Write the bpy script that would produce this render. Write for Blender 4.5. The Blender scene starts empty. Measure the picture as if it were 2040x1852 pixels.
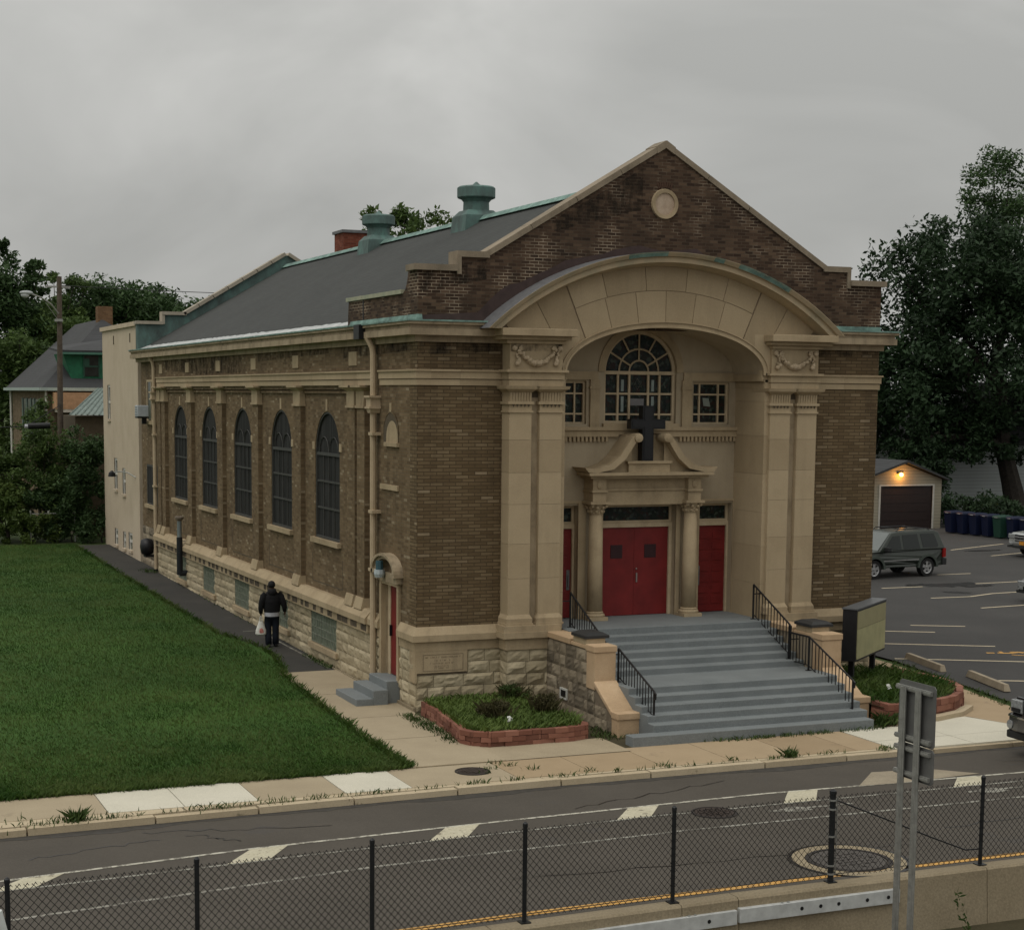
import bpy, math, random
import numpy as np
from mathutils import Vector, Matrix
PI = math.pi
sc = bpy.context.scene
COL = sc.collection
rng = random.Random(7)
nr = np.random.default_rng(11)

# ------------------------------------------------------------------ mesh helpers
class MB:
    """collects shapes; build() links them as ONE mesh object"""
    def __init__(s): s.v = []; s.f = []; s.n = 0
    def add(s, vs, fs):
        k = s.n; s.v.extend(tuple(map(float, p)) for p in vs); s.f.extend(tuple(i + k for i in f) for f in fs); s.n += len(vs); return s
    def box(s, x0, x1, y0, y1, z0, z1):
        return s.add([(x0,y0,z0),(x1,y0,z0),(x1,y1,z0),(x0,y1,z0),(x0,y0,z1),(x1,y0,z1),(x1,y1,z1),(x0,y1,z1)],
                     [(0,3,2,1),(4,5,6,7),(0,1,5,4),(1,2,6,5),(2,3,7,6),(3,0,4,7)])
    def hexa(s, P):
        return s.add(P, [(0,3,2,1),(4,5,6,7),(0,1,5,4),(1,2,6,5),(2,3,7,6),(3,0,4,7)])
    def prism(s, poly, ax, a, b):
        """polygon (2-D) swept along an axis: ax 'x': (y,z)  'y': (x,z)  'z': (x,y)"""
        def P(p, t): return {'x': (t, p[0], p[1]), 'y': (p[0], t, p[1]), 'z': (p[0], p[1], t)}[ax]
        n = len(poly)
        return s.add([P(p, a) for p in poly] + [P(p, b) for p in poly],
                     [tuple(range(n))[::-1], tuple(range(n, 2*n))] + [(i, (i+1) % n, n + (i+1) % n, n + i) for i in range(n)])
    def strip(s, A, B, close=False):
        n = len(A); m = n if close else n - 1
        return s.add(list(A) + list(B), [(i, (i+1) % n, n + (i+1) % n, n + i) for i in range(m)])
    def quad(s, a, b, c, d): return s.add([a, b, c, d], [(0,1,2,3)])
    def tube(s, pts, r, n=8, r2=None, cap=True):
        pts = [Vector(p) for p in pts]; m = len(pts); R = []
        tot = [sum(abs(pts[i+1][k]-pts[i][k]) for i in range(m-1)) for k in range(3)]; ref = Vector([1. if k == tot.index(min(tot)) else 0. for k in range(3)])
        for i, p in enumerate(pts):
            d = (pts[min(i+1, m-1)] - pts[max(i-1, 0)]).normalized()
            u = d.cross(ref).normalized(); w = d.cross(u)
            q = r if r2 is None else r + (r2 - r) * i / (m - 1)
            if isinstance(r, (list, tuple)): q = r[i]
            R.append([p + u*q*math.cos(2*PI*k/n) + w*q*math.sin(2*PI*k/n) for k in range(n)])
        vs = [p for ring in R for p in ring]; fs = []
        for i in range(m - 1):
            for k in range(n): fs.append((i*n+k, i*n+(k+1) % n, (i+1)*n+(k+1) % n, (i+1)*n+k))
        if cap: fs += [tuple(range(n)), tuple(range((m-1)*n, m*n))]
        return s.add(vs, fs)
    def lathe(s, prof, c, n=20, ax='z', cap=True):
        vs = []; m = len(prof)
        for r, h in prof:
            for k in range(n):
                a = 2*PI*k/n; p = (r*math.cos(a), r*math.sin(a), h)
                if ax == 'y': p = (p[0], p[2], p[1])
                if ax == 'x': p = (p[2], p[0], p[1])
                vs.append((c[0]+p[0], c[1]+p[1], c[2]+p[2]))
        fs = [(i*n+k, i*n+(k+1) % n, (i+1)*n+(k+1) % n, (i+1)*n+k) for i in range(m-1) for k in range(n)]
        return s.add(vs, fs + ([tuple(range(n))[::-1], tuple(range((m-1)*n, m*n))] if cap else []))
    def ball(s, c, r, n=8, m=6, sq=(1,1,1)):
        vs = []; fs = []
        for i in range(m + 1):
            t = PI*i/m
            for k in range(n):
                a = 2*PI*k/n
                vs.append((c[0]+r*sq[0]*math.sin(t)*math.cos(a), c[1]+r*sq[1]*math.sin(t)*math.sin(a), c[2]+r*sq[2]*math.cos(t)))
        for i in range(m):
            for k in range(n): fs.append((i*n+k, (i+1)*n+k, (i+1)*n+(k+1) % n, i*n+(k+1) % n))
        return s.add(vs, fs)
    def build(s, name, mat, parent=None, smooth=False, bevel=0, loc=None):
        me = bpy.data.meshes.new(name); o = loc or (0, 0, 0)
        me.from_pydata([(p[0]-o[0], p[1]-o[1], p[2]-o[2]) for p in s.v], [], s.f); me.update()
        me.materials.append(mat)
        return link(name, me, parent, smooth, bevel, loc)
def link(name, me, parent=None, smooth=False, bevel=0, loc=None):
    o = bpy.data.objects.new(name, me); COL.objects.link(o)
    if loc: o.location = loc
    if parent is not None: o.parent = parent
    if smooth: me.polygons.foreach_set('use_smooth', [True]*len(me.polygons))
    if bevel:
        b = o.modifiers.new('bevel', 'BEVEL'); b.width = bevel; b.segments = 2; b.limit_method = 'ANGLE'
    return o
def quads_mesh(name, V, k=4):
    """fast mesh from an (n*k,3) array of separate k-gons"""
    me = bpy.data.meshes.new(name); n = len(V)//k
    me.vertices.add(len(V)); me.vertices.foreach_set('co', np.asarray(V, dtype=np.float32).ravel())
    me.loops.add(n*k); me.loops.foreach_set('vertex_index', np.arange(n*k, dtype=np.int32))
    me.polygons.add(n); me.polygons.foreach_set('loop_start', np.arange(0, n*k, k, dtype=np.int32))
    me.update(calc_edges=True); return me
def tag(o, label=None, cat=None, group=None, kind=None):
    if label: o['label'] = label
    if cat: o['category'] = cat
    if group: o['group'] = group
    if kind: o['kind'] = kind
    return o
def thing(name, loc, label, cat, rz=0, group=None):
    o = bpy.data.objects.new(name, None); COL.objects.link(o); o.location = loc; o.rotation_euler = (0, 0, rz); o.empty_display_size = .3
    return tag(o, label, cat, group)
def structure(o): o['kind'] = 'structure'; return o
def copy_tree(o, parent=None):
    c = o.copy(); COL.objects.link(c)
    if parent is not None: c.parent = parent
    for ch in list(o.children): copy_tree(ch, c)
    return c
def g(y): return .012*min(max(0, y), 60)

# ------------------------------------------------------------------ materials
def M_(name):
    m = bpy.data.materials.new(name); m.use_nodes = True
    nt = m.node_tree; return m, nt, nt.nodes['Principled BSDF']
def N(nt, typ, ins=None, **kw):
    n = nt.nodes.new(typ)
    for k, v in kw.items(): setattr(n, k, v)
    for k, v in (ins or {}).items():
        if hasattr(v, 'is_linked') or isinstance(v, bpy.types.NodeSocket): nt.links.new(v, n.inputs[k])
        else: n.inputs[k].default_value = v
    return n
def mth(nt, op, a, b=0.0, c=None):
    ins = {0: a, 1: b}
    if c is not None: ins[2] = c
    return N(nt, 'ShaderNodeMath', ins, operation=op).outputs[0]
def rgba(c): return (c[0], c[1], c[2], 1)
def ramp(nt, fac, stops):
    r = N(nt, 'ShaderNodeValToRGB', {0: fac}); e = r.color_ramp.elements
    while len(e) < len(stops): e.new(.5)
    for i, (p, c) in enumerate(stops): e[i].position = p; e[i].color = rgba(c) if not isinstance(c, float) else (c, c, c, 1)
    return r.outputs[0]
def mix(nt, f, a, b, mode='MIX'):
    n = N(nt, 'ShaderNodeMix', data_type='RGBA', blend_type=mode)
    for k, v in ((0, f), (6, a), (7, b)):
        if isinstance(v, bpy.types.NodeSocket): nt.links.new(v, n.inputs[k])
        else: n.inputs[k].default_value = rgba(v) if isinstance(v, tuple) else v
    return n.outputs[2]
def noise(nt, co, scale, detail=4, rough=.6, sc3=None):
    if sc3: co = N(nt, 'ShaderNodeVectorMath', {0: co, 1: sc3}, operation='MULTIPLY').outputs[0]
    return N(nt, 'ShaderNodeTexNoise', {'Vector': co, 'Scale': scale, 'Detail': detail, 'Roughness': rough}).outputs[0]
def objco(nt): return N(nt, 'ShaderNodeTexCoord').outputs['Object']
def bump(nt, bs, h, st=.3, d=.01):
    b = N(nt, 'ShaderNodeBump', {'Strength': st, 'Distance': d, 'Height': h}); nt.links.new(b.outputs[0], bs.inputs['Normal'])
def plain(name, c, rough=.6, metal=0, var=.12, scale=6, bmp=0, spec=.3):
    """one colour with a little natural variation"""
    m, nt, bs = M_(name); co = objco(nt); n = noise(nt, co, scale)
    f = ramp(nt, n, [(.3, tuple(x*(1-var) for x in c)), (.7, tuple(min(1, x*(1+var)) for x in c))])
    nt.links.new(f, bs.inputs['Base Color']); bs.inputs['Roughness'].default_value = rough; bs.inputs['Metallic'].default_value = metal
    bs.inputs['Specular IOR Level'].default_value = spec
    if bmp: bump(nt, bs, noise(nt, co, scale*8), bmp)
    return m
def stone(name, base, dark, light, scale=1.2, streak=.35, bmp=.15, island=0., grime=(.05,.042,.03)):
    """limestone: mottling, vertical rain streaks, grain"""
    m, nt, bs = M_(name); co = objco(nt)
    c = ramp(nt, noise(nt, co, scale, 6, .65), [(.3, dark), (.5, base), (.72, light)])
    s = ramp(nt, noise(nt, co, 2.2, 5, .7, (1.6, 1.6, .22)), [(.5, 0.), (.78, 1.)])
    c = mix(nt, mth(nt, 'MULTIPLY', s, streak), c, grime)
    if island:
        r = N(nt, 'ShaderNodeNewGeometry').outputs['Random Per Island']
        c = mix(nt, island, c, ramp(nt, r, [(0, dark), (.5, base), (1, light)]))
    fine = noise(nt, co, 60, 3)
    c = mix(nt, .25, c, ramp(nt, fine, [(.35, tuple(x*.6 for x in base)), (.65, tuple(x*1.25 for x in base))]))
    nt.links.new(c, bs.inputs['Base Color']); bs.inputs['Roughness'].default_value = .85; bs.inputs['Specular IOR Level'].default_value = .2
    bump(nt, bs, fine, bmp, .006); return m
def brick(name, stops, mortar, w=.21, h=.07, j=.011, grime=.0, mvar=None, soot=(.02,.017,.014)):
    m, nt, bs = M_(name); co = objco(nt)
    sx = N(nt, 'ShaderNodeSeparateXYZ', {0: co}); gn = N(nt, 'ShaderNodeNewGeometry')
    nx = N(nt, 'ShaderNodeSeparateXYZ', {0: gn.outputs['True Normal']})
    side = mth(nt, 'GREATER_THAN', mth(nt, 'ABSOLUTE', nx.outputs[0]), .6)
    u = mth(nt, 'ADD', mth(nt, 'MULTIPLY', side, sx.outputs[1]), mth(nt, 'MULTIPLY', mth(nt, 'SUBTRACT', 1., side), sx.outputs[0]))
    rv = mth(nt, 'DIVIDE', sx.outputs[2], h); row = mth(nt, 'FLOOR', rv)
    uu = mth(nt, 'ADD', mth(nt, 'DIVIDE', u, w), mth(nt, 'MULTIPLY', mth(nt, 'MODULO', mth(nt, 'ABSOLUTE', row), 2.), .5)); colm = mth(nt, 'FLOOR', uu)
    cell = N(nt, 'ShaderNodeCombineXYZ', {0: row, 1: colm, 2: side})
    wn = N(nt, 'ShaderNodeTexWhiteNoise', {'Vector': cell.outputs[0]}).outputs[0]
    c = ramp(nt, wn, stops)
    fu = mth(nt, 'MULTIPLY', mth(nt, 'FRACT', uu), w); fv = mth(nt, 'MULTIPLY', mth(nt, 'FRACT', rv), h)
    jo = mth(nt, 'MAXIMUM', mth(nt, 'LESS_THAN', fu, j), mth(nt, 'LESS_THAN', fv, j))
    mc = mortar
    if mvar:   # patches where the pointing is pale
        mc = mix(nt, ramp(nt, noise(nt, co, .9, 3, .6), [(.5, 0.), (.62, 1.)]), mortar, mvar)
    c = mix(nt, jo, c, mc)
    big = noise(nt, co, .7, 5, .65)
    c = mix(nt, mth(nt, 'MULTIPLY', ramp(nt, big, [(.42, 0.), (.75, 1.)]), grime), c, soot)
    st = ramp(nt, noise(nt, co, 1.1, 5, .7, (1.5,1.5,.3)), [(.5, 0.), (.8, .45)]); c = mix(nt, st, c, soot)
    c = mix(nt, .3, c, mix(nt, noise(nt, co, 25, 3), (.6,.6,.6), (1.,1.,1.)), 'MULTIPLY')
    nt.links.new(c, bs.inputs['Base Color']); bs.inputs['Roughness'].default_value = .9; bs.inputs['Specular IOR Level'].default_value = .15
    bump(nt, bs, mth(nt, 'ADD', mth(nt, 'SUBTRACT', 1., jo), mth(nt, 'MULTIPLY', noise(nt, co, 60), .4)), .4, .006); return m
def ground_mat(name, a, b, c, s1, s2, rough=.9, bmp=.3, spots=None, spec=.25, island=0.):
    m, nt, bs = M_(name); co = objco(nt)
    col = ramp(nt, noise(nt, co, s1, 6, .6), [(.3, a), (.5, b), (.7, c)])
    fine = noise(nt, co, s2, 4, .7)
    col = mix(nt, .45, col, mix(nt, ramp(nt, fine, [(.3, 0.), (.7, 1.)]), tuple(x*.55 for x in b), tuple(min(1, x*1.5) for x in b)))
    if island:
        r = N(nt, 'ShaderNodeNewGeometry').outputs['Random Per Island']
        col = mix(nt, island, col, ramp(nt, r, [(0, a), (.5, b), (1, c)]))
    if spots:
        sp = ramp(nt, noise(nt, co, spots[0], 5, .7), [(spots[1], 0.), (spots[1]+.06, 1.)]); col = mix(nt, mth(nt, 'MULTIPLY', sp, spots[3]), col, spots[2])
    nt.links.new(col, bs.inputs['Base Color']); bs.inputs['Roughness'].default_value = rough; bs.inputs['Specular IOR Level'].default_value = spec
    bump(nt, bs, fine, bmp, .01); return m
def leafmat(name, stops, trans=.25, rough=.55):
    m, nt, bs = M_(name); gn = N(nt, 'ShaderNodeNewGeometry')
    c = ramp(nt, gn.outputs['Random Per Island'], stops)
    co = objco(nt); c = mix(nt, .5, c, mix(nt, ramp(nt, noise(nt, co, .5, 3), [(.35, 0.), (.65, 1.)]), tuple(x*.75 for x in stops[0][1]), stops[-1][1]))
    nt.links.new(c, bs.inputs['Base Color']); bs.inputs['Roughness'].default_value = rough; bs.inputs['Specular IOR Level'].default_value = .15
    t = N(nt, 'ShaderNodeBsdfTranslucent', {'Color': c}); mx = N(nt, 'ShaderNodeMixShader', {0: trans, 1: bs.outputs[0], 2: t.outputs[0]})
    nt.links.new(mx.outputs[0], nt.nodes['Material Output'].inputs[0]); return m
def emit(name, c, s):
    m, nt, bs = M_(name); bs.inputs['Base Color'].default_value = rgba(c); bs.inputs['Emission Color'].default_value = rgba(c); bs.inputs['Emission Strength'].default_value = s; return m
def glassy(name, c, rough=.15, var=.4, scale=3, streak=False, spec=.35):
    m, nt, bs = M_(name); co = objco(nt)
    n = noise(nt, co, scale, 4, .6, (1.5, 6, .25) if streak else None)
    nt.links.new(ramp(nt, n, [(.35, tuple(x*(1-var) for x in c)), (.7, tuple(x*(1+var*1.4) for x in c))]), bs.inputs['Base Color'])
    bs.inputs['Roughness'].default_value = rough; bs.inputs['Specular IOR Level'].default_value = spec; return m
def stained(name):
    m, nt, bs = M_(name); co = objco(nt)
    v = N(nt, 'ShaderNodeTexVoronoi', {'Vector': co, 'Scale': 15.}); cc = N(nt, 'ShaderNodeSeparateColor', {0: v.outputs['Color']})
    c = ramp(nt, cc.outputs[0], [(0, (.006,.01,.009)), (.35, (.014,.022,.016)), (.62, (.028,.014,.011)), (.8, (.018,.026,.028)), (.95, (.05,.062,.048))])
    nt.links.new(c, bs.inputs['Base Color']); bs.inputs['Roughness'].default_value = .35; bs.inputs['Specular IOR Level'].default_value = .15; bump(nt, bs, v.outputs['Distance'], .3, .01); return m

LS = stone('limestone', (.37,.288,.182), (.255,.193,.118), (.445,.352,.23), 1.1, .4)
LSD = stone('weathered limestone', (.335,.265,.175), (.19,.148,.098), (.42,.34,.235), 1.6, .85)
LSJ = stone('ashlar limestone', (.37,.288,.182), (.265,.202,.124), (.45,.357,.235), 1.0, .4, island=.55)
LSDOOR = stone('porch stucco', (.37,.303,.21), (.3,.242,.162), (.42,.35,.248), .8, .2)  # low-contrast stone colour of the porch wall and arch soffit
ROCK = stone('rock faced limestone', (.38,.318,.21), (.23,.187,.118), (.49,.42,.29), 2.2, .25, .4, .55)
ROCKD = stone('sooty rock faced stone', (.25,.205,.145), (.045,.038,.03), (.4,.34,.25), 1.8, .8, .4, .75)
MORTAR = plain('lime mortar', (.17,.135,.095), .95, var=.25)
JOINT = plain('dark joint', (.09,.07,.046), .95)
SAND = stone('sandstone coping', (.46,.325,.2), (.36,.25,.15), (.54,.4,.26), 1.5, .25)
BRICK = brick('buff brown brick', [(0,(.125,.084,.046)),(.3,(.16,.11,.061)),(.6,(.182,.127,.072)),(.85,(.2,.142,.082)),(.95,(.22,.16,.096)),(1,(.3,.24,.158))], (.15,.118,.075), grime=.3)
BRICKF = brick('banded buff brick', [(0,(.118,.081,.043)),(.35,(.146,.102,.056)),(.7,(.168,.12,.067)),(.9,(.186,.136,.078)),(.965,(.22,.165,.1)),(1,(.29,.225,.145))], (.085,.06,.034), w=.3, h=.078, j=.02, grime=.25)
BRICKG = brick('dark gable brick', [(0,(.042,.026,.018)),(.4,(.07,.043,.028)),(.75,(.095,.06,.039)),(1,(.13,.085,.055))], (.09,.066,.046), w=.21, h=.07, j=.013, grime=.45, mvar=(.42,.34,.25))
BRICKR = brick('red chimney brick', [(0,(.14,.036,.022)),(.6,(.2,.055,.032)),(1,(.25,.08,.05))], (.16,.09,.065), grime=.2)
BRICKO = brick('brown house chimney brick', [(0,(.13,.07,.035)),(1,(.2,.115,.06))], (.2,.14,.09))
TAR = plain('maroon coating', (.052,.033,.03), .7, var=.25, scale=4)
LEAD = plain('grey lead sheet', (.14,.14,.145), .55, .2, .2)
def copper():
    m, nt, bs = M_('verdigris copper'); co = objco(nt)
    c = ramp(nt, noise(nt, co, 2.5, 6, .7), [(.28, (.05,.075,.066)), (.5, (.13,.22,.19)), (.72, (.25,.38,.33))])
    nt.links.new(c, bs.inputs['Base Color']); bs.inputs['Roughness'].default_value = .75; return m
COP = copper()
def copper2():
    m, nt, bs = M_('dull green copper'); co = objco(nt)
    c = ramp(nt, noise(nt, co, 1.8, 6, .7, (1,1,.5)), [(.3, (.04,.055,.05)), (.5, (.07,.115,.105)), (.72, (.1,.2,.175))])
    nt.links.new(c, bs.inputs['Base Color']); bs.inputs['Roughness'].default_value = .7; return m
COPD = copper2()
def shingle(name, base, s=.14):
    m, nt, bs = M_(name); co = objco(nt); sx = N(nt, 'ShaderNodeSeparateXYZ', {0: co})
    row = mth(nt, 'FLOOR', mth(nt, 'DIVIDE', sx.outputs[2], s*.5)); cl = mth(nt, 'FLOOR', mth(nt, 'DIVIDE', mth(nt, 'ADD', sx.outputs[1], mth(nt, 'MULTIPLY', row, .37)), .3))
    w = N(nt, 'ShaderNodeTexWhiteNoise', {'Vector': N(nt, 'ShaderNodeCombineXYZ', {0: row, 1: cl}).outputs[0]}).outputs[0]
    c = ramp(nt, w, [(0, tuple(x*.72 for x in base)), (1, tuple(x*1.25 for x in base))])
    c = mix(nt, .5, c, ramp(nt, noise(nt, co, .6, 5), [(.3, tuple(x*.75 for x in base)), (.7, tuple(x*1.3 for x in base))]))
    fv = mth(nt, 'FRACT', mth(nt, 'DIVIDE', sx.outputs[2], s*.5)); c = mix(nt, mth(nt, 'LESS_THAN', fv, .16), c, tuple(x*.55 for x in base))
    nt.links.new(c, bs.inputs['Base Color']); bs.inputs['Roughness'].default_value = .9; bump(nt, bs, fv, .3, .01); return m
ROOF = shingle('asphalt shingle', (.03,.032,.0295)); ROOFH = shingle('house shingle', (.036,.037,.039), .2)
ALU = plain('aluminised flashing', (.4,.41,.4), .5, .3, .4, 4)
CONC = ground_mat('old concrete', (.25,.2,.135), (.32,.262,.177), (.385,.318,.22), 1.2, 40, island=.35, spots=(.9,.62,(.2,.16,.11),.45))
CONCB = ground_mat('brown aggregate concrete', (.24,.175,.105), (.32,.237,.145), (.385,.295,.19), 1.5, 50, island=.55, spots=(1.1,.62,(.2,.15,.1),.5))
CONCL = ground_mat('worn kerb concrete', (.33,.265,.175), (.41,.335,.225), (.48,.4,.28), 2, 40, island=.4, spots=(3,.62,(.12,.1,.06),.7))
CONCW = ground_mat('new white concrete', (.46,.435,.355), (.52,.49,.4), (.57,.535,.445), 1, 60)
BARR = ground_mat('stained barrier concrete', (.185,.147,.095), (.245,.2,.132), (.3,.25,.172), .8, 30, spots=(.9,.6,(.17,.13,.08),.6))
ASPH = ground_mat('street asphalt', (.055,.048,.039), (.07,.061,.05), (.086,.075,.062), .5, 45, spots=(.8,.62,(.065,.06,.056),.5))
LOT = ground_mat('parking lot asphalt', (.035,.034,.033), (.046,.044,.042), (.06,.057,.054), .35, 40, spots=(.5,.66,(.04,.038,.038),.5))
PATHA = ground_mat('side path asphalt', (.03,.029,.027), (.042,.04,.036), (.058,.054,.048), .8, 40, spots=(2,.66,(.1,.095,.08),.4))
EARTH = ground_mat('bare earth', (.03,.026,.014), (.05,.042,.022), (.075,.06,.034), 1.2, 25)
LAWN = ground_mat('mown lawn', (.017,.046,.005), (.029,.074,.008), (.05,.108,.013), .22, 30, spots=(.5,.64,(.07,.09,.02),.4))
WEEDG = ground_mat('rough grass ground', (.03,.05,.014), (.05,.078,.02), (.075,.1,.032), 1, 20)
WHITEP = ground_mat('worn white paint', (.36,.34,.28), (.43,.41,.34), (.48,.46,.39), 2, 30, spots=(7,.5,(.1,.09,.075),.8))
WHITEP2 = ground_mat('worn yellowish paint', (.36,.33,.235), (.44,.405,.3), (.5,.465,.36), 2, 30, spots=(6,.58,(.15,.13,.1),.75))
FADEP = ground_mat('faded white paint', (.2,.19,.16), (.26,.25,.215), (.32,.305,.265), 2, 30, spots=(5,.48,(.085,.076,.063),.85))
YELP = ground_mat('orange yellow paint', (.4,.22,.06), (.5,.28,.08), (.56,.33,.11), 2, 30, spots=(6,.54,(.2,.14,.08),.6))
LOTP = ground_mat('lot line paint', (.45,.37,.25), (.52,.44,.31), (.58,.5,.36), 2, 30, spots=(6,.62,(.12,.11,.1),.6))
OIL = plain('oil stain', (.012,.011,.011), .35, var=.3)
GREYP = ground_mat('grey step paint', (.135,.148,.15), (.165,.18,.182), (.2,.215,.215), 1.5, 50, rough=.7, bmp=.15, spots=(3,.68,(.22,.215,.2),.4))
DOORR = plain('red door paint', (.15,.0125,.012), .5, var=.2, scale=2.5)
DOORD = plain('dark red grille', (.03,.01,.012), .6)
TRIM = stone('cream window paint', (.47,.375,.25), (.37,.29,.185), (.54,.44,.3), 3, .25)
BLK = plain('black painted metal', (.012,.012,.013), .45, .2)
GLASS = glassy('stained glass dark', (.018,.021,.019), .2); STAIN = stained('leaded coloured glass')
SCREEN = glassy('window behind wire screen', (.026,.026,.025), .75, .5, 2.0, True, .12)
GBLOCK = glassy('glass block', (.12,.14,.105), .35, .35, 8)
CREAM = stone('cream rendered wall', (.5,.415,.31), (.43,.35,.255), (.55,.465,.355), .5, .12)
GALV = plain('galvanised steel', (.3,.3,.28), .5, .6, .18, 9)
ALUS = plain('bare aluminium sign back', (.13,.13,.125), .55, .35, .12, 4)
POSTB = plain('black vinyl coated steel', (.012,.013,.014), .4, 0, .2)
WOODP = plain('weathered pole wood', (.085,.066,.05), .9, 0, .3, 5)
GREENP = plain('green painted boards', (.015,.12,.06), .6, 0, .3, 4)
PLANT = plain('red planter brick', (.24,.07,.045), .9, 0, .35, 9, .3)

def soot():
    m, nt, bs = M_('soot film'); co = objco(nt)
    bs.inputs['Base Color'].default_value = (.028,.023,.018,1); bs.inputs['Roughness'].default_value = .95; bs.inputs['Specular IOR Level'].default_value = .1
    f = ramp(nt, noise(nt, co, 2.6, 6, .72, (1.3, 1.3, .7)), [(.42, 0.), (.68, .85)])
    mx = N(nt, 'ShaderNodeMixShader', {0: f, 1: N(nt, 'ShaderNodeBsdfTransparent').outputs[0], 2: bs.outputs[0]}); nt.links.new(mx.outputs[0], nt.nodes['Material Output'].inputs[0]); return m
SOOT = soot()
SUN_E = 0.8; EXPO = 0.15
# ================================================================== CHURCH
W = 11.9; CX = 5.95; L = 31.6; RB = .13          # width, centre line, length, depth of the window bays
church = thing('church', (0, 0, 0), 'old brown brick church with a stone arched entrance, wide grey steps and red doors', 'church')
def P(name, mb, mat, parent=None, **k): return mb.build(name, mat, parent or church, **k)

def rocks(mb, org, ud, nd, u0, u1, z0, z1, rows, holes=(), bl=.5, bulge=.045, seed=1):
    """rock-faced ashlar: each block a bulging grid. org+u*ud+z; nd = outward"""
    r = random.Random(seed); ud = Vector(ud); nd = Vector(nd); org = Vector(org); rh = (z1 - z0)/rows
    for i in range(rows):
        a = z0 + i*rh + .006; b = z0 + (i+1)*rh - .006; u = u0 - (r.random()*.4*bl if i % 2 else 0)
        while u < u1 - .02:
            w = bl*(.7 + .75*r.random()); e = min(u + w, u1); s = max(u, u0)
            if u1 - e < .12: e = u1
            segs = [(s, e)]
            for h0, h1, hz0, hz1 in holes:
                if b > hz0 + .02 and a < hz1 - .02:
                    ns = []
                    for p, q in segs:
                        if q <= h0 or p >= h1: ns.append((p, q))
                        else:
                            if p < h0: ns.append((p, h0))
                            if q > h1: ns.append((h1, q))
                    segs = ns
            for p, q in segs:
                if q - p < .06: continue
                p += .006; q -= .006; nx = max(4, int((q-p)/.085)); nz = 4; vs = []; fs = []
                px, pz = r.random()*.5 + .25, r.random()*.4 + .35; bb = bulge*(.6 + .7*r.random())
                for k in range(nz + 1):
                    for j in range(nx + 1):
                        fu, fz = j/nx, k/nz
                        ed = j in (0, nx) or k in (0, nz)
                        d = .008 if ed else bb*(1 - .5*abs(fu-px)/max(px,1-px))*(1 - .55*abs(fz-pz)/max(pz,1-pz)) + r.uniform(-.012, .014)
                        c = org + ud*(p + (q-p)*fu + (0 if ed else r.uniform(-.012,.012))) + nd*d; vs.append((c.x, c.y, c.z + a + (b-a)*fz + (0 if ed else r.uniform(-.01,.01))))
                for k in range(nz):
                    for j in range(nx):
                        q0 = k*(nx+1) + j; fs.append((q0, q0+1, q0+nx+2, q0+nx+1))
                n = len(vs); bord = [j for j in range(nx+1)] + [k*(nx+1)+nx for k in range(1, nz+1)] + [nz*(nx+1)+j for j in range(nx-1, -1, -1)] + [k*(nx+1) for k in range(nz-1, 0, -1)]
                for ix in bord:
                    v = Vector(vs[ix]) - nd*.05; vs.append(tuple(v))
                m = len(bord)
                for k in range(m): fs.append((bord[k], n + k, n + (k+1) % m, bord[(k+1) % m]))
                mb.add(vs, fs)
            u += w
def arch(c, r, zs, n, a0=0., a1=PI): return [(c + r*math.cos(a0 + (a1-a0)*i/n), zs + r*math.sin(a0 + (a1-a0)*i/n)) for i in range(n+1)]

# ---------------------------------------------------------------- core (closes the inside)
P('inner_core', MB().box(.5, 11.5, 1.6, 31.4, -.3, 8.5), JOINT)
# ---------------------------------------------------------------- front brick walls
for a_, b_ in ((0, 2.1), (W-2.1, W)): P('front_wall', MB().box(a_, b_, 0, .45, 1.86, 8.3), BRICKF)
# side wall: corner block, frieze, piers, end block (plane x = 0), bays at x = RB
BAY0, SP = 5.05, 4.42
WC = [7.1 + 4.385*k for k in range(5)]                 # window centres
mb = MB(); H0, H1 = 1.86, 8.3
mb.box(0, .4, .45, 1.16, H0, H1); mb.box(0, .4, 2.24, 3.1, H0, H1); mb.box(0, .4, 1.16, 2.24, 2.72, H1)
mb.box(0, .4, 3.1, 28.2, 7.5, H1)                    # frieze
mb.box(0.12, .4, 28.2, L, H0, H1)
P('side_wall', mb, BRICK)
mb = MB(); hw, zs, zp, ar = 1.07, 3.26, 5.47, 1.07
prev = 3.1
for i, c in enumerate(WC):
    nx = 28.2 if i == 4 else 9.4 + SP*i
    mb.box(RB, .4, prev, c - hw, H0, 7.5); mb.box(RB, .4, c + hw, nx, H0, 7.5); mb.box(RB, .4, c - hw, c + hw, H0, zs)
    A = arch(c, ar, zp, 18)
    for x in (RB, .4): mb.strip([(x, p[0], p[1]) for p in A], [(x, p[0], 7.5) for p in A])
    mb.strip([(RB, p[0], p[1]) for p in A], [(.4, p[0], p[1]) for p in A])
    # shallow panel frame under the sill
    for a, b, z0, z1 in ((c-1.35, c-1.31, 2.1, 2.85), (c+1.31, c+1.35, 2.1, 2.85)): pass
    prev = nx
P('bay_wall', mb, BRICK)
mb = MB()
for c in WC:
    mb.box(RB-.005, RB+.02, c-1.33, c-1.3, 2.08, 2.84); mb.box(RB-.005, RB+.02, c+1.3, c+1.33, 2.08, 2.84); mb.box(RB-.0055, RB+.02, c-1.3, c+1.3, 2.08, 2.1)
P('panel_outline', mb, JOINT)
mb = MB(); mb.box(RB-.06, RB+.02, 5.3, 27, 7.0, 7.06); mb.box(RB-.09, RB+.02, 5.3, 27, 7.1, 7.2); P('corbel_course', mb, BRICK)
mb = MB(); mb.box(11.5, W, .45, L, -.2, H1); P('far_side_wall', mb, BRICK)
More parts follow.
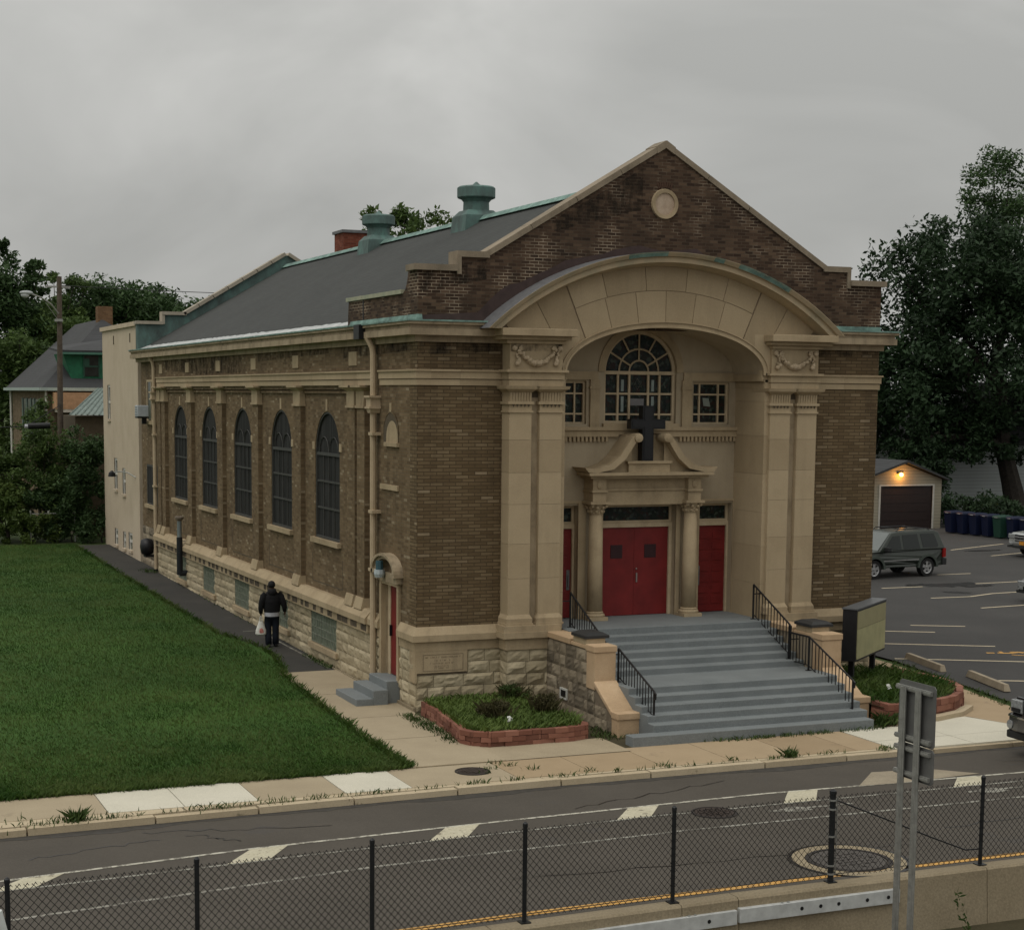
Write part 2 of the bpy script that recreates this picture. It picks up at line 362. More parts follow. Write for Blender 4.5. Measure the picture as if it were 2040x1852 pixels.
# brick piers of the side wall (capital and foot are their children)
def pier(y, w=.66, x0=-.0):
    o = P('pier', MB().box(x0, .4, y, y+w, H0, 6.66), BRICK)
    m = MB(); m.box(x0-.045, RB+.1, y-.04, y+w+.04, 6.66, 6.72); m.box(x0-.02, RB+.1, y, y+w, 6.72, 7.06)
    m.hexa([(x0-.02,y,7.06),(RB+.1,y,7.06),(RB+.1,y+w,7.06),(x0-.02,y+w,7.06),(x0-.15,y-.13,7.15),(RB+.1,y-.13,7.15),(RB+.1,y+w+.13,7.15),(x0-.15,y+w+.13,7.15)])
    m.box(x0-.17, RB+.1, y-.15, y+w+.15, 7.15, 7.2); m.build('capital', LS, o)
    MB().hexa([(x0-.10,y-.02,H0),(RB+.05,y-.02,H0),(RB+.05,y+w+.02,H0),(x0-.10,y+w+.02,H0),(x0-.03,y,2.13),(RB+.05,y,2.13),(RB+.05,y+w,2.13),(x0-.03,y+w,2.13)]).build('foot', LS, o)
for k in range(4): pier(9.1 + SP*k)
for y in (3.66, 4.42, 26.7, 27.48): pier(y, .58)
# ---------------------------------------------------------------- side windows
def side_window(c):
    A = arch(c, ar, zp, 20); x = RB + .07
    fr = MB(); B = arch(c, ar-.05, zp, 20)
    fr.strip([(x-.05, *p) for p in A], [(x-.05, *p) for p in B]); fr.strip([(x-.05, *p) for p in B], [(x+.04, *p) for p in B])
    fr.box(x-.05, x+.04, c-hw, c-hw+.05, zs, zp); fr.box(x-.05, x+.04, c+hw-.05, c+hw, zs, zp); fr.box(x-.05, x+.04, c-hw+.05, c+hw-.05, zs, zs+.06)
    fr.box(x-.045, x+.04, c-hw+.09, c+hw-.09, zp-.06, zp+.02)
    w = P('side_window', fr, DKFRAME)
    gl = MB(); gl.add([(x, c-hw, zs), (x, c+hw, zs)] + [(x, *p) for p in A], [tuple(range(23))]); gl.build('glass', SCREEN, w)
    br = MB()
    for z in (4.03, 4.72): br.box(x-.035, x+.01, c-hw+.09, c+hw-.09, z, z+.05)
    br.tube([(x-.02, *p) for p in arch(c-.42, .4, zp+.02, 8)], .014, 4); br.tube([(x-.02, *p) for p in arch(c+.42, .4, zp+.02, 8)], .014, 4)
    for d in (-.46, 0, .46): br.box(x-.03, x+.01, c+d-.012, c+d+.012, zs+.08, zp-.06)
    br.build('glazing_bar', plain_bar, w)
    MB().box(RB-.11, RB+.15, c-1.2, c+1.2, zs-.13, zs).build('sill', LS, w)
    MB().box(RB-.02, RB+.05, c-.075, c+.075, zp+ar+.02, zp+ar+.32).build('keystone', LS, w)
    for s in (-1, 1):
        y0 = c + s*(hw + .1); MB().box(RB-.02, RB+.05, y0-.1, y0+.1, zp+.08, zp+.28).build('impost', LS, w)
DKFRAME = plain('dark bronze frame', (.05,.05,.046), .6); plain_bar = plain('faded lead bar', (.05,.05,.045), .7)
for c in WC: side_window(c)
# small arched niche beside the front corner, its sill and a stone tablet below it
m = MB(); A = arch(1.72, .5, 6.08, 14)
m.strip([(-.02, *p) for p in arch(1.72, .55, 6.08, 14)], [(-.02, *p) for p in A]); m.strip([(-.02, *p) for p in A], [(.02, *p) for p in A])
nic = P('blind_niche', m, BRICK)
m = MB(); m.add([(-.012, 1.22, 5.9), (-.012, 2.22, 5.9)] + [(-.012, *p) for p in A], [tuple(range(17))]); m.build('dark_recess', JOINT, nic)
m = MB(); A2 = arch(1.62, .4, 6.0, 14); m.add([(-.016, 1.22, 5.9), (-.016, 2.02, 5.9)] + [(-.016, *p) for p in A2], [tuple(range(17))]); m.build('stone_panel', LS, nic)
MB().box(-.07, .02, 1.16, 2.05, 5.82, 5.91).build('sill', LS, nic); MB().box(-.025, .02, 1.66, 1.78, 6.6, 6.8).build('keystone', LS, nic)
P('wall_tablet', MB().box(-.04, .02, 1.18, 2.4, 4.83, 4.95), LS)
for y, w in ((4.5, .62), (9.5, .55), (13.95, .55), (18.35, .55), (22.8, .55), (27.2, .5)):
    P('frieze_tablet', MB().box(-.025, .02, y-w/2, y+w/2, 7.67, 8.0), LS)
# two rear windows between the downpipe and the cream block, with barrel below
def flat_window(y0, y1, z0, z1, sc, name='rear_window'):
    x = .12; m = MB()
    for a, b, c, d in ((y0, y0+.08, z0, z1), (y1-.08, y1, z0, z1), (y0+.08, y1-.08, z1-.08, z1), (y0+.08, y1-.08, z0, z0+.06), ((y0+y1)/2-.04, (y0+y1)/2+.04, z0+.06, z1-.08)):
        m.box(x-.03, x+.05, a, b, c, d)
    w = P(name, m, TRIM if not sc else DKFRAME); MB().box(x-.005, x+.02, y0+.08, y1-.08, z0, z1-.08).build('glass', SCREEN if sc else GLASS, w)
    MB().box(x-.12, x+.05, y0-.1, y1+.12, z0-.13, z0).build('sill', LS, w); return w
flat_window(28.75, 30.4, 5.92, 7.46, False); flat_window(28.55, 30.55, 2.75, 4.26, True, 'barred_window')

# ---------------------------------------------------------------- belt course, cornice, water table, stone base
def belt(mb, x0, x1, y0, y1, out):   # a band wrapped round a rectangle side: drawn as three stepped boxes
    pass
m = MB()
for z0, z1, e in ((7.2, 7.33, .03), (7.345, 7.5, .055), (7.5, 7.54, .09)):
    yq = [-e, .35, 1.5, 2.47]                                           # side, broken at the downpipe; separate stones
    for q0, q1 in zip(yq, yq[1:]): m.box(-e, .3, q0, q1-.004, z0, z1)
    yq = [2.83 + 1.253*k for k in range(21)]
    for q0, q1 in zip(yq, yq[1:]): m.box(-e, .3, q0, q1-.004, z0, z1)
    for q0, q1 in ((.3, .98), (.984, 2.0), (9.9, 10.9), (10.904, W+e)): m.box(q0, q1, -e, .3, z0, z1)
    m.box(W-.3, W+e, .3, 27.9, z0, z1)
P('belt_course', m, LSJ)
m = MB()
for z0, z1, e in ((8.13, 8.27, .08), (8.27, 8.41, .3), (8.41, 8.5, .26), (8.5, 8.56, .33)):
    m.box(-e, .5, -e, 31.62, z0, z1); m.box(.5, 1.9, -e, .5, z0, z1); m.box(W-1.9, W+e, -e, .5, z0, z1); m.box(W-.5, W+e, .5, 31.62, z0, z1)
P('cornice', m, LSD)
m = MB()
m.box(-.36, .3, -.36, 31.62, 8.56, 8.595); m.box(.3, 1.72, -.36, .3, 8.56, 8.595); m.box(10.12, W+.36, -.36, .3, 8.56, 8.595); m.box(W-.3, W+.36, .3, 31.6, 8.56, 8.595)
m.hexa([(-.05,-.05,8.595),(.1,-.05,8.595),(.1,4.7,8.595),(-.05,4.7,8.595),(-.012,-.012,8.72),(.1,-.012,8.72),(.1,4.7,8.72),(-.012,4.7,8.72)])
m.box(10.2, W, -.03, .1, 8.595, 8.7)
P('copper_gutter', m, COP)
# water table: sloped wash band + fascia, stone base below
m = MB()
def wash(m, a, b, n0, e1, e2, z):
    pass
for (z0, z1, e0, e1) in ((1.72, 1.9, .12, .012), (1.58, 1.72, .12, .12), (1.36, 1.58, .05, .05)):
    # e0 at the bottom, e1 at the top; along side and front
    def run(y0, y1): m.hexa([(-e0,y0,z0),(.3,y0,z0),(.3,y1,z0),(-e0,y1,z0),(-e1,y0,z1),(.3,y0,z1),(.3,y1,z1),(-e1,y1,z1)])
    m.hexa([(-e0,-e0,z0),(.3,-e0,z0),(.3,1.02,z0),(-e0,1.02,z0),(-e1,-e1,z1),(.3,-e1,z1),(.3,1.02,z1),(-e1,1.02,z1)])
    run(2.36, 3.1)
    m.hexa([(-e0-.06,3.1,z0),(.3,3.1,z0),(.3,28.2,z0),(-e0-.06,28.2,z0),(-e1-(.06 if e1 > .02 else 0),3.1,z1),(.3,3.1,z1),(.3,28.2,z1),(-e1-(.06 if e1 > .02 else 0),28.2,z1)])
    for a, b in ((.3, 2.0), (W-2.0, W)):
        m.hexa([(a,-e0,z0),(b,-e0,z0),(b,.3,z0),(a,.3,z0),(a,-e1,z1),(b,-e1,z1),(b,.3,z1),(a,.3,z1)])
P('water_table', m, LS)
STAINM = plain('black runoff stain', (.085,.066,.046), .95, var=.5, scale=5)
r = random.Random(5); y = 2.5
while y < 28.0:                                         # stained tongues on the fascia below the water table
    if not (2.4 < y < 2.9): P('dark_stain', MB().box(-.115, -.04, y, y + r.uniform(.18, .5), 1.40, 1.575), STAINM)
    y += r.uniform(.5, .8)
BW = [(5.9, 8.1), (10.35, 12.1), (14.7, 16.4), (19.1, 20.7), (23.3, 24.6)]     # basement glass-block openings
holes = [(a, b, .5, 1.37) for a, b in BW] + [(1.07, 2.34, 0, 9)]
m = MB(); m.box(.02, .35, 0, 1.16, -.4, 1.36); m.box(.02, .35, 2.24, 28.2, -.4, 1.36); m.box(.35, 3.3, .02, .35, -.4, 1.4); m.box(W-2.1, W, .02, .35, -.4, 1.4); P('stone_backing', m, MORTAR)
for u0_, u1_, sd_ in ((0, 1.07, 3), (2.34, 28.1, 4)): m = MB(); rocks(m, (0,0,0), (0,1,0), (-1,0,0), u0_, u1_, .1, 1.36, 5, holes, .5, .05, sd_); P('rock_base_side', m, ROCK)
m = MB(); m.box(-.07, .1, 0, 28.2, -.4, .1)
for k in range(0): pass
P('footing', m, BARR)
m = MB(); rocks(m, (0,0,0), (1,0,0), (0,-1,0), 0, 2.1, 0, 1.36, 5, [(0, 1.22, .86, 2)], .55, .06, 9)
rocks(m, (2.1-.1,-.42,0), (1,0,0), (0,-1,0), 0, 1.05, 0, 1.36, 5, (), .55, .06, 12)
rocks(m, (2.0,-.42,0), (0,1,0), (-1,0,0), 0, .42, 0, 1.36, 5, (), .5, .05, 13)
P('rock_base_front', m, ROCK)
m = MB(); rocks(m, (W-2.0,0,0), (1,0,0), (0,-1,0), 0, 2.0, 0, 1.36, 5, (), .55, .06, 14); P('rock_base_front', m, ROCK)
MBB = MB().box(2.02, 3.1, -.41, .02, -.3, 1.36).box(8.8, 9.88, -.41, .02, -.3, 1.36); P('pier_plinth_core', MBB, MORTAR)
# rear stretch of base, dark
m = MB(); rocks(m, (.12,0,0), (0,1,0), (-1,0,0), 28.2, 31.6, .34, 1.86, 5, (), .6, .05, 21); P('rear_base', m, ROCKD)
P('rear_base_core', MB().box(.13, .4, 28.2, L, -.2, 1.86), MORTAR)
for i, (a, b) in enumerate(BW):
    m = MB(); m.box(.004, .14, a, b, .52, 1.36); w = P('glass_block_window', m, GBLOCK)
    m = MB(); n = max(4, int((b-a)/.2))
    for k in range(n+1): m.box(-.006, .11, a+(b-a)*k/n-.008, a+(b-a)*k/n+.008, .52, 1.36)
    for k in range(5): m.box(-.0055, .11, a, b, .52+.2*k, .536+.2*k)
    m.build('grout', plain('pale grout %d' % i, (.2,.21,.165), .8), w)
    MB().box(-.1, .1, a-.22, b+.05, .36, .5).build('sill', LS, w)
    if i == 2:
        for q in (a+.25, a+1.2): MB().box(.06, .12, q, q+.36, 1.0, 1.28).build('vent_frame', plain('white vent frame', (.6,.6,.55)), w)
# corner stone with worn, illegible cut lettering
m = MB(); m.box(-.045, .3, -.045, 1.2, .87, 1.36) if 0 else m.box(.0, 1.2, -.045, .1, .87, 1.36); m.box(-.045, 0, -.045, .32, .66, 1.36)
cs = P('corner_stone', m, LS)
m = MB()
for a, b, c, d in ((.14, 1.1, 1.27, 1.285), (.14, 1.1, .91, .925), (.14, .155, .925, 1.27), (1.085, 1.1, .925, 1.27)): m.box(a, b, -.049, -.04, c, d)
r = random.Random(3)
for z, a, b in ((1.2, .2, 1.02), (1.13, .42, .78), (1.065, .32, .86), (1.0, .4, .8), (.955, .42, .74)):
    x = a
    while x < b:
        h = .035; w = .012
        if r.random() > .18:
            m.box(x, x+.006, -.048, -.04, z, z+h)
            if r.random() > .4: m.box(x+.016, x+.021, -.048, -.04, z, z+h)
            q = r.choice((0, .014, .029)); m.box(x+.006, x+.016, -.0478, -.04, z+q, z+q+.006)
        x += .031
m.build('cut_lettering', plain('worn cut letters', (.2,.155,.1), .95), cs)

# ---------------------------------------------------------------- gable front and parapets
ZA = 12.69
gab = [(0, 8.5), (W, 8.5), (W, 9.66), (W-.98, 9.66), (W-.98, 9.97), (W-1.6, 9.97), (CX, 12.58), (1.6, 9.97), (.98, 9.97), (.98, 9.66), (0, 9.66)]
P('gable', MB().prism(gab, 'y', 0, .42), BRICKG)
m = MB()
def cop(a, b, t=.12, y0=-.04, y1=.5):
    d = Vector((b[0]-a[0], b[1]-a[1])).normalized(); n = Vector((-d.y, d.x)); n = n if n.y > 0 else -n
    m.prism([a, b, (b[0]+n.x*t, b[1]+n.y*t), (a[0]+n.x*t, a[1]+n.y*t)], 'y', y0, y1)
for s in (0, 1):
    f = (lambda p: (W - p[0], p[1])) if s else (lambda p: p)
    pts = [(1.6, 9.98), (CX, 12.585)]; n = 4
    for k in range(n):
        a = f((pts[0][0]+(pts[1][0]-pts[0][0])*(k/n) + .006, pts[0][1]+(pts[1][1]-pts[0][1])*k/n + .003)); b = f((pts[0][0]+(pts[1][0]-pts[0][0])*(k+1)/n - .006, pts[0][1]+(pts[1][1]-pts[0][1])*(k+1)/n - .003)); cop(a, b)
    x0, x1 = sorted((f((.9, 0))[0], f((1.66, 0))[0])); m.box(x0, x1, -.045, .5, 9.97, 10.1)
    x0, x1 = sorted((f((.9, 0))[0], f((1.0, 0))[0])); m.box(x0, x1, -.043, .5, 9.6, 9.97)
    x0, x1 = sorted((f((-.1, 0))[0], f((.9, 0))[0])); m.box(x0, x1, -.09, .5, 9.66, 9.79)
m.prism([(CX-.22, 12.44), (CX, 12.575), (CX+.22, 12.44), (CX+.24, 12.6), (CX+.02, 12.735), (CX-.02, 12.735), (CX-.24, 12.6)], 'y', -.05, .51)
P('gable_coping', m, stone('grey brown coping stone', (.24,.195,.14), (.15,.125,.09), (.32,.265,.195), 1.5, .5))
# swept brick return behind the corner and the low parapet along the side eave
m = MB(); pr = [(.0, 8.6), (4.95, 8.6), (4.85, 9.2), (.98, 9.2)] + [(.42 + .56*(1-math.sin(t*PI/16)), 9.66 - .46*(math.cos(t*PI/16)))for t in range(0, 9)][0:9] + [(0, 9.66)]
m.prism([(.43, 8.6), (4.95, 8.6), (4.87, 9.2), (.95, 9.2), (.8, 9.28), (.7, 9.4), (.63, 9.55), (.6, 9.66), (.43, 9.66)], 'x', 0, .4)
P('side_parapet', m, BRICKG)
m = MB(); m.box(-.05, .45, .95, 3.7, 9.2, 9.29); m.box(-.05, .45, 3.72, 4.95, 9.2, 9.29); m.hexa([(-.04,.6,9.66),(.4,.6,9.66),(.4,.66,9.66),(-.04,.66,9.66),(-.04,.56,9.79),(.4,.56,9.79),(.4,.64,9.79),(-.04,.64,9.79)])
P('side_coping', m, stone('verdigris stained coping', (.33,.33,.24), (.2,.25,.19), (.4,.38,.28), 2.5, .3))
P('parapet_joint', MB().box(-.012, .02, 3.70, 3.76, 8.6, 9.3), BLK)
# maroon coated band hugging the arch hood and the cornice
HC = (CX - .1, 3.57); RO, RI = 6.62, 6.35
m = MB(); a0, a1 = math.acos(4.3/RO), PI - math.acos(4.3/RO); n = 40
B0 = [(HC[0] + (RO-.05)*math.cos(a0+(a1-a0)*i/n), HC[1] + (RO-.05)*math.sin(a0+(a1-a0)*i/n)) for i in range(n+1)]
r = random.Random(2); B1 = []
for i in range(n+1):
    t = a0+(a1-a0)*i/n; q = RO + (.17 if t > PI/2 - .15 else .06) + .05*math.sin(i*.9)+r.uniform(-.03, .03); q += .07*max(0, t-1.9)*4; B1.append((HC[0]+q*math.cos(t), HC[1]+q*math.sin(t)))
m.strip([(p[0], -.006, p[1]) for p in B0], [(p[0], -.006, p[1]) for p in B1])
m.quad((.02, -.01, 8.6), (1.6, -.01, 8.6), (1.6, -.01, 8.8), (.02, -.01, 8.7))
P('coated_band', m, TAR)
m = MB(); m.lathe([(.25, -.02), (.25, -.05), (.33, -.06), (.34, -.03), (.34, .02)], (CX, 0, 11.33), 28, 'y'); P('medallion_ring', m, LS, smooth=False)
m = MB(); m.lathe([(.01, -.02), (.26, -.022), (.26, .02)], (CX, 0, 11.33), 28, 'y'); P('medallion_disc', m, stone('pale medallion', (.42,.32,.235), (.3,.22,.15), (.52,.42,.32), 4, .3))
m = MB()
for k in range(-3, 4): a = PI/2 + k*.13; m.prism([(CX+.37*math.cos(a-.045), 11.33+.37*math.sin(a-.045)), (CX+.5*math.cos(a-.04), 11.33+.5*math.sin(a-.04)), (CX+.5*math.cos(a+.04), 11.33+.5*math.sin(a+.04)), (CX+.37*math.cos(a+.045), 11.33+.37*math.sin(a+.045))], 'y', -.012, .01)
P('brick_voussoir', m, plain('dark header brick', (.07,.038,.025), .9))

# ---------------------------------------------------------------- entrance arch
EA, EB, EZ, EC = 2.53, 1.04, 7.5, CX - .04
def ell(t, o=0.): return (EC + (EA+o)*math.copysign(abs(math.cos(t))**(2/2.08), math.cos(t)), EZ + (EB+o)*abs(math.sin(t))**(2/2.08))
n = 48; m = MB()                                     # face slab + soffit vault
E0 = [ell(PI*i/n) for i in range(n+1)]
def hood_z(x, R=RI): d = abs(x - HC[0]); return HC[1] + math.sqrt(max(0, R*R - d*d))
xs = [p[0] for p in E0]
for y in (-.345, .0):
    m.strip([(p[0], y, p[1]) for p in E0], [(p[0], y, hood_z(p[0])) for p in E0])
for xa, xb, zb in ((EC+EA, 8.64, 7.5), (3.26, EC-EA, 7.5), (1.75, 3.26, 8.42), (8.64, 10.0, 8.42)):
    q = [xa + (xb-xa)*i/8 for i in range(9)]
    for y in (-.345, .0): m.strip([(x, y, zb) for x in q], [(x, y, max(zb, hood_z(x))) for x in q])
P('arch_backing', m, plain('arch joint mortar', (.2,.15,.098), .95))
m = MB(); m.strip([(p[0], -.36, p[1]) for p in E0], [(p[0], 1.02, p[1]) for p in E0]); P('arch_soffit', m, LSDOOR, smooth=True)
# voussoirs in two rings, each a separate block with an open joint
m = MB(); OFF = .13
def inner_r(th, off):
    lo, hi = 2.0, 7.0; c, s = math.cos(th), math.sin(th)
    for _ in range(40):
        r_ = (lo+hi)/2; x, z = HC[0]+r_*c, HC[1]+r_*s
        dx = (x-EC)/(EA+off); dz = (z-EZ)/(EB+off)
        if z < EZ or abs(dx)**2.08 + abs(dz)**2.08 < 1: lo = r_
        else: hi = r_
    return lo
def vous(t0, t1, f0, f1):
    k = 5; A = []; B = []
    for i in range(k+1):
        t = t0 + (t1-t0)*i/k; ri = inner_r(t, OFF) ; c, s = math.cos(t), math.sin(t)
        if abs(HC[0] + ri*c - EC) > 2.42: ri = max(ri, (8.445-HC[1])/s)
        ra = ri if f0 is None else f0; rb = RI - .005 if f1 is None else f1
        if rb < ri + .02: return
        ra = max(ra, ri); A.append((HC[0]+ra*c, HC[1]+ra*s)); B.append((HC[0]+rb*c, HC[1]+rb*s))
    y = -.362
    m.strip([(p[0], y, p[1]) for p in A], [(p[0], y, p[1]) for p in B]); poly = A + B[::-1]
    m.strip([(p[0], y, p[1]) for p in poly], [(p[0], -.34, p[1]) for p in poly], True)
dT = .134; gp = .0012; MID = 5.8
for k in range(-6, 6):
    t0, t1 = PI/2 + (k+.5)*dT + gp - .5*dT, PI/2 + (k+1.5)*dT - gp - .5*dT
    if abs((t0+t1)/2 - PI/2) < .37: vous(t0, t1, None, MID-.006)
for k in range(-5, 6):
    t0, t1 = PI/2 + (k-.5)*.172 + gp, PI/2 + (k+.5)*.172 - gp
    if abs((t0+t1)/2 - PI/2) < .37: vous(max(t0, PI/2-.40), min(t1, PI/2+.40), MID+.006, None)
for s in (-1, 1):
    e = [.405, .53, .67, .82]
    for a, b in zip(e, e[1:]):
        t0, t1 = sorted((PI/2 + s*(a+gp), PI/2 + s*(b-gp))); vous(t0, t1, None, None)
for x0, x1 in ((3.262, 3.7), (8.2, 8.64)):            # spandrel stones beside the springing
    q = [x0 + (x1-x0)*i/10 for i in range(11)]; bot = []
    for x in q:
        d = abs(x-EC)/(EA+OFF); bot.append(7.56 if d >= 1 else max(7.56, EZ + (EB+OFF)*(1-d**2.08)**(1/2.08)))
    m.strip([(x, -.3625, b) for x, b in zip(q, bot)], [(x, -.3625, 8.44) for x in q])
P('arch_face', m, LSJ)
m = MB()
for o0, o1, y in ((.0, .05, -.42), (.05, .115, -.40), (.115, .135, -.43)):
    A = [ell(PI*i/n, o0) for i in range(n+1)]; B = [ell(PI*i/n, o1) for i in range(n+1)]
    m.strip([(p[0], y, p[1]) for p in A], [(p[0], y, p[1]) for p in B])
    for Q in (A, B): m.strip([(p[0], y, p[1]) for p in Q], [(p[0], -.34, p[1]) for p in Q])
P('archivolt', m, LS)
# curved hood mould
m = MB(); n2 = 56
def arcp(R, zc=8.43):
    aa = math.asin((zc-HC[1])/R); return [(HC[0]+R*math.cos(aa+(PI-2*aa)*i/n2), HC[1]+R*math.sin(aa+(PI-2*aa)*i/n2)) for i in range(n2+1)]
prof = [(RI-.02, -.3), (RI, -.46), (RI+.05, -.62), (RI+.06, -.7), (RO-.09, -.7), (RO-.08, -.76), (RO, -.82), (RO+.01, -.82)]
rings = [[(x, y, z) for x, z in arcp(R)] for R, y in prof]
for A, B in zip(rings, rings[1:]): m.strip(A, B)
for e in (0, -1): m.add([rg[e] for rg in rings] + [(rings[-1][e][0], 0, 8.43), (rings[0][e][0], 0, 8.43)], [tuple(range(len(rings)+2))])
hd = P('arch_hood', m, stone('hood stone with verdigris', (.40,.315,.205), (.27,.24,.165), (.46,.36,.24), 1.6, .35, grime=(.13,.2,.16)))
m = MB(); m.strip(rings[-1], [(x, .03, z+.012) for x, z in arcp(RO+.012)]); m.build('lead_cap', LEAD, hd)
for a, b in ((1.1, 1.32), (1.38, 1.42), (1.6, 1.75)):    # copper edge left in pieces along the hood
    m = MB(); q = [a + (b-a)*i/6 for i in range(7)]; m.strip([(HC[0]+(RO-.085)*math.cos(t), -.766, HC[1]+(RO-.085)*math.sin(t)) for t in q], [(HC[0]+(RO+.014)*math.cos(t), -.828, HC[1]+(RO+.014)*math.sin(t)) for t in q]); m.build('copper_edge', COP, hd)
YBK = .99
# impost ledges, swag blocks, entablature, pilasters (mirrored)
def mx(a, b, s): return (a, b) if not s else (W-.0-b, W-a)
for s in (0, 1):
    ox = .0
    def bx(m, a, b, *r):
        a, b = mx(a, b, s); return m.box(a, b, *r)
    m = MB(); bx(m, 1.68, 3.46, -.78, .0, 8.28, 8.44); bx(m, 1.74, 3.4, -.62, .0, 8.2, 8.28); bx(m, 1.9, 3.3, -.5, .0, 8.12, 8.2); P('impost_ledge', m, LS, bevel=.012)
    m = MB(); bx(m, 2.0, 3.27, -.43, .3, 7.54, 8.2); blk = P('swag_block', m, LS)
    # carved swag: rope of fruit between two bows with drops
    m = MB(); c = (2.64 if not s else W-2.64); r = random.Random(4+s)
    for k in range(26):
        t = k/25*2-1; x = c + t*.43; z = 7.7 + .27*t*t; rr = .045 + .025*(1-abs(t))
        m.ball((x + r.uniform(-.015,.015), -.475, z + r.uniform(-.02,.02)), rr*r.uniform(.8,1.15), 6, 4); m.ball((x, -.44, z-.035), rr*.8, 6, 4)
    for sg in (-1, 1):
        q = c + sg*.47
        for dx, dz in ((-.075, 8.02), (.075, 8.02)): m.lathe([(.02, -.06), (.06, -.06), (.06, .0), (.02, .0)], (q+dx, -.43, dz), 8, 'y')
        for k in range(7): m.ball((q + r.uniform(-.03,.03), -.47, 7.96-.045*k), .036 + (.026 if k > 4 else 0), 6, 4)
    m.build('carved_swag', stone('carved stone %d' % s, (.42,.33,.22), (.16,.12,.08), (.54,.44,.32), 9, .3), blk, smooth=True)
    m = MB()
    for z0, z1, e in ((7.2, 7.33, .02), (7.33, 7.345, .0), (7.345, 7.5, .04), (7.5, 7.555, .1)): bx(m, 2.0-e, 3.27+e, -.43-e, .3, z0, z1); bx(m, 3.27+e, 3.388+e*.5, -.3-e, .985, z0, z1)
    if s: m.box(8.425, 8.66, -.343, -.2, 7.4, 7.72)
    P('entablature', m, LS)
    for px0, px1 in ((2.0, 2.53), (2.73, 3.27)):
        m = MB(); zz_ = [2.12, 2.95, 3.72, 4.6, 5.3, 6.02, 6.64]
        for q0, q1 in zip(zz_, zz_[1:]): bx(m, px0, px1, -.42, .3, q0, q1-.005)
        pil = P('pilaster', m, LSJ)
        m = MB()
        for z0, z1, e in ((6.62, 6.66, .03), (6.66, 6.8, .005), (6.8, 6.86, .045), (6.86, 7.06, .0)): bx(m, px0-e, px1+e, -.42-e, .2, z0, z1)
        a, b = mx(px0, px1, s)
        def fl(z0, z1, e0, e1): m.hexa([(a-e0,-.42-e0,z0),(b+e0,-.42-e0,z0),(b+e0,.2,z0),(a-e0,.2,z0),(a-e1,-.42-e1,z1),(b+e1,-.42-e1,z1),(b+e1,.2,z1),(a-e1,.2,z1)])
        fl(7.06, 7.13, 0, .1); fl(7.13, 7.2, .12, .14)
        k = 8
        for i in range(k):
            x = a + (b-a)*(i+.5)/k; m.hexa([(x-.022,-.43,6.86),(x+.022,-.43,6.86),(x+.022,-.4,6.86),(x-.022,-.4,6.86),(x-.022,-.445,7.06),(x+.022,-.445,7.06),(x+.022,-.4,7.06),(x-.022,-.4,7.06)])
        m.build('capital', LS, pil)
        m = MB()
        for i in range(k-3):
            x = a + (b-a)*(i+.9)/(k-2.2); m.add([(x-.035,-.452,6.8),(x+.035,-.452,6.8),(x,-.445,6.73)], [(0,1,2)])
        m.build('painted_leaf_shadow', JOINT, pil)  # flat dark triangles paint the shade between the carved leaves
        m = MB(); fl(1.95, 2.05, .05, .05); fl(2.05, 2.14, .05, .0); fl(1.9, 1.95, .07, .07); m.build('base', LS, pil)
    m = MB(); bx(m, 2.53, 2.73, -.3, .3, 1.9, 6.95); P('pilaster_gap', m, LSD)
    m = MB(); a, b = mx(2.53, 2.73, s); m.prism([(a, 6.95), (b, 6.95), (b, 7.0), ((a+b)/2+.05, 7.15), ((a+b)/2-.05, 7.15), (a, 7.0)], 'y', -.31, -.2); P('gap_hood', m, JOINT)
    m = MB()
    for z0, z1, e in ((1.76, 1.9, .1), (1.62, 1.76, .12), (1.36, 1.62, .04)): bx(m, 1.98-e, 3.27, -.43-e, .2, z0, z1)
    P('pilaster_plinth', m, LS)
    m = MB()
    for q0, q1 in zip([1.7, 2.6, 3.5, 4.3, 5.2, 6.1, 6.9], [2.6, 3.5, 4.3, 5.2, 6.1, 6.9, 7.5]): bx(m, 3.27, 3.38, -.34, 1.05, q0, q1-.004)
    P('jamb', m, LSJ)
    m = MB(); a_, b_ = (3.37, 3.41) if not s else (8.42, 8.53); m.box(a_, b_, -.325, YBK, 7.37, 7.532); P('impost_band', m, LS)

# ---------------------------------------------------------------- porch back wall, windows
YB = 1.0
m = MB(); x0, x1 = 3.36, 8.54
def wallgrid(m, y, rects, xr, zr):
    xs = sorted({xr[0], xr[1], *[v for r in rects for v in r[:2]]}); zs_ = sorted({zr[0], zr[1], *[v for r in rects for v in r[2:]]})
    for a, b in zip(xs, xs[1:]):
        for c, d in zip(zs_, zs_[1:]):
            mx_, mz = (a+b)/2, (c+d)/2
            if not any(r[0] < mx_ < r[1] and r[2] < mz < r[3] for r in rects): m.quad((a,y,c),(b,y,c),(b,y,d),(a,y,d))
OPN = [(5.0, 6.9, 6.36, 7.56), (7.36, 8.35, 6.34, 7.34), (3.55, 4.54, 6.34, 7.34), (5.0, 6.95, 1.7, 4.47), (7.58, 8.5, 1.7, 4.45), (3.42, 4.36, 1.7, 4.45)]
wallgrid(m, YB, OPN, (x0, x1), (1.7, 7.56))
A = arch(CX, .95, 7.56, 24)                         # tympanum round the fanlight
ez = lambda x: EZ + EB*max(0, 1-(abs(x-EC)/EA)**2.08)**(1/2.08) + .02
m.strip([(p[0], YB, p[1]) for p in A], [(p[0], YB, max(p[1], ez(p[0]))) for p in A])
for a, b in ((x0, CX-.95), (CX+.95, x1)):
    q = [a+(b-a)*i/12 for i in range(13)]; m.strip([(x, YB, 7.56) for x in q], [(x, YB, max(7.56, ez(x))) for x in q])
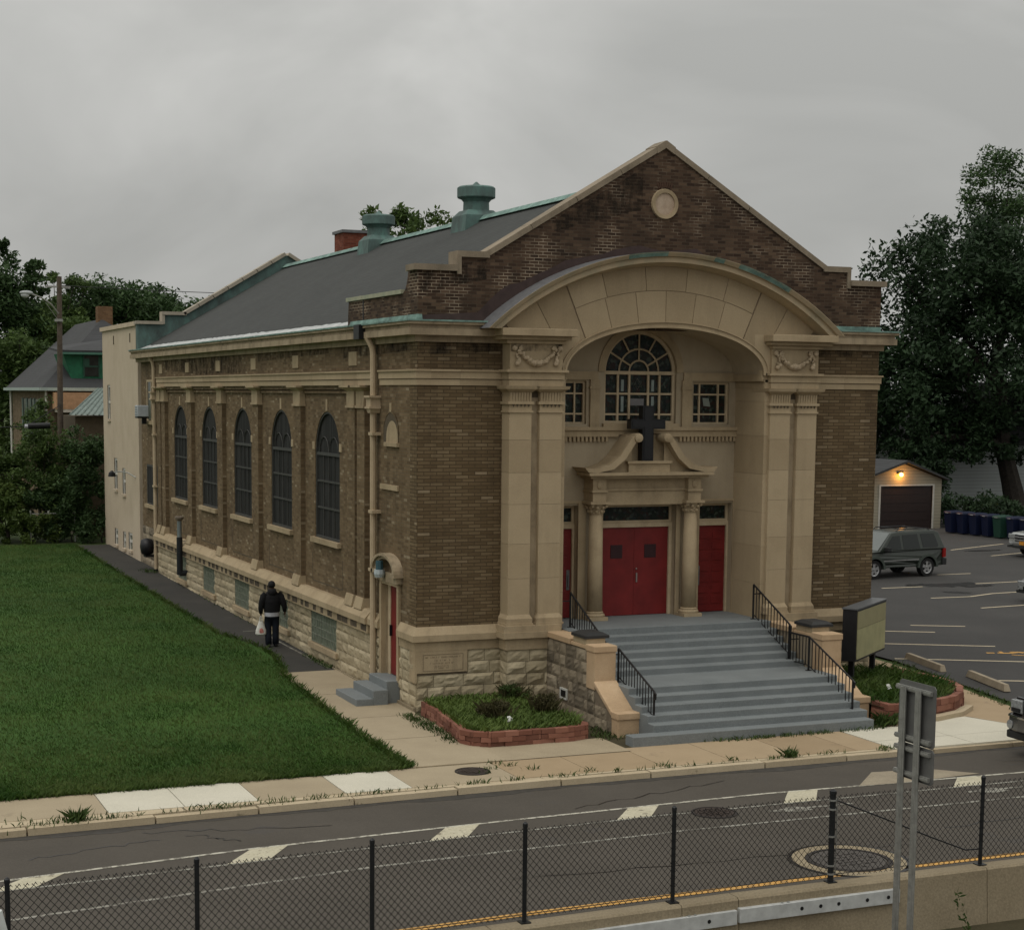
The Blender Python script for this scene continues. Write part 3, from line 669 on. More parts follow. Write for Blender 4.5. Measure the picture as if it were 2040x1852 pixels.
for r in OPN:                                        # reveals
    d = YB + (.35 if r[2] < 2 else .22)
    m.quad((r[0],YB,r[2]),(r[0],d,r[2]),(r[0],d,r[3]),(r[0],YB,r[3])); m.quad((r[1],YB,r[2]),(r[1],d,r[2]),(r[1],d,r[3]),(r[1],YB,r[3]))
    if r[0] != 5.0 or r[2] < 2: m.quad((r[0],YB,r[3]),(r[1],YB,r[3]),(r[1],d,r[3]),(r[0],d,r[3]))
P('porch_wall', m, LSDOOR)
m = MB()
for a, b in ((x0, 4.82), (7.08, x1)): m.box(a, b, YB-.05, YB+.01, 7.37, 7.56)
m.box(x0, x1, YB-.12, YB+.01, 6.2, 6.28); m.box(x0, x1, YB-.07, YB+.01, 6.1, 6.2)
for a, b in ((4.62, 4.86), (7.04, 7.3)): m.box(a, b, YB-.06, YB+.01, 6.28, 7.37); m.box(a-.02, b+.02, YB-.08, YB+.01, 7.16, 7.22)
m.box(x0, 5.35, YB-.09, YB+.01, 6.05, 6.1); m.box(6.6, x1, YB-.09, YB+.01, 6.05, 6.1)
P('porch_moulding', m, LS)
m = MB()
for a, b in ((3.45, 5.1), (6.98, 8.5)):
    x = a
    while x < b: m.box(x, x+.055, YB-.08, YB+.01, 5.94, 6.05); x += .105
P('dentil', m, LS)
def leads(m, w, r): m.tube(w, r, 4)
yw = YB + .14
m = MB(); B = arch(CX, .88, 7.56, 24)
for y0, y1 in ((YB-.03, YB+.2),):
    m.strip([(p[0], y0, p[1]) for p in arch(CX, 1.12, 7.56, 24)], [(p[0], y0, p[1]) for p in A]); m.strip([(p[0], y0, p[1]) for p in A], [(p[0], y1, p[1]) for p in A])
    m.strip([(p[0], y0, p[1]) for p in arch(CX, 1.12, 7.56, 24)], [(p[0], YB, p[1]) for p in arch(CX, 1.12, 7.56, 24)])
aw = P('arched_window', m, LS)
m = MB(); m.box(CX-.95, CX+.95, yw, yw+.02, 6.36, 7.56); m.add([(CX-.95, yw+.001, 7.56)] + [(p[0], yw+.001, p[1]) for p in A[::-1]], [tuple(range(26))]); m.build('coloured_glass', STAIN, aw)
m = MB(); yf = yw - .06
m.strip([(p[0], yf, p[1]) for p in A], [(p[0], yf, p[1]) for p in B]); m.strip([(p[0], yf, p[1]) for p in B], [(p[0], yw, p[1]) for p in B])
m.box(CX-.95, CX-.88, yf, yw, 6.36, 7.5); m.box(CX+.88, CX+.95, yf, yw, 6.36, 7.5); m.box(CX-.88, CX+.88, yf, yw, 6.36, 6.42); m.box(CX-.95, CX+.95, yf-.02, yw, 7.5, 7.58)
for d in (-.55, -.25, .25, .55): m.box(CX+d-.025, CX+d+.025, yf+.01, yw, 6.42, 7.5)
for z in (6.57, 7.05): m.box(CX-.88, CX+.88, yf+.015, yw, z-.02, z+.025)
for R in (.25, .52): m.tube([(p[0], yf+.03, p[1]) for p in arch(CX, R, 7.58, 14)], .022, 4)
for a, r0 in ((PI/2, .25), (PI/6, .25), (5*PI/6, .25), (PI/3, .52), (2*PI/3, .52)): m.tube([(CX+q*math.cos(a), yf+.03, 7.58+q*math.sin(a)) for q in (r0, .9)], .022, 4)
m.build('muntin', TRIM, aw)
m = MB()
for d in (-.41, .39):
    for z0, z1 in ((6.63, 6.99), (7.11, 7.38)): m.box(CX+d-.035, CX+d+.035, yw-.004, yw+.01, z0, z1)
m.build('pale_light', plain('milky glass strip', (.22,.26,.245), .3), aw)
m = MB(); q = (CX-.02, 7.28)
for k in range(2):
    t = [(q[0]+.13*math.sin(k*PI+i*2*PI/3), yw-.006, q[1]+.13*math.cos(k*PI+i*2*PI/3)) for i in range(4)]; m.tube(t, .009, 4)
m.build('six_pointed_star', plain('star lead', (.1,.1,.085), .5), aw)
MB().box(CX-.22, CX+.16, yw-.005, yw+.01, 6.78, 6.94).build('painted_reflection', plain('painted pane reflection', (.16,.155,.155), .25), aw)  # pale patch painted on the glass as a reflection
MB().box(CX-1.0, CX+1.0, YB-.1, YB+.15, 6.28, 6.36).build('sill', LS, aw)
for a, b in ((7.36, 8.35), (3.55, 4.54)):
    m = MB(); z0, z1 = 6.34, 7.34
    for c in ((a, a+.05, z0, z1), (b-.05, b, z0, z1), (a+.05, b-.05, z1-.05, z1), (a+.05, b-.05, z0, z0+.05)): m.box(c[0], c[1], yf, yw, c[2], c[3])
    for x in (a+.22, b-.26): m.box(x-.02, x+.02, yf+.01, yw, z0+.05, z1-.05)
    for z in (6.58, 7.05): m.box(a+.05, b-.05, yf+.015, yw, z-.02, z+.02)
    w = P('square_window', m, TRIM); MB().box(a, b, yw, yw+.02, z0, z1).build('coloured_glass', STAIN, w)
    m = MB(); m.add([(a+.36, yw-.005, 6.78), (a+.55, yw-.005, 6.76), (a+.5, yw-.005, 6.96), (a+.33, yw-.005, 6.97)], [(0,1,2,3)]); m.build('paper', plain('paper in window', (.2,.23,.2), .5), w)
# ---------------------------------------------------------------- doors
ZL = 1.78; yd = YB + .26
def trans(par, a, b, z0=4.0, z1=4.38):
    m = MB()
    for c in ((a, a+.06, z0, z1+.06), (b-.06, b, z0, z1+.06), (a+.06, b-.06, z1, z1+.06), (a+.06, b-.06, z0, z0+.06)): m.box(c[0], c[1], yd-.06, yd, c[2], c[3])
    m.build('transom_frame', TRIM, par); MB().box(a+.06, b-.06, yd-.02, yd, z0, z1).build('transom_glass', STAIN, par)
m = MB(); m.box(4.98, 5.06, yd-.1, yd+.05, ZL, 3.9); m.box(6.87, 6.95, yd-.1, yd+.05, ZL, 3.9); m.box(4.98, 6.95, yd-.1, yd+.05, 3.9, 4.0)
dd = P('double_door', m, TRIM); trans(dd, 4.98, 6.95)
for a, b in ((5.06, 5.962), (5.968, 6.87)): MB().box(a, b, yd-.04, yd, ZL+.01, 3.9).build('door_leaf', DOORR, dd)
for a in (5.34, 6.24): MB().box(a, a+.31, yd-.052, yd-.03, 3.16, 3.48).build('grille', DOORD, dd)
m = MB(); m.box(6.02, 6.05, yd-.075, yd-.03, 2.58, 2.8); m.ball((6.03, yd-.055, 2.9), .022); m.build('handle', plain('worn steel handle', (.3,.28,.26), .4, .7), dd)
for a, b, h, nm in ((7.58, 8.5, 1, 'x'), (3.42, 4.36, 0, 'y')):
    a += .003; b -= .003
    m = MB(); m.box(a, a+.05, yd-.1, yd+.05, ZL, 3.9); m.box(b-.05, b, yd-.1, yd+.05, ZL, 3.9); m.box(a, b, yd-.1, yd+.05, 3.9, 4.0)
    sd = P('single_door', m, TRIM); trans(sd, a, b)
    m = MB(); m.box(a+.05, b-.05, yd-.04, yd, ZL+.01, 3.9)
    for i in range(2):
        for k in range(7):
            x = a + .15 + i*.36; z = 1.98 + k*.265; m.box(x, x+.27, yd-.053, yd-.03, z, z+.19)
    m.build('door_leaf', DOORR, sd, bevel=.008)
    hx = a+.09 if h else b-.17
    m = MB(); m.box(hx, hx+.08, yd-.06, yd-.03, 2.45, 2.92); m.box(hx+.03, hx+.05, yd-.1, yd-.05, 2.52, 2.8); m.build('push_plate', plain('dull steel plate', (.15,.16,.16), .45, .6), sd)
m = MB()
for a, b in ((4.36, 4.56), (4.86, 5.0), (6.95, 7.06), (7.36, 7.58)): P('door_surround', MB().box(a, b, YB-.05, YB+.02, ZL, 4.5), LS)
P('door_surround', MB().box(8.504, 8.519, YB-.05, YB+.4, ZL, 4.5), LS)
P('door_lintel', MB().box(7.5, x1, YB-.04, YB+.02, 4.502, 4.56), LS); P('door_lintel', MB().box(x0, 4.45, YB-.04, YB+.02, 4.502, 4.56), LS)
# columns and broken scroll pediment
for c in (4.7, 7.2):
    y = .72; m = MB(); m.lathe([(.185, 1.98), (.175, 3.0), (.155, 4.27)], (c, y, 0), 18); cl = P('column', m, LS, smooth=True)
    m = MB(); m.box(c-.24, c+.24, y-.24, y+.24, 1.78, 1.86); m.lathe([(.235, 1.86), (.245, 1.9), (.225, 1.93), (.2, 1.94), (.21, 1.97), (.185, 1.99)], (c, y, 0), 18); m.build('base', LS, cl)
    m = MB(); m.lathe([(.16, 4.26), (.175, 4.29), (.155, 4.31), (.165, 4.4), (.22, 4.5)], (c, y, 0), 16); m.box(c-.25, c+.25, y-.25, y+.25, 4.5, 4.56)
    for k in range(8):
        a = k*PI/4
        for z, q in ((4.33, .17), (4.42, .2)): m.ball((c+q*math.cos(a+z), y+q*math.sin(a+z), z), .045, 6, 4)
    for a in (PI/4, 3*PI/4, 5*PI/4, 7*PI/4): m.ball((c+.25*math.cos(a), y+.25*math.sin(a), 4.46), .05, 6, 4)
    m.build('capital', LS, cl)
m = MB()
for c in (4.66, 7.16): m.box(c-.15, c+.19, .5, YB, 4.56, 5.1); m.box(c-.18, c+.22, .46, YB, 4.78, 4.83)
m.box(4.8, 7.05, .66, YB, 4.47, 5.1); m.box(4.8, 7.05, .62, YB, 4.8, 4.85)
m.box(4.42, 7.5, .42, YB, 5.1, 5.17); m.box(4.32, 7.58, .3, YB, 5.17, 5.24)
ped = P('door_entablature', m, LS)
m = MB()
for c in (4.67, 7.17): m.ball((c, .5, 4.95), .075, 8, 6, (1, .5, 1.3))
m.build('carved_boss', LS, ped)
for s in (0, 1):
    f = lambda x: x if not s else 11.9 - .02 - x
    up = [(4.2, 5.36), (4.5, 5.33), (4.85, 5.43), (5.1, 5.62), (5.28, 5.88), (5.42, 6.06), (5.52, 6.12)]
    lo = [(4.3, 5.25), (4.55, 5.24), (4.95, 5.32), (5.24, 5.55), (5.4, 5.78), (5.5, 5.93), (5.56, 5.98)]
    m = MB(); U = [(f(x), z) for x, z in up]; O = [(f(x), z) for x, z in lo]; poly = U + O[::-1]
    for y0, y1 in ((.3, YB),):
        m.strip([(x, y0, z) for x, z in U], [(x, y0, z) for x, z in O]); m.strip([(x, y0, z) for x, z in U], [(x, y1, z) for x, z in U]); m.strip([(x, y0, z) for x, z in O], [(x, y1, z) for x, z in O])
        m.quad((U[0][0], y0, U[0][1]), (U[0][0], y1, U[0][1]), (O[0][0], y1, O[0][1]), (O[0][0], y0, O[0][1]))
    m.lathe([(.03, .24), (.1, .26), (.11, .3), (.1, YB)], (f(5.56), 0, 6.04), 14, 'y')
    inn = [(f(x), z) for x, z in ((4.5, 5.24), (4.95, 5.33), (5.24, 5.56), (5.4, 5.79), (5.52, 6.0), (5.52, 5.24))]
    m.add([(x, .55, z) for x, z in inn], [tuple(range(6))])
    P('scroll', m, LS)
m = MB(); m.box(5.4, 6.48, .46, YB, 5.24, 5.48); m.box(5.36, 6.52, .42, YB, 5.44, 5.5); m.box(5.44, 6.44, .72, YB, 5.5, 6.1); P('pedestal', m, LS)

# ---------------------------------------------------------------- front steps and cheek walls
st = [(-5.05, .2)] + [(y, .2 + .1436*(i+1)) for i, y in enumerate((-4.73, -4.45, -4.15, -3.86, -3.56, -2.2, -1.9, -1.62, -1.33, -1.05, -.75))]
m = MB(); pf = [(-4.73, -.2)]
for i, (y, z) in enumerate(st[1:11]): pf += [(y, st[i][1]), (y, z)]
pf[1] = (-4.73, .2); pf += [(-.75, st[10][1]), (-.75, -.2)]
m.prism(pf, 'x', 3.44, 8.6); m.box(3.37, 8.53, -.7501, YB+.3, 1.4, st[11][1]); m.box(3.44, 8.6, -.75, -.5, 1.2, st[11][1]-.001)
m.box(2.8, 8.55, -5.05, -4.7, -.2, .2)
P('front_steps', m, GREYP, bevel=.012)
for s in (0, 1):
    a, b = (2.95, 3.44) if not s else (8.6, 9.1)
    m = MB()
    prof = [(-.4, -.3), (-.4, 1.61), (-2.82, 1.61), (-2.84, .92), (-3.7, .37), (-4.0, .35), (-4.0, -.3)]
    m.prism([(y, z) for y, z in prof], 'x', a+.03, b); cw = P('cheek_wall', m, MORTAR if not s else ROCKD)
    m = MB(); rk = [(.4, 1.65, -.05, 1.62), (1.65, 2.5, -.05, 1.62), (2.5, 2.9, -.05, 1.6)]
    og, nn, dd_ = (a+.03, -0., 0), (-1, 0, 0), (0, -1, 0)
    if s: og, nn = (b, 0, 0), (1, 0, 0)
    rocks(m, og, dd_, nn, .42, 2.55, 0, 1.6, 6, [(1.2, 1.55, .36, .6)], .38, .04, 31+s); rocks(m, og, dd_, nn, 2.9, 3.5, 0, .5, 2, (), .35, .04, 41); rocks(m, og, dd_, nn, 2.55, 2.9, 0, .78, 3, (), .35, .04, 42); rocks(m, og, dd_, nn, 3.5, 3.75, 0, .26, 1, (), .3, .04, 43)
    m.build('rough_stone', ROCKD, cw)
    m = MB(); m.box(a-.02, b+.02, -1.72, -.38, 1.62, 1.75); m.box(a, b, -2.55, -1.72, 1.62, 1.7); m.box(a-.02, b+.03, -2.95, -2.5, 1.6, 1.74); m.build('coping', SAND, cw, bevel=.015)
    m = MB(); m.box(a+.0, b+.01, -2.93, -2.52, .8, 1.6); m.hexa([(a-.02,-3.77,.40),(b+.03,-3.77,.40),(b+.03,-2.93,.9),(a-.02,-2.93,.9),(a-.02,-3.77,.5),(b+.03,-3.77,.5),(b+.03,-2.93,1.0),(a-.02,-2.93,1.0)])
    m.box(a-.02, b+.03, -4.09, -3.77, .36, .5); m.box(a+.005, b+.015, -4.06, -3.75, -.2, .36); m.build('sandstone_block', SAND, cw, bevel=.015)
    if not s:
        m = MB(); m.box(a-.01, a+.04, -1.56, -1.52, .36, .6); m.box(a-.01, a+.04, -1.24, -1.2, .36, .6); m.box(a-.01, a+.04, -1.52, -1.24, .56, .6); m.box(a-.01, a+.04, -1.52, -1.24, .36, .4); m.build('vent_frame', plain('white painted frame', (.5,.5,.46)), cw); MB().box(a, a+.03, -1.52, -1.24, .4, .56).build('vent_opening', BLK, cw)
    MB().box(a+.02, b-.02+.12*(1-s)*0, -2.47, -1.8, 1.7, 1.84).build('cap_block', LS, cw, bevel=.01)
    c0 = MB(); c0.box(a-.02, b+.06, -2.5, -1.78, 1.84, 1.9); c0.hexa([(a-.02,-2.5,1.9),(b+.06,-2.5,1.9),(b+.06,-1.78,1.9),(a-.02,-1.78,1.9),(a+.1,-2.38,1.96),(b-.05,-2.38,1.96),(b-.05,-1.9,1.96),(a+.1,-1.9,1.96)]); c0.build('dark_cap', plain('black stone cap %d' % s, (.028,.028,.028), .6, bmp=.2), cw)

# ---------------------------------------------------------------- side door
m = MB(); m.box(-.06, .06, 1.04, 1.163, .5, 2.72); m.box(-.06, .06, 2.236, 2.38, .5, 2.72); m.box(-.05, .06, 1.163, 2.236, 2.66, 2.718)
sdn = P('side_door', m, LS)
m = MB(); m.box(.34, .38, 1.16, 2.24, .5, 2.66); m.build('inner_wall', LSD, sdn); MB().box(.058, .36, 2.216, 2.232, .5, 2.66).build('reveal', LSD, sdn)
MB().box(.06, .34, 1.165, 1.2, .5, 2.66).build('reveal', LSD, sdn); MB().box(.1, .17, 2.04, 2.214, .5, 2.66).build('door_post', TRIM, sdn)
MB().box(.12, .16, 1.2, 2.04, .56, 2.64).build('door_leaf', DOORR, sdn); m = MB(); m.box(.06, .12, 1.95, 1.99, 1.45, 1.7); m.build('handle', BLK, sdn)
m = MB(); m.box(-.08, .05, .98, 2.42, 2.72, 2.95)
for r0, r1, x in ((.34, .42, -.17), (.42, .48, -.23)):
    A1 = [(1.7+(p[0]-1.7)*1.7, 2.98+(p[1]-2.98)*.84) for p in arch(1.7, r0, 2.98, 16)]; B1_ = [(1.7+(p[0]-1.7)*1.7, 2.98+(p[1]-2.98)*.86) for p in arch(1.7, r1, 2.98, 16)]
    m.strip([(x, *p) for p in A1], [(x, *p) for p in B1_]); m.strip([(x, *p) for p in B1_], [(.02, *p) for p in B1_]); m.strip([(x, *p) for p in A1], [(.02, *p) for p in A1])
for c in (1.02, 2.38): m.box(-.22, .02, c-.15, c+.15, 2.9, 2.985); m.box(-.15, .02, c-.1, c+.1, 2.76, 2.9)
m.build('arched_hood', LSD, sdn)
lm = MB(); lm.tube([(-.2, 1.95, 3.0), (-.2, 1.95, 3.2)], .09, 8); lm.build('lamp_body', plain('blue grey lamp', (.04,.09,.11), .5), sdn); lm = MB(); lm.lathe([(.1, 2.82), (.13, 2.9), (.12, 3.0)], (-.2, 1.95, 0), 10); lm.build('lamp_globe', plain('white lamp globe', (.4,.45,.47), .4), sdn)
m = MB(); m.box(-.32, .2, 1.08, 2.34, -.1, .54); m.box(-.68, -.32, .95, 2.42, -.1, .37); m.box(-1.08, -.68, .95, 2.5, -.1, .19); P('side_steps', m, GREYP, bevel=.015)

# ---------------------------------------------------------------- downpipes
def downpipe(y, ztop, zbot, x=-.13, r=.075, hopper=None, clips=(), cy=0):
    m = MB(); m.tube([(x-.13, y+.05, 8.3), (x-.02, y, 8.05), (x, y, 7.9), (x, y, zbot)], r, 10); d = P('downpipe', m, PIPE)
    m = MB(); z = hopper; m.box(x-.16, 0, y-.2, y+.2, z+.25, z+.3); m.box(x-.12, 0, y-.15, y+.15, z+.05, z+.25); m.box(x-.15, 0, y-.18, y+.18, z, z+.05); m.hexa([(x-.1,y-.1,z-.1),(0,y-.1,z-.1),(0,y+.1,z-.1),(x-.1,y+.1,z-.1),(x-.12,y-.14,z),(0,y-.14,z),(0,y+.14,z),(x-.12,y+.14,z)]); m.build('hopper', PIPE, d)
    for z in clips: MB().box(x-.09, 0, y-.2, y+.09, z, z+.07).build('bracket', PIPE, d)
    MB().tube([(x, y, zbot), (x, y, zbot-.14), (x-.08, y+.02, zbot-.3)], r*1.35, 8).build('shoe', BLK, d)
PIPE = stone('cream painted pipe', (.44,.345,.23), (.36,.28,.18), (.5,.4,.28), 2, .25)
downpipe(2.62, 8.2, .38, hopper=6.66, clips=(6.05, 4.25, 2.9)); downpipe(28.3, 8.2, .45, x=-.05, hopper=6.72, clips=(5.4, 3.5))
P('gutter_outlet', MB().box(-.42, -.28, 2.8, 3.2, 8.25, 8.58), BLK)

# ---------------------------------------------------------------- roof
SL = (12.0-8.68)/5.85
m = MB(); m.prism([(.08, 8.6), (CX, 11.98), (W-.08, 8.6)], 'y', .42, 31.6)
rf = P('roof', m, ROOF)
MB().prism([(CX-.2, 11.93), (CX-.05, 12.07), (CX+.05, 12.07), (CX+.2, 11.93)], 'y', .42, 31.6).build('ridge_cap', COP, rf)
m = MB(); r = random.Random(8); n = 90; A = []; B = []
for i in range(n+1):
    y = 4.95 + (31.4-4.95)*i/n; A.append((-.03, y, 8.6 + r.uniform(0, .015))); w = .26 + r.uniform(-.02, .02); B.append((.08+w, y, 8.615 + w*SL + r.uniform(.0, .015)))
m.strip(A, B); m.build('eave_flashing', ALU, rf)
for y in (11.35, 20.1):
    m = MB(); x = CX-.05; k = SL
    m.hexa([(x-.62,y-.6,11.2),(x+.62,y-.6,11.2),(x+.62,y+.6,11.2),(x-.62,y+.6,11.2),(x-.52,y-.55,12.08),(x+.52,y-.55,12.08),(x+.52,y+.55,12.08),(x-.52,y+.55,12.08)])
    m.hexa([(x-.52,y-.55,12.08),(x+.52,y-.55,12.08),(x+.52,y+.55,12.08),(x-.52,y+.55,12.08),(x-.38,y-.38,12.24),(x+.38,y-.38,12.24),(x+.38,y+.38,12.24),(x-.38,y+.38,12.24)])
    m.lathe([(.38, 12.2), (.37, 12.48), (.44, 12.56), (.54, 12.6), (.55, 12.62), (.55, 12.88), (.5, 12.92), (.12, 12.97), (.02, 13.06)], (x, y, 0), 20); m.build('roof_vent', COPD, rf)
m = MB(); m.box(6.35, 7.5, 25.4, 26.5, 11.0, 12.82); m.build('chimney', BRICKR, rf); MB().box(6.28, 7.57, 25.33, 26.57, 12.82, 12.92).build('chimney_cap', LEAD, rf)
# rear gable parapet with copper lined inner face
rg = [(.0, 8.6), (W, 8.6), (W, 9.6), (W-1.04, 9.6), (W-1.04, 9.97), (W-1.85, 9.97), (CX, 12.42), (1.85, 9.97), (1.04, 9.97), (1.04, 9.6), (0, 9.6)]
P('rear_gable', MB().prism(rg, 'y', 31.6, 31.95), COPD)
m = MB()
for s in (0, 1):
    f = (lambda x: W-x) if s else (lambda x: x)
    for k in range(7):
        a = (f(1.85+4.1*k/7), 9.98+2.45*k/7); b = (f(1.85+4.1*(k+.95)/7), 9.98+2.45*(k+.95)/7); cop(a, b, .13, 31.5, 32.05)
    x0, x1 = sorted((f(.96), f(1.9))); m.box(x0, x1, 31.5, 32.05, 9.97, 10.1)
    x0, x1 = sorted((f(.96), f(1.06))); m.box(x0, x1, 31.52, 32.05, 9.62, 9.97)
    x0, x1 = sorted((f(-.05), f(1.0))); m.box(x0, x1, 31.51, 32.05, 9.6, 9.72)
P('rear_coping', m, stone('rear coping', (.34,.3,.24), (.24,.21,.17), (.42,.37,.3), 2, .3))

# soot films under the ledges (thin stain layers lying on the masonry)
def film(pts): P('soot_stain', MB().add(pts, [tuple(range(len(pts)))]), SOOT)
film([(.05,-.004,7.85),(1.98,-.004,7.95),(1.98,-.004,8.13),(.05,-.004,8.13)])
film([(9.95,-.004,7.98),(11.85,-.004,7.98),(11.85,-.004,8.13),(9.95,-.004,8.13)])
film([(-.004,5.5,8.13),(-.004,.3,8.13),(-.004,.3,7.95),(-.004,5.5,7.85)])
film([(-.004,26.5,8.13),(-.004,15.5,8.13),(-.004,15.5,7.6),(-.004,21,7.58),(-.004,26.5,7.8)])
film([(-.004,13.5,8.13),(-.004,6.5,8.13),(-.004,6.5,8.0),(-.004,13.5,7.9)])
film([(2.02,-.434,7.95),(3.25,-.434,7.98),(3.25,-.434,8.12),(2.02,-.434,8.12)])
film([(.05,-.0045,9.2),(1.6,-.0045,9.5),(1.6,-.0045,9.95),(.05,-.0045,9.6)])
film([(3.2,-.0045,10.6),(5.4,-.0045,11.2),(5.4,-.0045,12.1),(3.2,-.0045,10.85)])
# ================================================================== GROUND, ROAD, PAVING
def sheet(name, pts, mat, off=0., kind='structure', nsub=None):
    """flat polygon draped on the gently rising ground"""
    m = MB(); m.add([(x, y, (g(y) + off)) for x, y in pts], [tuple(range(len(pts)))]); o = m.build(name, mat); o['kind'] = kind; return o
def rowsheet(name, L_, R_, mat, off=0.):
    """strip between two polylines with the same number of points"""
    m = MB(); m.strip([(x, y, g(y)+off) for x, y in L_], [(x, y, g(y)+off) for x, y in R_]); o = m.build(name, mat); o['kind'] = 'structure'; return o
ys = [-7.15, 0, 20, 40, 60, 400, 3000]
rowsheet('ground', [(-2500, y) for y in ys], [(2500, y) for y in ys], WEEDG, -.05)
m = MB(); m.add([(-300,-28.5,-.12),(-60,-17.8,-.12),(0,-15.15,-.12),(300,-15.15,-.12),(300,-7.0,-.12),(-300,-7.0,-.12)], [(0,1,2,3,4,5)]); structure(m.build('road', ASPH))
m = MB(); m.add([(-300,-80,-.62),(300,-80,-.62),(300,-15.3,-.62),(-300,-15.3,-.62)], [(0,1,2,3)]); structure(m.build('lower_ground', EARTH))
def curbx(x): return -7.18 - .035*max(0, -x-1)
# lawn
lawn_edge = [(-1.42, 39.5), (-1.44, 30), (-1.47, 20), (-1.45, 12.5), (-1.15, 11.2), (-.95, 9.8), (-1.0, 8), (-1.3, 6.3), (-1.52, 5.4), (-1.75, 2), (-1.95, -2), (-2.08, -5.36)]
rowsheet('lawn', [(-40, y) for x, y in lawn_edge], lawn_edge, LAWN, .012)
rowsheet('side_path', [(-2.0, 39), (-2, 20), (-2, 5.5)], [(.1, 39), (.1, 20), (.1, 5.5)], PATHA, 0.0)
m = MB(); 
for a, b in (((-1.6, 5.7), (-1.62, 2.6)), ((-1.62, 2.57), (-1.85, -.3)), ((-1.85, -.33), (-2.0, -2.7)), ((-2.0, -2.73), (-2.1, -5.35))):
    m.add([(a[0]+.03, a[1], g(a[1])-.2), (b[0]+.03, b[1], g(b[1])-.2), (.35 if b[1] > 0 else -.1, b[1], g(b[1])-.2), (.35 if a[1] > .4 else -.1, a[1], g(a[1])-.2),
           (a[0]+.03, a[1], g(a[1])+.022), (b[0]+.03, b[1], g(b[1])+.022), (.35 if b[1] > 0 else -.1, b[1], g(b[1])+.022), (.35 if a[1] > .4 else -.1, a[1], g(a[1])+.022)], [(0,3,2,1),(4,5,6,7),(0,1,5,4),(1,2,6,5),(2,3,7,6),(3,0,4,7)])
structure(m.build('side_walk', CONC))
m = MB()
for p, q in (((-.68, 12.8), (-.05, 12.9)), ((-.05, 12.9), (-.2, 11.4)), ((-.2, 11.4), (-.15, 6.0))):
    d = Vector((q[0]-p[0], q[1]-p[1])).normalized()*.03; m.add([(p[0]-d.y, p[1]+d.x, g(p[1])+.006), (q[0]-d.y, q[1]+d.x, g(q[1])+.006), (q[0]+d.y, q[1]-d.x, g(q[1])+.006), (p[0]+d.y, p[1]-d.x, g(p[1])+.006)], [(0,1,2,3)])
structure(m.build('painted_path_line', FADEP))
# pavement slabs
jn = [-46.5+1.31*k for k in range(29)] + [-7.95, -6.66, -5.37, -3.8, -2.55, -.45, 1.05, 2.55, 4.05, 5.55, 6.9, 7.7]
jn = sorted(set(jn)); m1 = MB(); m2 = MB(); m3 = MB()
for a, b in zip(jn, jn[1:]):
    if a < -8.2 and b > -7.9: b = -7.96
    if b - a < .3: continue
    white = any(abs(a - q) < .02 for q in (-7.95, -6.66, -3.8))
    mm = m3 if white else (m2 if a > -.6 else m1)
    mm.box(a+.008, b-.008, (-6.82 if a > -.6 else -6.86) + (0 if white else .0), -5.34 if a < 2.4 else -5.05, -.2, 0.004*(1 if white else 0))
structure(m1.build('pavement', CONC)); structure(m2.build('brown_pavement', CONCB))
m3.box(-2.1, -.46, -5.34, -5.3, -.2, -.002)
m = MB()
def wslab(P_, z=.004): 
    m3.add([(x, y, -.2) for x, y in P_] + [(x, y, z) for x, y in P_], [(3,2,1,0),(4,5,6,7),(0,1,5,4),(1,2,6,5),(2,3,7,6),(3,0,4,7)])
wslab([(7.72, -6.2), (9.6, -6.2), (9.6, -5.02), (7.72, -5.02)]); wslab([(7.72, -7.05), (9.6, -7.05), (9.6, -6.22), (7.72, -6.22)])
wslab([(9.62, -6.2), (11.9, -6.2), (11.3, -4.55), (9.62, -4.8)], .002); wslab([(9.62, -7.05), (12.3, -7.05), (11.9, -6.22), (9.62, -6.22)])
structure(m3.build('new_pavement_slab', CONCW))
m = MB(); r = random.Random(6); x = -46.
while x < 7.6:                                        # outer strip + kerb stones, slightly uneven
    w = r.uniform(1.4, 2.3); b = min(x+w, 7.68); c0, c1 = curbx(x), curbx(b); dz = r.uniform(-.012, .012)
    o = -6.83 if x < -.6 else -6.78
    m.hexa([(x+.012,c0+.24,-.2),(b-.012,c1+.24,-.2),(b-.012,o,-.2),(x+.012,o,-.2),(x+.012,c0+.24,-.004+dz),(b-.012,c1+.24,-.004+dz),(b-.012,o,-.006),(x+.012,o,-.006)])
    x = b
structure(m.build('pavement_edge_strip', CONCL))
m = MB(); x = -46.
while x < 60:
    w = r.uniform(1.6, 2.6); b = x+w; c0, c1 = curbx(x), curbx(b); dz = r.uniform(-.02, .006) - (.02 if x > 7.2 and x < 40 else 0)
    m.hexa([(x+.015,c0,-.3),(b-.015,c1,-.3),(b-.015,c1+.2,-.3),(x+.015,c0+.2,-.3),(x+.015,c0+.015,0+dz),(b-.015,c1+.015,dz),(b-.015,c1+.2,dz),(x+.015,c0+.2,dz)]); x = b
structure(m.build('kerb', CONCL))
m = MB()                                              # brown walk on the car-park side and paving round the right bed
m.add([(9.0,-5.0,.0),(11.35,-4.55,.0),(11.9,-6.2,.0),(12.6,-7.05,.0),(13.0,-4.4,.001),(13.75,-.8,.0),(14.3,2.5,.0),(14.5,30,.36),(11.8,30,.36),(11.8,-.1,.0),(9.0,-.1,.0)], [tuple(range(11))]); structure(m.build('brown_walk', CONCB))
m = MB(); m.add([(-.1,-5.35,-.003),(9,-5.05,-.003),(9,-.0,-.003),(-.1,-.0,-.003)], [(0,1,2,3)]); structure(m.build('front_ground', EARTH))
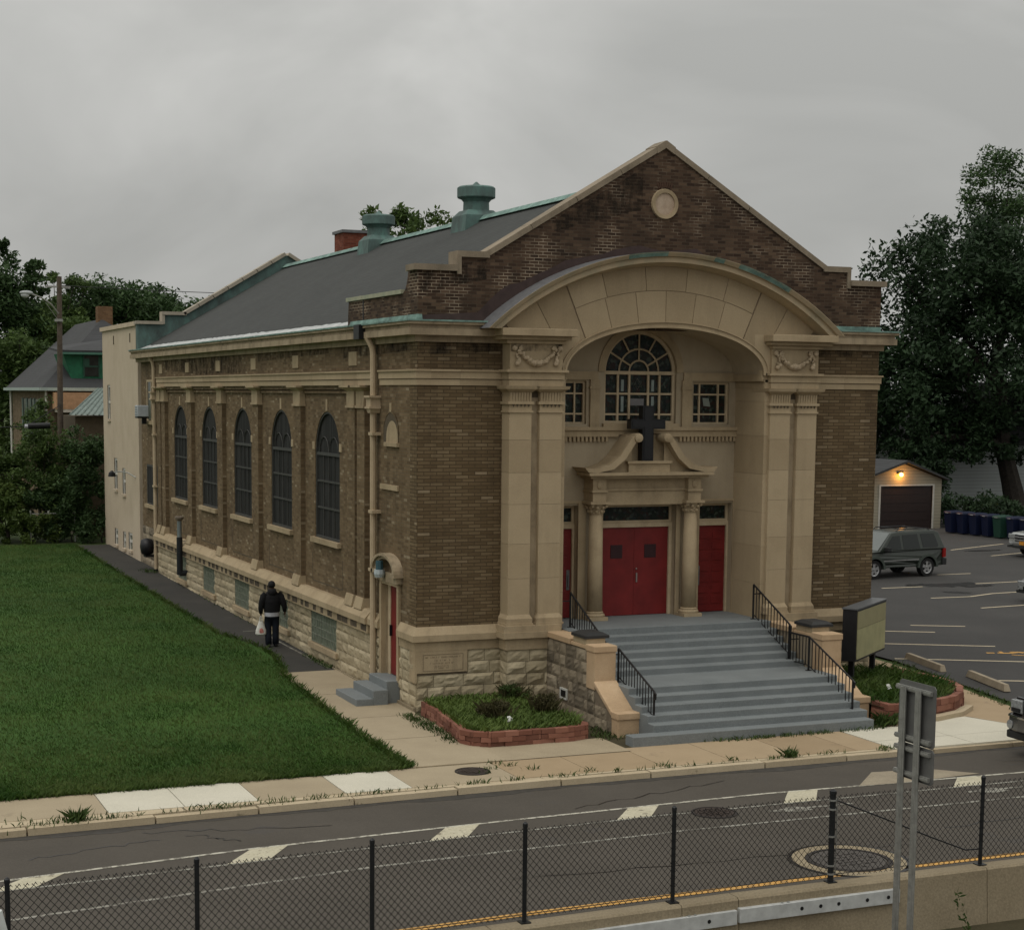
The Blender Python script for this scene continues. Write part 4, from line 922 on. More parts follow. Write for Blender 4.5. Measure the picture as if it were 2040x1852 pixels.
m = MB(); m.add([(-2.1,-5.36,.012),(-.3,-5.36,.012),(2.6,-5.36,.012),(2.6,-4.0,.012),(-.3,-4.0,.012),(-2.0,-4.0,.012)], [tuple(range(6))]); structure(m.build('corner_paving', CONC))
# parking lot
rowsheet('parking_lot', [(13.2, -4.8), (14.0, -.8), (14.55, 2.5), (14.6, 30), (14.6, 60)], [(110, -4.8), (110, -.8), (110, 2.5), (110, 30), (110, 60)], LOT, .004)
rowsheet('driveway', [(12.35, -7.1), (13.2, -4.8)], [(110, -7.1), (110, -4.8)], LOT, .004)
m = MB()
def line(m, p, q, w=.1, off=.009, z=None):
    d = Vector((q[0]-p[0], q[1]-p[1])).normalized()*w/2; f = (lambda y: g(y)+off) if z is None else (lambda y: z)
    m.add([(p[0]-d.y, p[1]+d.x, f(p[1])), (q[0]-d.y, q[1]+d.x, f(q[1])), (q[0]+d.y, q[1]-d.x, f(q[1])), (p[0]+d.y, p[1]-d.x, f(p[1]))], [(0,1,2,3)])
for pts in ([(16.5,7.7),(18.83,6.56)], [(14.9,5.75),(16.05,5.15),(18.79,3.76)], [(14.74,2.85),(17.8,1.34),(20.3,.1)], [(15.0,-.78),(18.6,-2.5)], [(23.7,13.29),(25.35,13.26),(26.64,13.73),(29.5,14)],
            [(23.69,16.16),(25.47,16.14)], [(27.97,16.34),(30.18,16.45),(33,16.6)], [(23.74,10.65),(27.5,11)], [(28.37,19.18),(29.97,19.19)], [(35.06,27.1),(37.05,27.93),(39.38,28.88)], [(35.21,24.53),(38,25.4)], [(19,8),(20.5,7.3)]):
    for p, q in zip(pts, pts[1:]): line(m, p, q, .11)
structure(m.build('parking_line', LOTP))
m = MB(); r = random.Random(12)
def blot(m, cx_, cy_, rx, ry, rot=0, n=22, off=.012, jag=.35):
    pts = []
    for i in range(n):
        a = 2*PI*i/n; q = 1 + r.uniform(-jag, jag); x, y = rx*q*math.cos(a), ry*q*math.sin(a); pts.append((cx_ + x*math.cos(rot)-y*math.sin(rot), cy_ + x*math.sin(rot)+y*math.cos(rot)))
    m.add([(x, y, g(y)+off) for x, y in pts], [tuple(range(n))])
for a in ((26.9,16.3,1.2,.5,.2), (25.6,16.6,.7,.25,.2), (27.6,15.7,.8,.2,.1), (25.6,14.4,.55,.2,-.6), (33.2,28.1,.8,.3), (36.3,26.5,.9,.2), (30.2,25.0,.6,.15)): blot(m, *a)
structure(m.build('oil_stain', OIL))
m = MB()                                              # accessible-bay symbol in orange paint
c = Vector((18.35, 2.62)); ux = Vector((.92, -.4)); uy = Vector((.4, .92))
def sy(a, b): p = c + ux*a + uy*b; return (p.x, p.y)
for p, q, w in ((( -.62, 0), (-.4, 0), .16), ((-.32, .0), (.02, .0), .14), ((-.18, 0), (-.18, .28), .1), ((0, 0), (.3, .18), .12), ((.3, .18), (.42, .08), .1)): line(m, sy(*p), sy(*q), w, .011)
for i in range(9):
    a0, a1 = -2.4 + i*.5, -2.4 + (i+1)*.5; line(m, sy(.25+.34*math.cos(a0), -.05+.3*math.sin(a0)), sy(.25+.34*math.cos(a1), -.05+.3*math.sin(a1)), .1, .0115)
structure(m.build('wheelchair_symbol', YELP))
# road paint (measured polylines)
def poly(m, pts, w, z):
    for p, q in zip(pts, pts[1:]): line(m, p, q, w, 0, z)
sol = [(-60,-12.5),(-20,-10.75),(-10.06,-9.95),(-6.14,-9.47),(-1.69,-9.22),(3.43,-9.02),(8.94,-9.2),(60,-9.2)]; low = [(-60,-13.1),(-20,-11.3),(-10.12,-10.49),(-5.52,-10.14),(.91,-9.8),(9,-9.8),(60,-9.8)]
lan = [(-60,-15.4),(-20,-13.0),(-10.29,-11.93),(-4.66,-11.12),(.72,-10.85),(7.53,-10.85),(60,-10.85)]; yel = [(-60,-16.6),(-20,-15.0),(-10,-14.5),(-3.55,-14.12),(1.07,-14.0),(4.81,-13.98),(60,-13.98)]
m = MB(); poly(m, sol, .08, -.114); structure(m.build('edge_line', WHITEP))
m = MB(); poly(m, low, .07, -.1145); poly(m, lan, .08, -.1145); structure(m.build('lane_line', FADEP))
m = MB(); poly(m, yel, .15, -.114); structure(m.build('yellow_line', YELP))
def at(pl, x):
    for p, q in zip(pl, pl[1:]):
        if p[0] <= x <= q[0]: return p[1] + (q[1]-p[1])*(x-p[0])/(q[0]-p[0])
m = MB(); rr_ = random.Random(9)
for x in (-17.5, -13.6, -9.9, -6.35, -3.0, .45, 3.75, 7.4, 11, 14.6):          # chevron bars between the two lines
    n_ = 7; U = []; D_ = []
    for i in range(n_):
        t = i/(n_-1); X = x + .15 + .62*t; U.append((X, at(sol, X)-.02, -.1135)); D_.append((x-.4 + .68*t, at(low, x-.4+.68*t)+.02, -.1135))
    m.strip(U, D_)
structure(m.build('chevron_marking', WHITEP2))
m = MB()                                              # worn bike/arrow marks
for x in (3.0, 7.2):
    line(m, (x-.2,-10.2), (x+1.5,-10.2), .09, 0, -.1142); m.add([(x-.15,-10.22,-.114),(x+.35,-10.02,-.114),(x+.5,-10.1,-.114),(x+.6,-10.35,-.114),(x+.3,-10.42,-.114)], [(0,4,3,2,1)])
structure(m.build('worn_arrow', FADEP))
m = MB(); m.add([(5.4,-9.1,-.113),(6.3,-9.15,-.113),(8.2,-9.0,-.113),(7.5,-8.3,-.113),(6.3,-8.2,-.113)], [(0,1,2,3,4)]); structure(m.build('concrete_patch', ground_mat('patch concrete', (.2,.17,.12), (.26,.22,.16), (.32,.28,.2), 2, 40)))
m = MB(); r = random.Random(31)
def crack(m, p, q, w=.02, z=-.1148, n=14, j=.08):
    pts = [(p[0]+(q[0]-p[0])*i/n + r.uniform(-j, j), p[1]+(q[1]-p[1])*i/n + r.uniform(-j, j)) for i in range(n+1)]
    for a, b in zip(pts, pts[1:]): line(m, a, b, w*r.uniform(.5, 1.4), 0, z)
for p, q in (((-.2,-8.8),(3.2,-7.9)), ((-6.9,-8.3),(-6.2,-9.0)), ((-7.6,-7.9),(-4.6,-8.5)), ((9.4,-8.2),(12.5,-8.9)), ((-3,-12.5),(4,-12.9)), ((5,-12.2),(11,-11.8)), ((-9.5,-8.9),(-7.4,-8.4))): crack(m, p, q)
structure(m.build('road_crack', OIL))
m = MB(); A = []; B = []
for i in range(140):
    x = -16 + i*.22; A.append((x, curbx(x)+.02, -.1165)); B.append((x, curbx(x)-.16-.1*math.sin(i*.31)*math.sin(i*.117)-r.uniform(0,.09), -.1165))
m.strip(A, B)
structure(m.build('damp_gutter_stain', plain('damp asphalt', (.045,.041,.036), .7, var=.25)))
# manholes, drains
def manhole(name, x, y, z, rad, lab, ring=None, lc=(.05,.038,.032)):
    t = thing(name, (x, y, z), lab, 'manhole cover'); m = MB(); m.lathe([(rad*.96, 0), (rad*.96, .012), (.02, .016)], (0,0,0), 26)
    for k in range(-3, 4):
        for l in range(-3, 4):
            if k*k+l*l < 10: m.box(k*rad*.22-.03, k*rad*.22+.03, l*rad*.22-.03, l*rad*.22+.03, .012, .024)
    m.build('lid', plain('rusty cast iron', lc, .7, .4, .3), t); m = MB(); m.lathe([(rad, -.02), (rad, .014), (rad*1.12, .01), (rad*1.12, -.02)], (0,0,0), 26); m.build('rim', plain('iron rim', (.035,.03,.027), .7, .3), t)
    if ring:
        m = MB(); m.strip([(ring[0]*math.cos(a*PI/16), ring[0]*math.sin(a*PI/16), .005) for a in range(32)], [(ring[1]*math.cos(a*PI/16), ring[1]*math.sin(a*PI/16), .005) for a in range(32)], True); m.build('concrete_collar', BARR, t)
        m = MB(); m.strip([(ring[1]*math.cos(a*PI/16), ring[1]*math.sin(a*PI/16), .004) for a in range(32)], [((ring[1]+.07)*math.cos(a*PI/16), (ring[1]+.07)*math.sin(a*PI/16), .004) for a in range(32)], True); m.build('tar_seal', OIL, t)
    return t
manhole('manhole_cover', -1.05, -6.0, .004, .3, 'rusty round iron cover in the pavement near the red brick bed')
manhole('manhole_cover', 1.86, -9.95, -.118, .36, 'dark iron manhole in the road beside the double white lines')
manhole('manhole_cover', 2.3, -13.35, -.118, .6, 'large manhole with a pale concrete ring beside the fence', (.68, .88), (.085,.076,.068))

# ================================================================== BARRIER, FENCE, RAILS, SIGN
def by(x): return -15.2 - .045*max(0, -x)
m = MB(); xs_ = [-60, -20, -9.3, -6.9, -4.6, -1.8, -.9, 3.3, 5.9, 8.5, 11, 60]
b = thing('concrete_barrier', (0, -15.2, -.12), 'stained concrete barrier wall along the road under the chain link fence', 'barrier')
for i, (x0, x1) in enumerate(zip(xs_, xs_[1:])):
    def sec(x): y = by(x); return [(x, y+.18, -.4), (x, y+.11, .17), (x, y+.08, .2), (x, y-.15, .2), (x, y-.18, .17), (x, y-.24, -.7)]
    A, B = sec(x0+.006), sec(x1-.006); k = len(A)
    m.add(A+B, [(j, j+1, k+j+1, k+j) for j in range(k-1)] + [tuple(range(k))[::-1], tuple(range(k, 2*k))])
o = m.build('wall_panel', BARR, b); o.location = (0, 15.2, .12)
m = MB()
for x, z0, z1, dx in ((3.35, -.25, .3, .05), (.78, .2, .33, .02)):
    pts = [(x, .26), (x+dx, .05), (x-.03, -.05), (x+dx*1.6, -.25)]
    for p, q in zip(pts, pts[1:]): m.hexa([(p[0]-.01,by(x)-.30,p[1]),(p[0]+.01,by(x)-.30,p[1]),(p[0]+.01,by(x)-.1,p[1]),(p[0]-.01,by(x)-.1,p[1]),(q[0]-.006,by(x)-.30,q[1]),(q[0]+.006,by(x)-.30,q[1]),(q[0]+.006,by(x)-.1,q[1]),(q[0]-.006,by(x)-.1,q[1])])
fence = thing('chain_link_fence', (0, -15.2, .2), 'black chain link fence on the concrete barrier along the road', 'fence')
PX = [-17, -14.8, -12.7, -10.6, -8.41, -6.19, -4.08, -1.85, .72, 3.31, 5.85, 8.4, 10.8]
def fmesh(mb, name, mat): o = mb.build(name, mat, fence); o.location = (0, 15.2, -.2); return o
for x in PX:
    big = x == .72; rad = .045 if big else .03
    m = MB(); m.tube([(x, by(x), .2), (x, by(x), 1.5)], rad, 10); m.lathe([(rad*1.15, 1.47), (rad*1.15, 1.515), (.01, 1.54)], (x, by(x), 0), 10); m.box(x-.07, x+.07, by(x)-.07, by(x)+.07, .2, .215)
    fmesh(m, 'post', POSTB)
    if big:
        for z in (1.37, 1.24, .85, .43, .31): fmesh(MB().lathe([(rad*1.2, z), (rad*1.2, z+.025)], (x, by(x), 0), 10), 'tension_band', GALV)
        fmesh(MB().box(x+.07, x+.078, by(x)-.01, by(x)+.01, .29, 1.42), 'tension_bar', GALV)
m = MB(); x0, x1, z0, z1, pt, rad = -17., 10.8, .26, 1.44, .092, .0042
H = (z1-z0)
def wire(m, P0, P1):
    n = 3; d = Vector(P1)-Vector(P0); u = Vector((0,1,0)); w = d.normalized().cross(u)
    R0 = [Vector(P0)+(u*math.cos(a)+w*math.sin(a))*rad for a in (0, 2.1, 4.2)]; R1 = [Vector(P1)+(u*math.cos(a)+w*math.sin(a))*rad for a in (0, 2.1, 4.2)]
    m.add(R0+R1, [(i, (i+1) % 3, 3+(i+1) % 3, 3+i) for i in range(3)])
k = 0; sl = 1.12; run_ = H/sl                       # every diagonal runs the full height of the mesh
x = x0 - run_
while x < x1:
    for sg in (1, -1):
        a, b_ = (x, x+run_); za, zb_ = (z0, z1) if sg > 0 else (z1, z0)
        steps = 4
        for i in range(steps):
            p = a + (b_-a)*i/steps; q = a + (b_-a)*(i+1)/steps; y0_ = by(max(-17, min(p, 10.8))); y1_ = by(max(-17, min(q, 10.8)))
            if q < x0 or p > x1: continue
            wire(m, (p, y0_+.004*sg, za+(zb_-za)*i/steps), (q, y1_+.004*sg, za+(zb_-za)*(i+1)/steps))
    x += pt
x = x0
while x < x1:                                        # knuckled and barbed selvage at top and foot
    y = by(x); wire(m, (x-.02, y, z1-.022), (x+.003, y, z1+.012)); wire(m, (x+.02, y, z1-.022), (x-.003, y, z1+.012)); x += pt
fmesh(m, 'wire_mesh', POSTB)
m = MB(); m.tube([(x, by(x), .31) for x in (-17, -8, 0, 10.8)], .006, 4); fmesh(m, 'bottom_wire', POSTB)
m = MB(); m.tube([(.72, -15.16, 1.4), (1.6, -15.14, 1.04), (2.5, -15.14, .66), (3.08, -15.15, .43), (3.31, -15.16, .425)], .011, 6); fmesh(m, 'truss_rod', POSTB)
GALVB = plain('bright galvanised beam', (.5,.51,.5), .5, .25, .14, 7)
# steel bridge-rail beams bolted to the barrier face
def rail(x0, x1, holes, lab):
    t = thing('guard_rail', (x0, by((x0+x1)/2)-.27, -.03 if x1 > 0 else -.05), lab, 'guard rail'); L_ = x1-x0
    m = MB(); m.box(0, L_, -.04, .06, -.1, .1); o = m.build('beam', GALVB, t, bevel=.006); t.rotation_euler = (0, 0, math.atan2(by(x1)-by(x0), L_))
    for h in holes: MB().lathe([(.028, -.043), (.028, -.03)], (h-x0, 0, 0), 12, 'y').build('bolt_hole', BLK, t)
    for h in holes[:1]:
        for d in (-.3, -.2): MB().lathe([(.02, .1), (.02, .115)], (h-x0+d, .0, 0), 6).build('bolt', GALV, t)
rail(-.92, 1.72, (.07, .38, .68, 1.16, 1.52), 'short bolted galvanised guard rail beam with five dark holes on the barrier')
rail(-3.9, -.95, (-1.4,), 'longer galvanised guard rail beam with one dark hole running out of frame')
# the back of a road sign on two U-channel posts
sg = thing('road_sign', (.8, -16.9, -.6), 'bare metal back of a two panel road sign on twin steel posts', 'road sign')
def sgm(mb, name, mat): o = mb.build(name, mat, sg); o.location = (-.8, 16.9, .6); return o
for y in (-16.68, -17.0):
    m = MB(); m.box(.74, .75, y-.04, y+.04, -.62, 3.24); m.box(.75, .79, y-.04, y-.03, -.62, 3.24); m.box(.75, .79, y+.03, y+.04, -.62, 3.24); m.box(.745, .755, y-.075, y-.04, -.62, 3.24)
    z = -.4
    while z < 3.2: m.box(.737, .741, y-.008, y+.008, z, z+.012); z += .05
    sgm(m, 'post', GALV)
def panel(z0, z1):
    m = MB(); y0, y1, c = -17.3, -16.52, .04
    m.prism([(y0+c, z0), (y1-c, z0), (y1, z0+c), (y1, z1-c), (y1-c, z1), (y0+c, z1), (y0, z1-c), (y0, z0+c)], 'x', .815, .825); return sgm(m, 'panel', ALUS)
panel(2.50, 3.32); panel(2.02, 2.49)
for z in (3.22, 2.57, 2.42, 2.09):
    m = MB(); m.box(.775, .815, -17.24, -16.5, z-.03, z+.03); m.box(.765, .775, -17.24, -16.5, z-.012, z+.012); sgm(m, 'crossbar', GALV)
# sliver of a pale pole at the lower left edge of the frame
# ================================================================== HANDRAILS
def handrail(lab, x, pts, name='handrail'):
    """pts: list of (y, base z, top z); posts at ends, balusters between"""
    t = thing(name, (x, pts[0][0], pts[0][1]), lab, 'handrail', group=None)
    def hb(mb, nm): o = mb.build(nm, BLK, t); o.location = (-x, -pts[0][0], -pts[0][1]); return o
    hb(MB().tube([(x, p[0], p[2]) for p in pts], .022, 6), 'top_rail'); hb(MB().tube([(x, p[0], p[1]+.12) for p in pts], .014, 5), 'bottom_rail')
    for p in pts: 
        m = MB(); m.box(x-.017, x+.017, p[0]-.017, p[0]+.017, p[1], p[2]); m.box(x-.06, x+.06, p[0]-.04, p[0]+.04, p[1], p[1]+.012); hb(m, 'post')
    for p, q in zip(pts, pts[1:]):
        n = max(3, int(abs(q[0]-p[0])/.125))
        for i in range(1, n):
            t_ = i/n; y = p[0]+(q[0]-p[0])*t_; a = p[1]+(q[1]-p[1])*t_+.12; b_ = p[2]+(q[2]-p[2])*t_; hb(MB().box(x-.008, x+.008, y-.008, y+.008, a, b_), 'baluster')
    p = pts[-1]; hb(MB().tube([(x, p[0], p[2]), (x, p[0]-.07, p[2]-.04), (x, p[0]-.06, p[2]-.15), (x, p[0], p[2]-.15)], .02, 6), 'volute')
    p = pts[0]; sgn = 1 if x > 6 else -1
    hb(MB().tube([(x, p[0], p[1]+.6), (x+sgn*.22, p[0], p[1]+.6)], .014, 5), 'wall_bracket'); 
handrail('short black iron handrail at the top of the steps beside the left stone pier', 3.62, [(-.25, 1.78, 2.57), (-2.0, .92, 1.72)])
handrail('black iron handrail down the lower left flight of the grey steps', 3.6, [(-2.75, .92, 1.64), (-4.4, .34, .98), (-4.42, .34, .98)][:2])
handrail('black iron handrail down the upper right flight of the grey steps', 8.35, [(-.35, 1.78, 2.6), (-1.95, 1.06, 1.86)])
handrail('longest black iron handrail, from the half landing down the lower right flight', 8.35, [(-2.0, .92, 1.68), (-2.78, .92, 1.68), (-4.52, .2, .97)])

# ================================================================== CROSS
cr = thing('cross', (5.9, .62, 5.5), 'big black cross standing on the broken pediment above the red doors', 'cross')
m = MB(); m.box(-.145, .145, -.14, .07, 0, 1.28); m.box(-.45, -.145, -.14, .07, .74, .97); m.box(.145, .45, -.14, .07, .74, .97); m.build('frame', plain('glossy black sheet', (.008,.008,.009), .3), cr)
m = MB(); m.box(-.1, .1, -.15, -.13, .04, 1.24); m.box(-.41, .41, -.149, -.13, .78, .93); m.build('face_panel', plain('smoked black panel', (.012,.012,.013), .18), cr)
# ================================================================== MESSAGE BOARD
az = math.atan2(1.5, 1.87); mbd = thing('message_board', (11.07, -1.25, .1), 'blank yellowish message board in a black case in the right hand bed', 'sign', az)
m = MB(); m.box(-1.2, 1.2, 0, .34, .8, 2.02); m.build('case', plain('black sign case', (.012,.012,.013), .4), mbd, bevel=.01)
m = MB(); m.box(-1.15, 1.15, -.012, .0, .85, 1.55); m.build('letter_panel', plain('yellowed panel', (.33,.31,.16), .35, var=.18, scale=2.5), mbd)
MB().box(-1.15, 1.15, -.012, .0, 1.56, 1.97).build('header_panel', plain('darker yellowed panel', (.27,.245,.13), .35, var=.1, scale=2), mbd)
MB().box(-1.22, 1.22, -.02, .36, 2.02, 2.05).build('top_trim', plain('grey trim', (.1,.105,.11), .4), mbd)
for x in (-.95, .75): MB().box(x-.06, x+.06, .11, .23, -.2, .8).build('leg', BLK, mbd)
# ================================================================== PLANTERS
def planter(lab, pts, h, courses, name='planter_bed', loc=(0,0,0), inside=None, seed=1):
    t = thing(name, loc, lab, 'planter'); r = random.Random(seed)
    m = MB(); P_ = [Vector((p[0], p[1])) for p in pts]
    for c in range(courses):
        z0, z1 = h*c/courses + .004, h*(c+1)/courses - .004; d = .15*(c % 2)
        for a, b_ in zip(P_, P_[1:]):
            L_ = (b_-a).length; u = (b_-a)/L_; n = Vector((u.y, -u.x)); q = -d
            while q < L_ - .02:
                w = .3; s, e = max(q, 0)+.004, min(q+w, L_)-.004
                if e - s > .03:
                    o = r.uniform(-.02, .015); dz = r.uniform(-.006, .006)
                    c1, c2 = a+u*s+n*o, a+u*e+n*(o+r.uniform(-.012,.012)); c3, c4 = c2-n*.15, c1-n*.15
                    m.add([(c1.x,c1.y,z0),(c2.x,c2.y,z0),(c3.x,c3.y,z0),(c4.x,c4.y,z0)]+[(v.x+r.uniform(-.006,.006),v.y+r.uniform(-.006,.006),z1+dz) for v in (c1,c2,c3,c4)], [(0,3,2,1),(4,5,6,7),(0,1,5,4),(1,2,6,5),(2,3,7,6),(3,0,4,7)])
                q += w
    o = m.build('brick_edging', PLANTI, t); o.location = (-loc[0], -loc[1], -loc[2])
    m = MB(); m.add([(x, y, h-.08) for x, y in inside], [tuple(range(len(inside)))]); o = m.build('soil', EARTH, t); o.location = (-loc[0], -loc[1], -loc[2]); return t
PLANTI = stone('weathered red block', (.2,.083,.056), (.1,.045,.032), (.34,.165,.115), 3, .2, .4, .8)
planter('left red brick bed full of weeds beside the path', [(.0,-.35), (-.1,-1.6), (-.32,-3.3), (-.36,-3.6), (-.22,-3.95), (.1,-4.12), (1.2,-4.13), (1.95,-4.12), (2.3,-4.0), (2.42,-3.75), (2.36,-3.5), (2.2, -3.35)], .31, 3, inside=[(.1,-.1),(-.05,-1.6),(-.25,-3.5),(0,-4.0),(2.1,-4.0),(2.3,-3.6),(2.3,-.4)], loc=(1.1,-2.2,0), seed=2)
planter('right curved red brick bed under the message board', [(9.13,-4.1), (9.13,-4.74), (9.5,-4.72), (10.4,-4.6), (11.2,-4.3), (11.8,-3.85), (12.25,-3.25), (12.5,-2.6), (12.58,-1.9), (12.5,-.9), (12.3,-.2)], .42, 3, inside=[(9.1,-4.6),(10.4,-4.45),(11.7,-3.75),(12.4,-2.5),(12.4,-.8),(12.2,-.05),(9.1,-.05)], loc=(10.8,-2.4,0), seed=5)
m = MB(); q = [(9.2,-4.95), (10.4,-4.82), (11.3,-4.5), (12.0,-3.95)]; m.strip([(x,y,-.1) for x,y in q], [(x,y,.1) for x,y in q]); m.strip([(x,y,.1) for x,y in q], [(x-.08,y+.2,.1) for x,y in q]); o = m.build('low_kerb', CONCL); structure(o)
# wheel stops
ws0 = thing('wheel_stop', (14.9, 3.6, .05), 'wheel stop half hidden behind the message board leg', 'wheel stop', 0, 'concrete wheel stops')
m = MB(); m.hexa([(-.09,-1.15,0),(.09,-1.15,0),(.09,1.15,0),(-.09,1.15,0),(-.055,-1.08,.17),(.055,-1.08,.17),(.055,1.08,.17),(-.055,1.08,.17)]); m.build('block', stone('wheel stop concrete', (.3,.25,.18), (.18,.15,.11), (.37,.32,.24), 2, .4), ws0, bevel=.01)
ws0.location = (15.05, 5.25, .06); ws0.rotation_euler[2] = -.08
for x, y, a, lab in ((14.9, 1.75, -.22, 'middle wheel stop, the one beside two parking lines'), (14.55, -1.25, -.26, 'wheel stop nearest the street and the black pickup')):
    c_ = copy_tree(ws0); c_.location = (x, y, .02); c_.rotation_euler[2] = a; c_['label'] = lab
# ================================================================== VEHICLES
def paint(name, c, rough=.3, metal=.2):
    m, nt, bs = M_(name); co = objco(nt)
    nt.links.new(ramp(nt, noise(nt, co, 2.5, 4), [(.35, tuple(x*.85 for x in c)), (.7, tuple(x*1.1 for x in c))]), bs.inputs['Base Color'])
    bs.inputs['Roughness'].default_value = rough; bs.inputs['Metallic'].default_value = metal; bs.inputs['Coat Weight'].default_value = .2; bs.inputs['Coat Roughness'].default_value = .12; return m
TYRE = plain('tyre rubber', (.014,.014,.014), .85); RIM = plain('alloy rim', (.42,.42,.42), .3, .7); PLASTIC = plain('grey black plastic', (.02,.021,.021), .6)
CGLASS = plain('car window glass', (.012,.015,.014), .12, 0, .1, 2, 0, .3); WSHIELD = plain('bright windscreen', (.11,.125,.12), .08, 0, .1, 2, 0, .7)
CHROME = plain('chrome', (.6,.6,.6), .15, 1., .05); LENS = plain('headlamp lens', (.3,.31,.31), .15, .3, .4, 20); REDL = plain('tail lamp red', (.25,.012,.01), .2); PLATE = plain('orange plate', (.55,.24,.03), .5)
def vehicle(name, lab, loc, rz, col, low, up, hw, hwr, belt, wins, wx, wr, shield, rails=False, front=None, rear=None, cat='suv', flare=None, moulding=None):
    """low: lower-body side outline (x,z) without arches; up: greenhouse outline from belt to roof; hw/hwr: half widths at belt and roof"""
    t = thing(name, loc, lab, cat, rz); zr = max(p[1] for p in up)
    def w(z): return hw if z <= belt else hw + (hwr-hw)*(z-belt)/(zr-belt)
    bot = min(p[1] for p in low); pts = []
    out = [p for p in low]                            # low starts at rear-bottom going forward along the bottom: insert arches
    R = wr*1.17
    bt = [(out[0][0], out[0][1])]
    for c in sorted(wx):
        k = 10
        for i in range(k+1):
            a = PI - PI*i/k; z = wr + R*math.sin(a); bt.append((c + R*math.cos(a), max(z, bot)))
    poly = bt + out[1:]
    m = MB(); n = len(poly)
    def sidew(p): x, z = p; e = 1 - .10*max(0, (abs(x)-max(abs(q[0]) for q in low)*.82)/(max(abs(q[0]) for q in low)*.18))**2; return (hw - (.03 if z < bot + .12 else 0))*e
    m.add([(x, sidew((x, z)), z) for x, z in poly] + [(x, -sidew((x, z)), z) for x, z in poly], [tuple(range(n)), tuple(range(n, 2*n))[::-1]] + [(i, n+i, n+(i+1) % n, (i+1) % n) for i in range(n)])
    m.build('body', col, t, bevel=.035)
    m = MB(); n = len(up); m.add([(x, w(z), z) for x, z in up] + [(x, -w(z), z) for x, z in up], [tuple(range(n)), tuple(range(n, 2*n))[::-1]] + [(i, n+i, n+(i+1) % n, (i+1) % n) for i in range(n)])
    m.build('cabin', col, t, bevel=.03)
    for q in wins:
        for s in (1, -1): MB().add([(x, s*(w(z)+.008), z) for x, z in q], [tuple(range(len(q)))]).build('side_window', CGLASS, t)
    (xa, za), (xb, zb) = shield; nrm = Vector((zb-za, 0, xa-xb)).normalized()*.012; nrm = nrm if nrm.x > 0 else -nrm
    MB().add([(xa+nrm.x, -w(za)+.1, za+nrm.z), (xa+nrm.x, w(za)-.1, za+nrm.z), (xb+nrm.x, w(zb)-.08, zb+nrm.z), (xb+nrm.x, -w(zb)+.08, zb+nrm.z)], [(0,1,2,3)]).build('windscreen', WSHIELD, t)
    for x in wx:
        for s in (1, -1):
            wh = MB(); yo = s*(hw-.24); wh.lathe([(wr*.66, 0), (wr*.97, .0), (wr, .04), (wr, .18), (wr*.97, .22), (wr*.66, .225)] if s > 0 else [(wr*.66, 0), (wr*.97, 0), (wr, -.04), (wr, -.18), (wr*.97, -.22), (wr*.66, -.225)], (x, yo, wr), 24, 'y', False); wo = wh.build('wheel', TYRE, t)
            rm = MB(); f = yo + s*.205; rm.lathe([(wr*.56, -.01*s), (wr*.67, .012*s), (wr*.66, -.05*s)], (x, f, wr), 24, 'y', False)
            for k in range(5):
                a = 2*PI*k/5 + .3; c, s_ = math.cos(a), math.sin(a); hw_ = .045
                rm.add([(x - s_*hw_, f, wr + c*hw_), (x + s_*hw_, f, wr - c*hw_), (x + c*wr*.62 + s_*hw_*1.5, f+s*.005, wr + s_*wr*.62 - c*hw_*1.5), (x + c*wr*.62 - s_*hw_*1.5, f+s*.005, wr + s_*wr*.62 + c*hw_*1.5)], [(0,1,2,3)])
            rm.lathe([(.07, -.01*s), (.06, .02*s), (.01, .022*s)], (x, f, wr), 10, 'y'); rm.build('rim', RIM, wo)
            MB().lathe([(wr*.6, -.05*s), (.02, -.05*s)], (x, f, wr), 16, 'y').build('brake_disc', PLASTIC, wo)
            if flare:
                fm = MB(); A = [(x + R*math.cos(PI*i/12), wr + R*math.sin(PI*i/12)) for i in range(13)]; B = [(x + (R+.1)*math.cos(PI*i/12), wr + (R+.1)*math.sin(PI*i/12)*(.97)) for i in range(13)]
                y1 = s*(hw+.035); fm.strip([(p[0], y1, p[1]) for p in A], [(p[0], y1, p[1]) for p in B]); fm.strip([(p[0], y1, p[1]) for p in B], [(p[0], s*(hw-.03), p[1]) for p in B]); fm.strip([(p[0], y1, p[1]) for p in A], [(p[0], s*(hw-.2), p[1]) for p in A]); fm.build('wheel_arch', flare, t)
    if moulding:
        for s in (1, -1): y0, y1 = sorted((s*hw, s*(hw+.018))); MB().box(-.85, .9, y0, y1, moulding, moulding+.035).build('side_moulding', RIM, t)
    for s in (1, -1): y0, y1 = sorted((s*(hw-.02), s*(hw+.2))); MB().box(shield[0][0]-.42, shield[0][0]-.24, y0, y1, belt-.02, belt+.15).build('door_mirror', PLASTIC, t, bevel=.02)
    if rails:
        m = MB()
        for s in (1, -1): m.tube([(rails[0], s*(hwr-.08), zr), (rails[0]+.12, s*(hwr-.08), zr+.07), (rails[1]-.1, s*(hwr-.08), zr+.07), (rails[1], s*(hwr-.08), zr)], .02, 6)
        for x in (rails[0]+.3, rails[1]-.3): m.tube([(x, -hwr+.08, zr+.07), (x, hwr-.08, zr+.07)], .02, 6)
        m.build('roof_rack', PLASTIC, t)
    return t
GRN = paint('dark green paint', (.014,.021,.014), .45, .0); GRN2 = paint('paler green trim', (.045,.058,.047), .45, .1)
lowS = [(-2.16,.40),(2.2,.40),(2.25,.55),(2.24,.86),(2.1,.98),(1.1,1.06),(-2.2,1.06),(-2.22,.6)]
upS = [(1.12,1.05),(.42,1.70),(.2,1.735),(-1.75,1.76),(-1.98,1.68),(-2.2,1.05)]
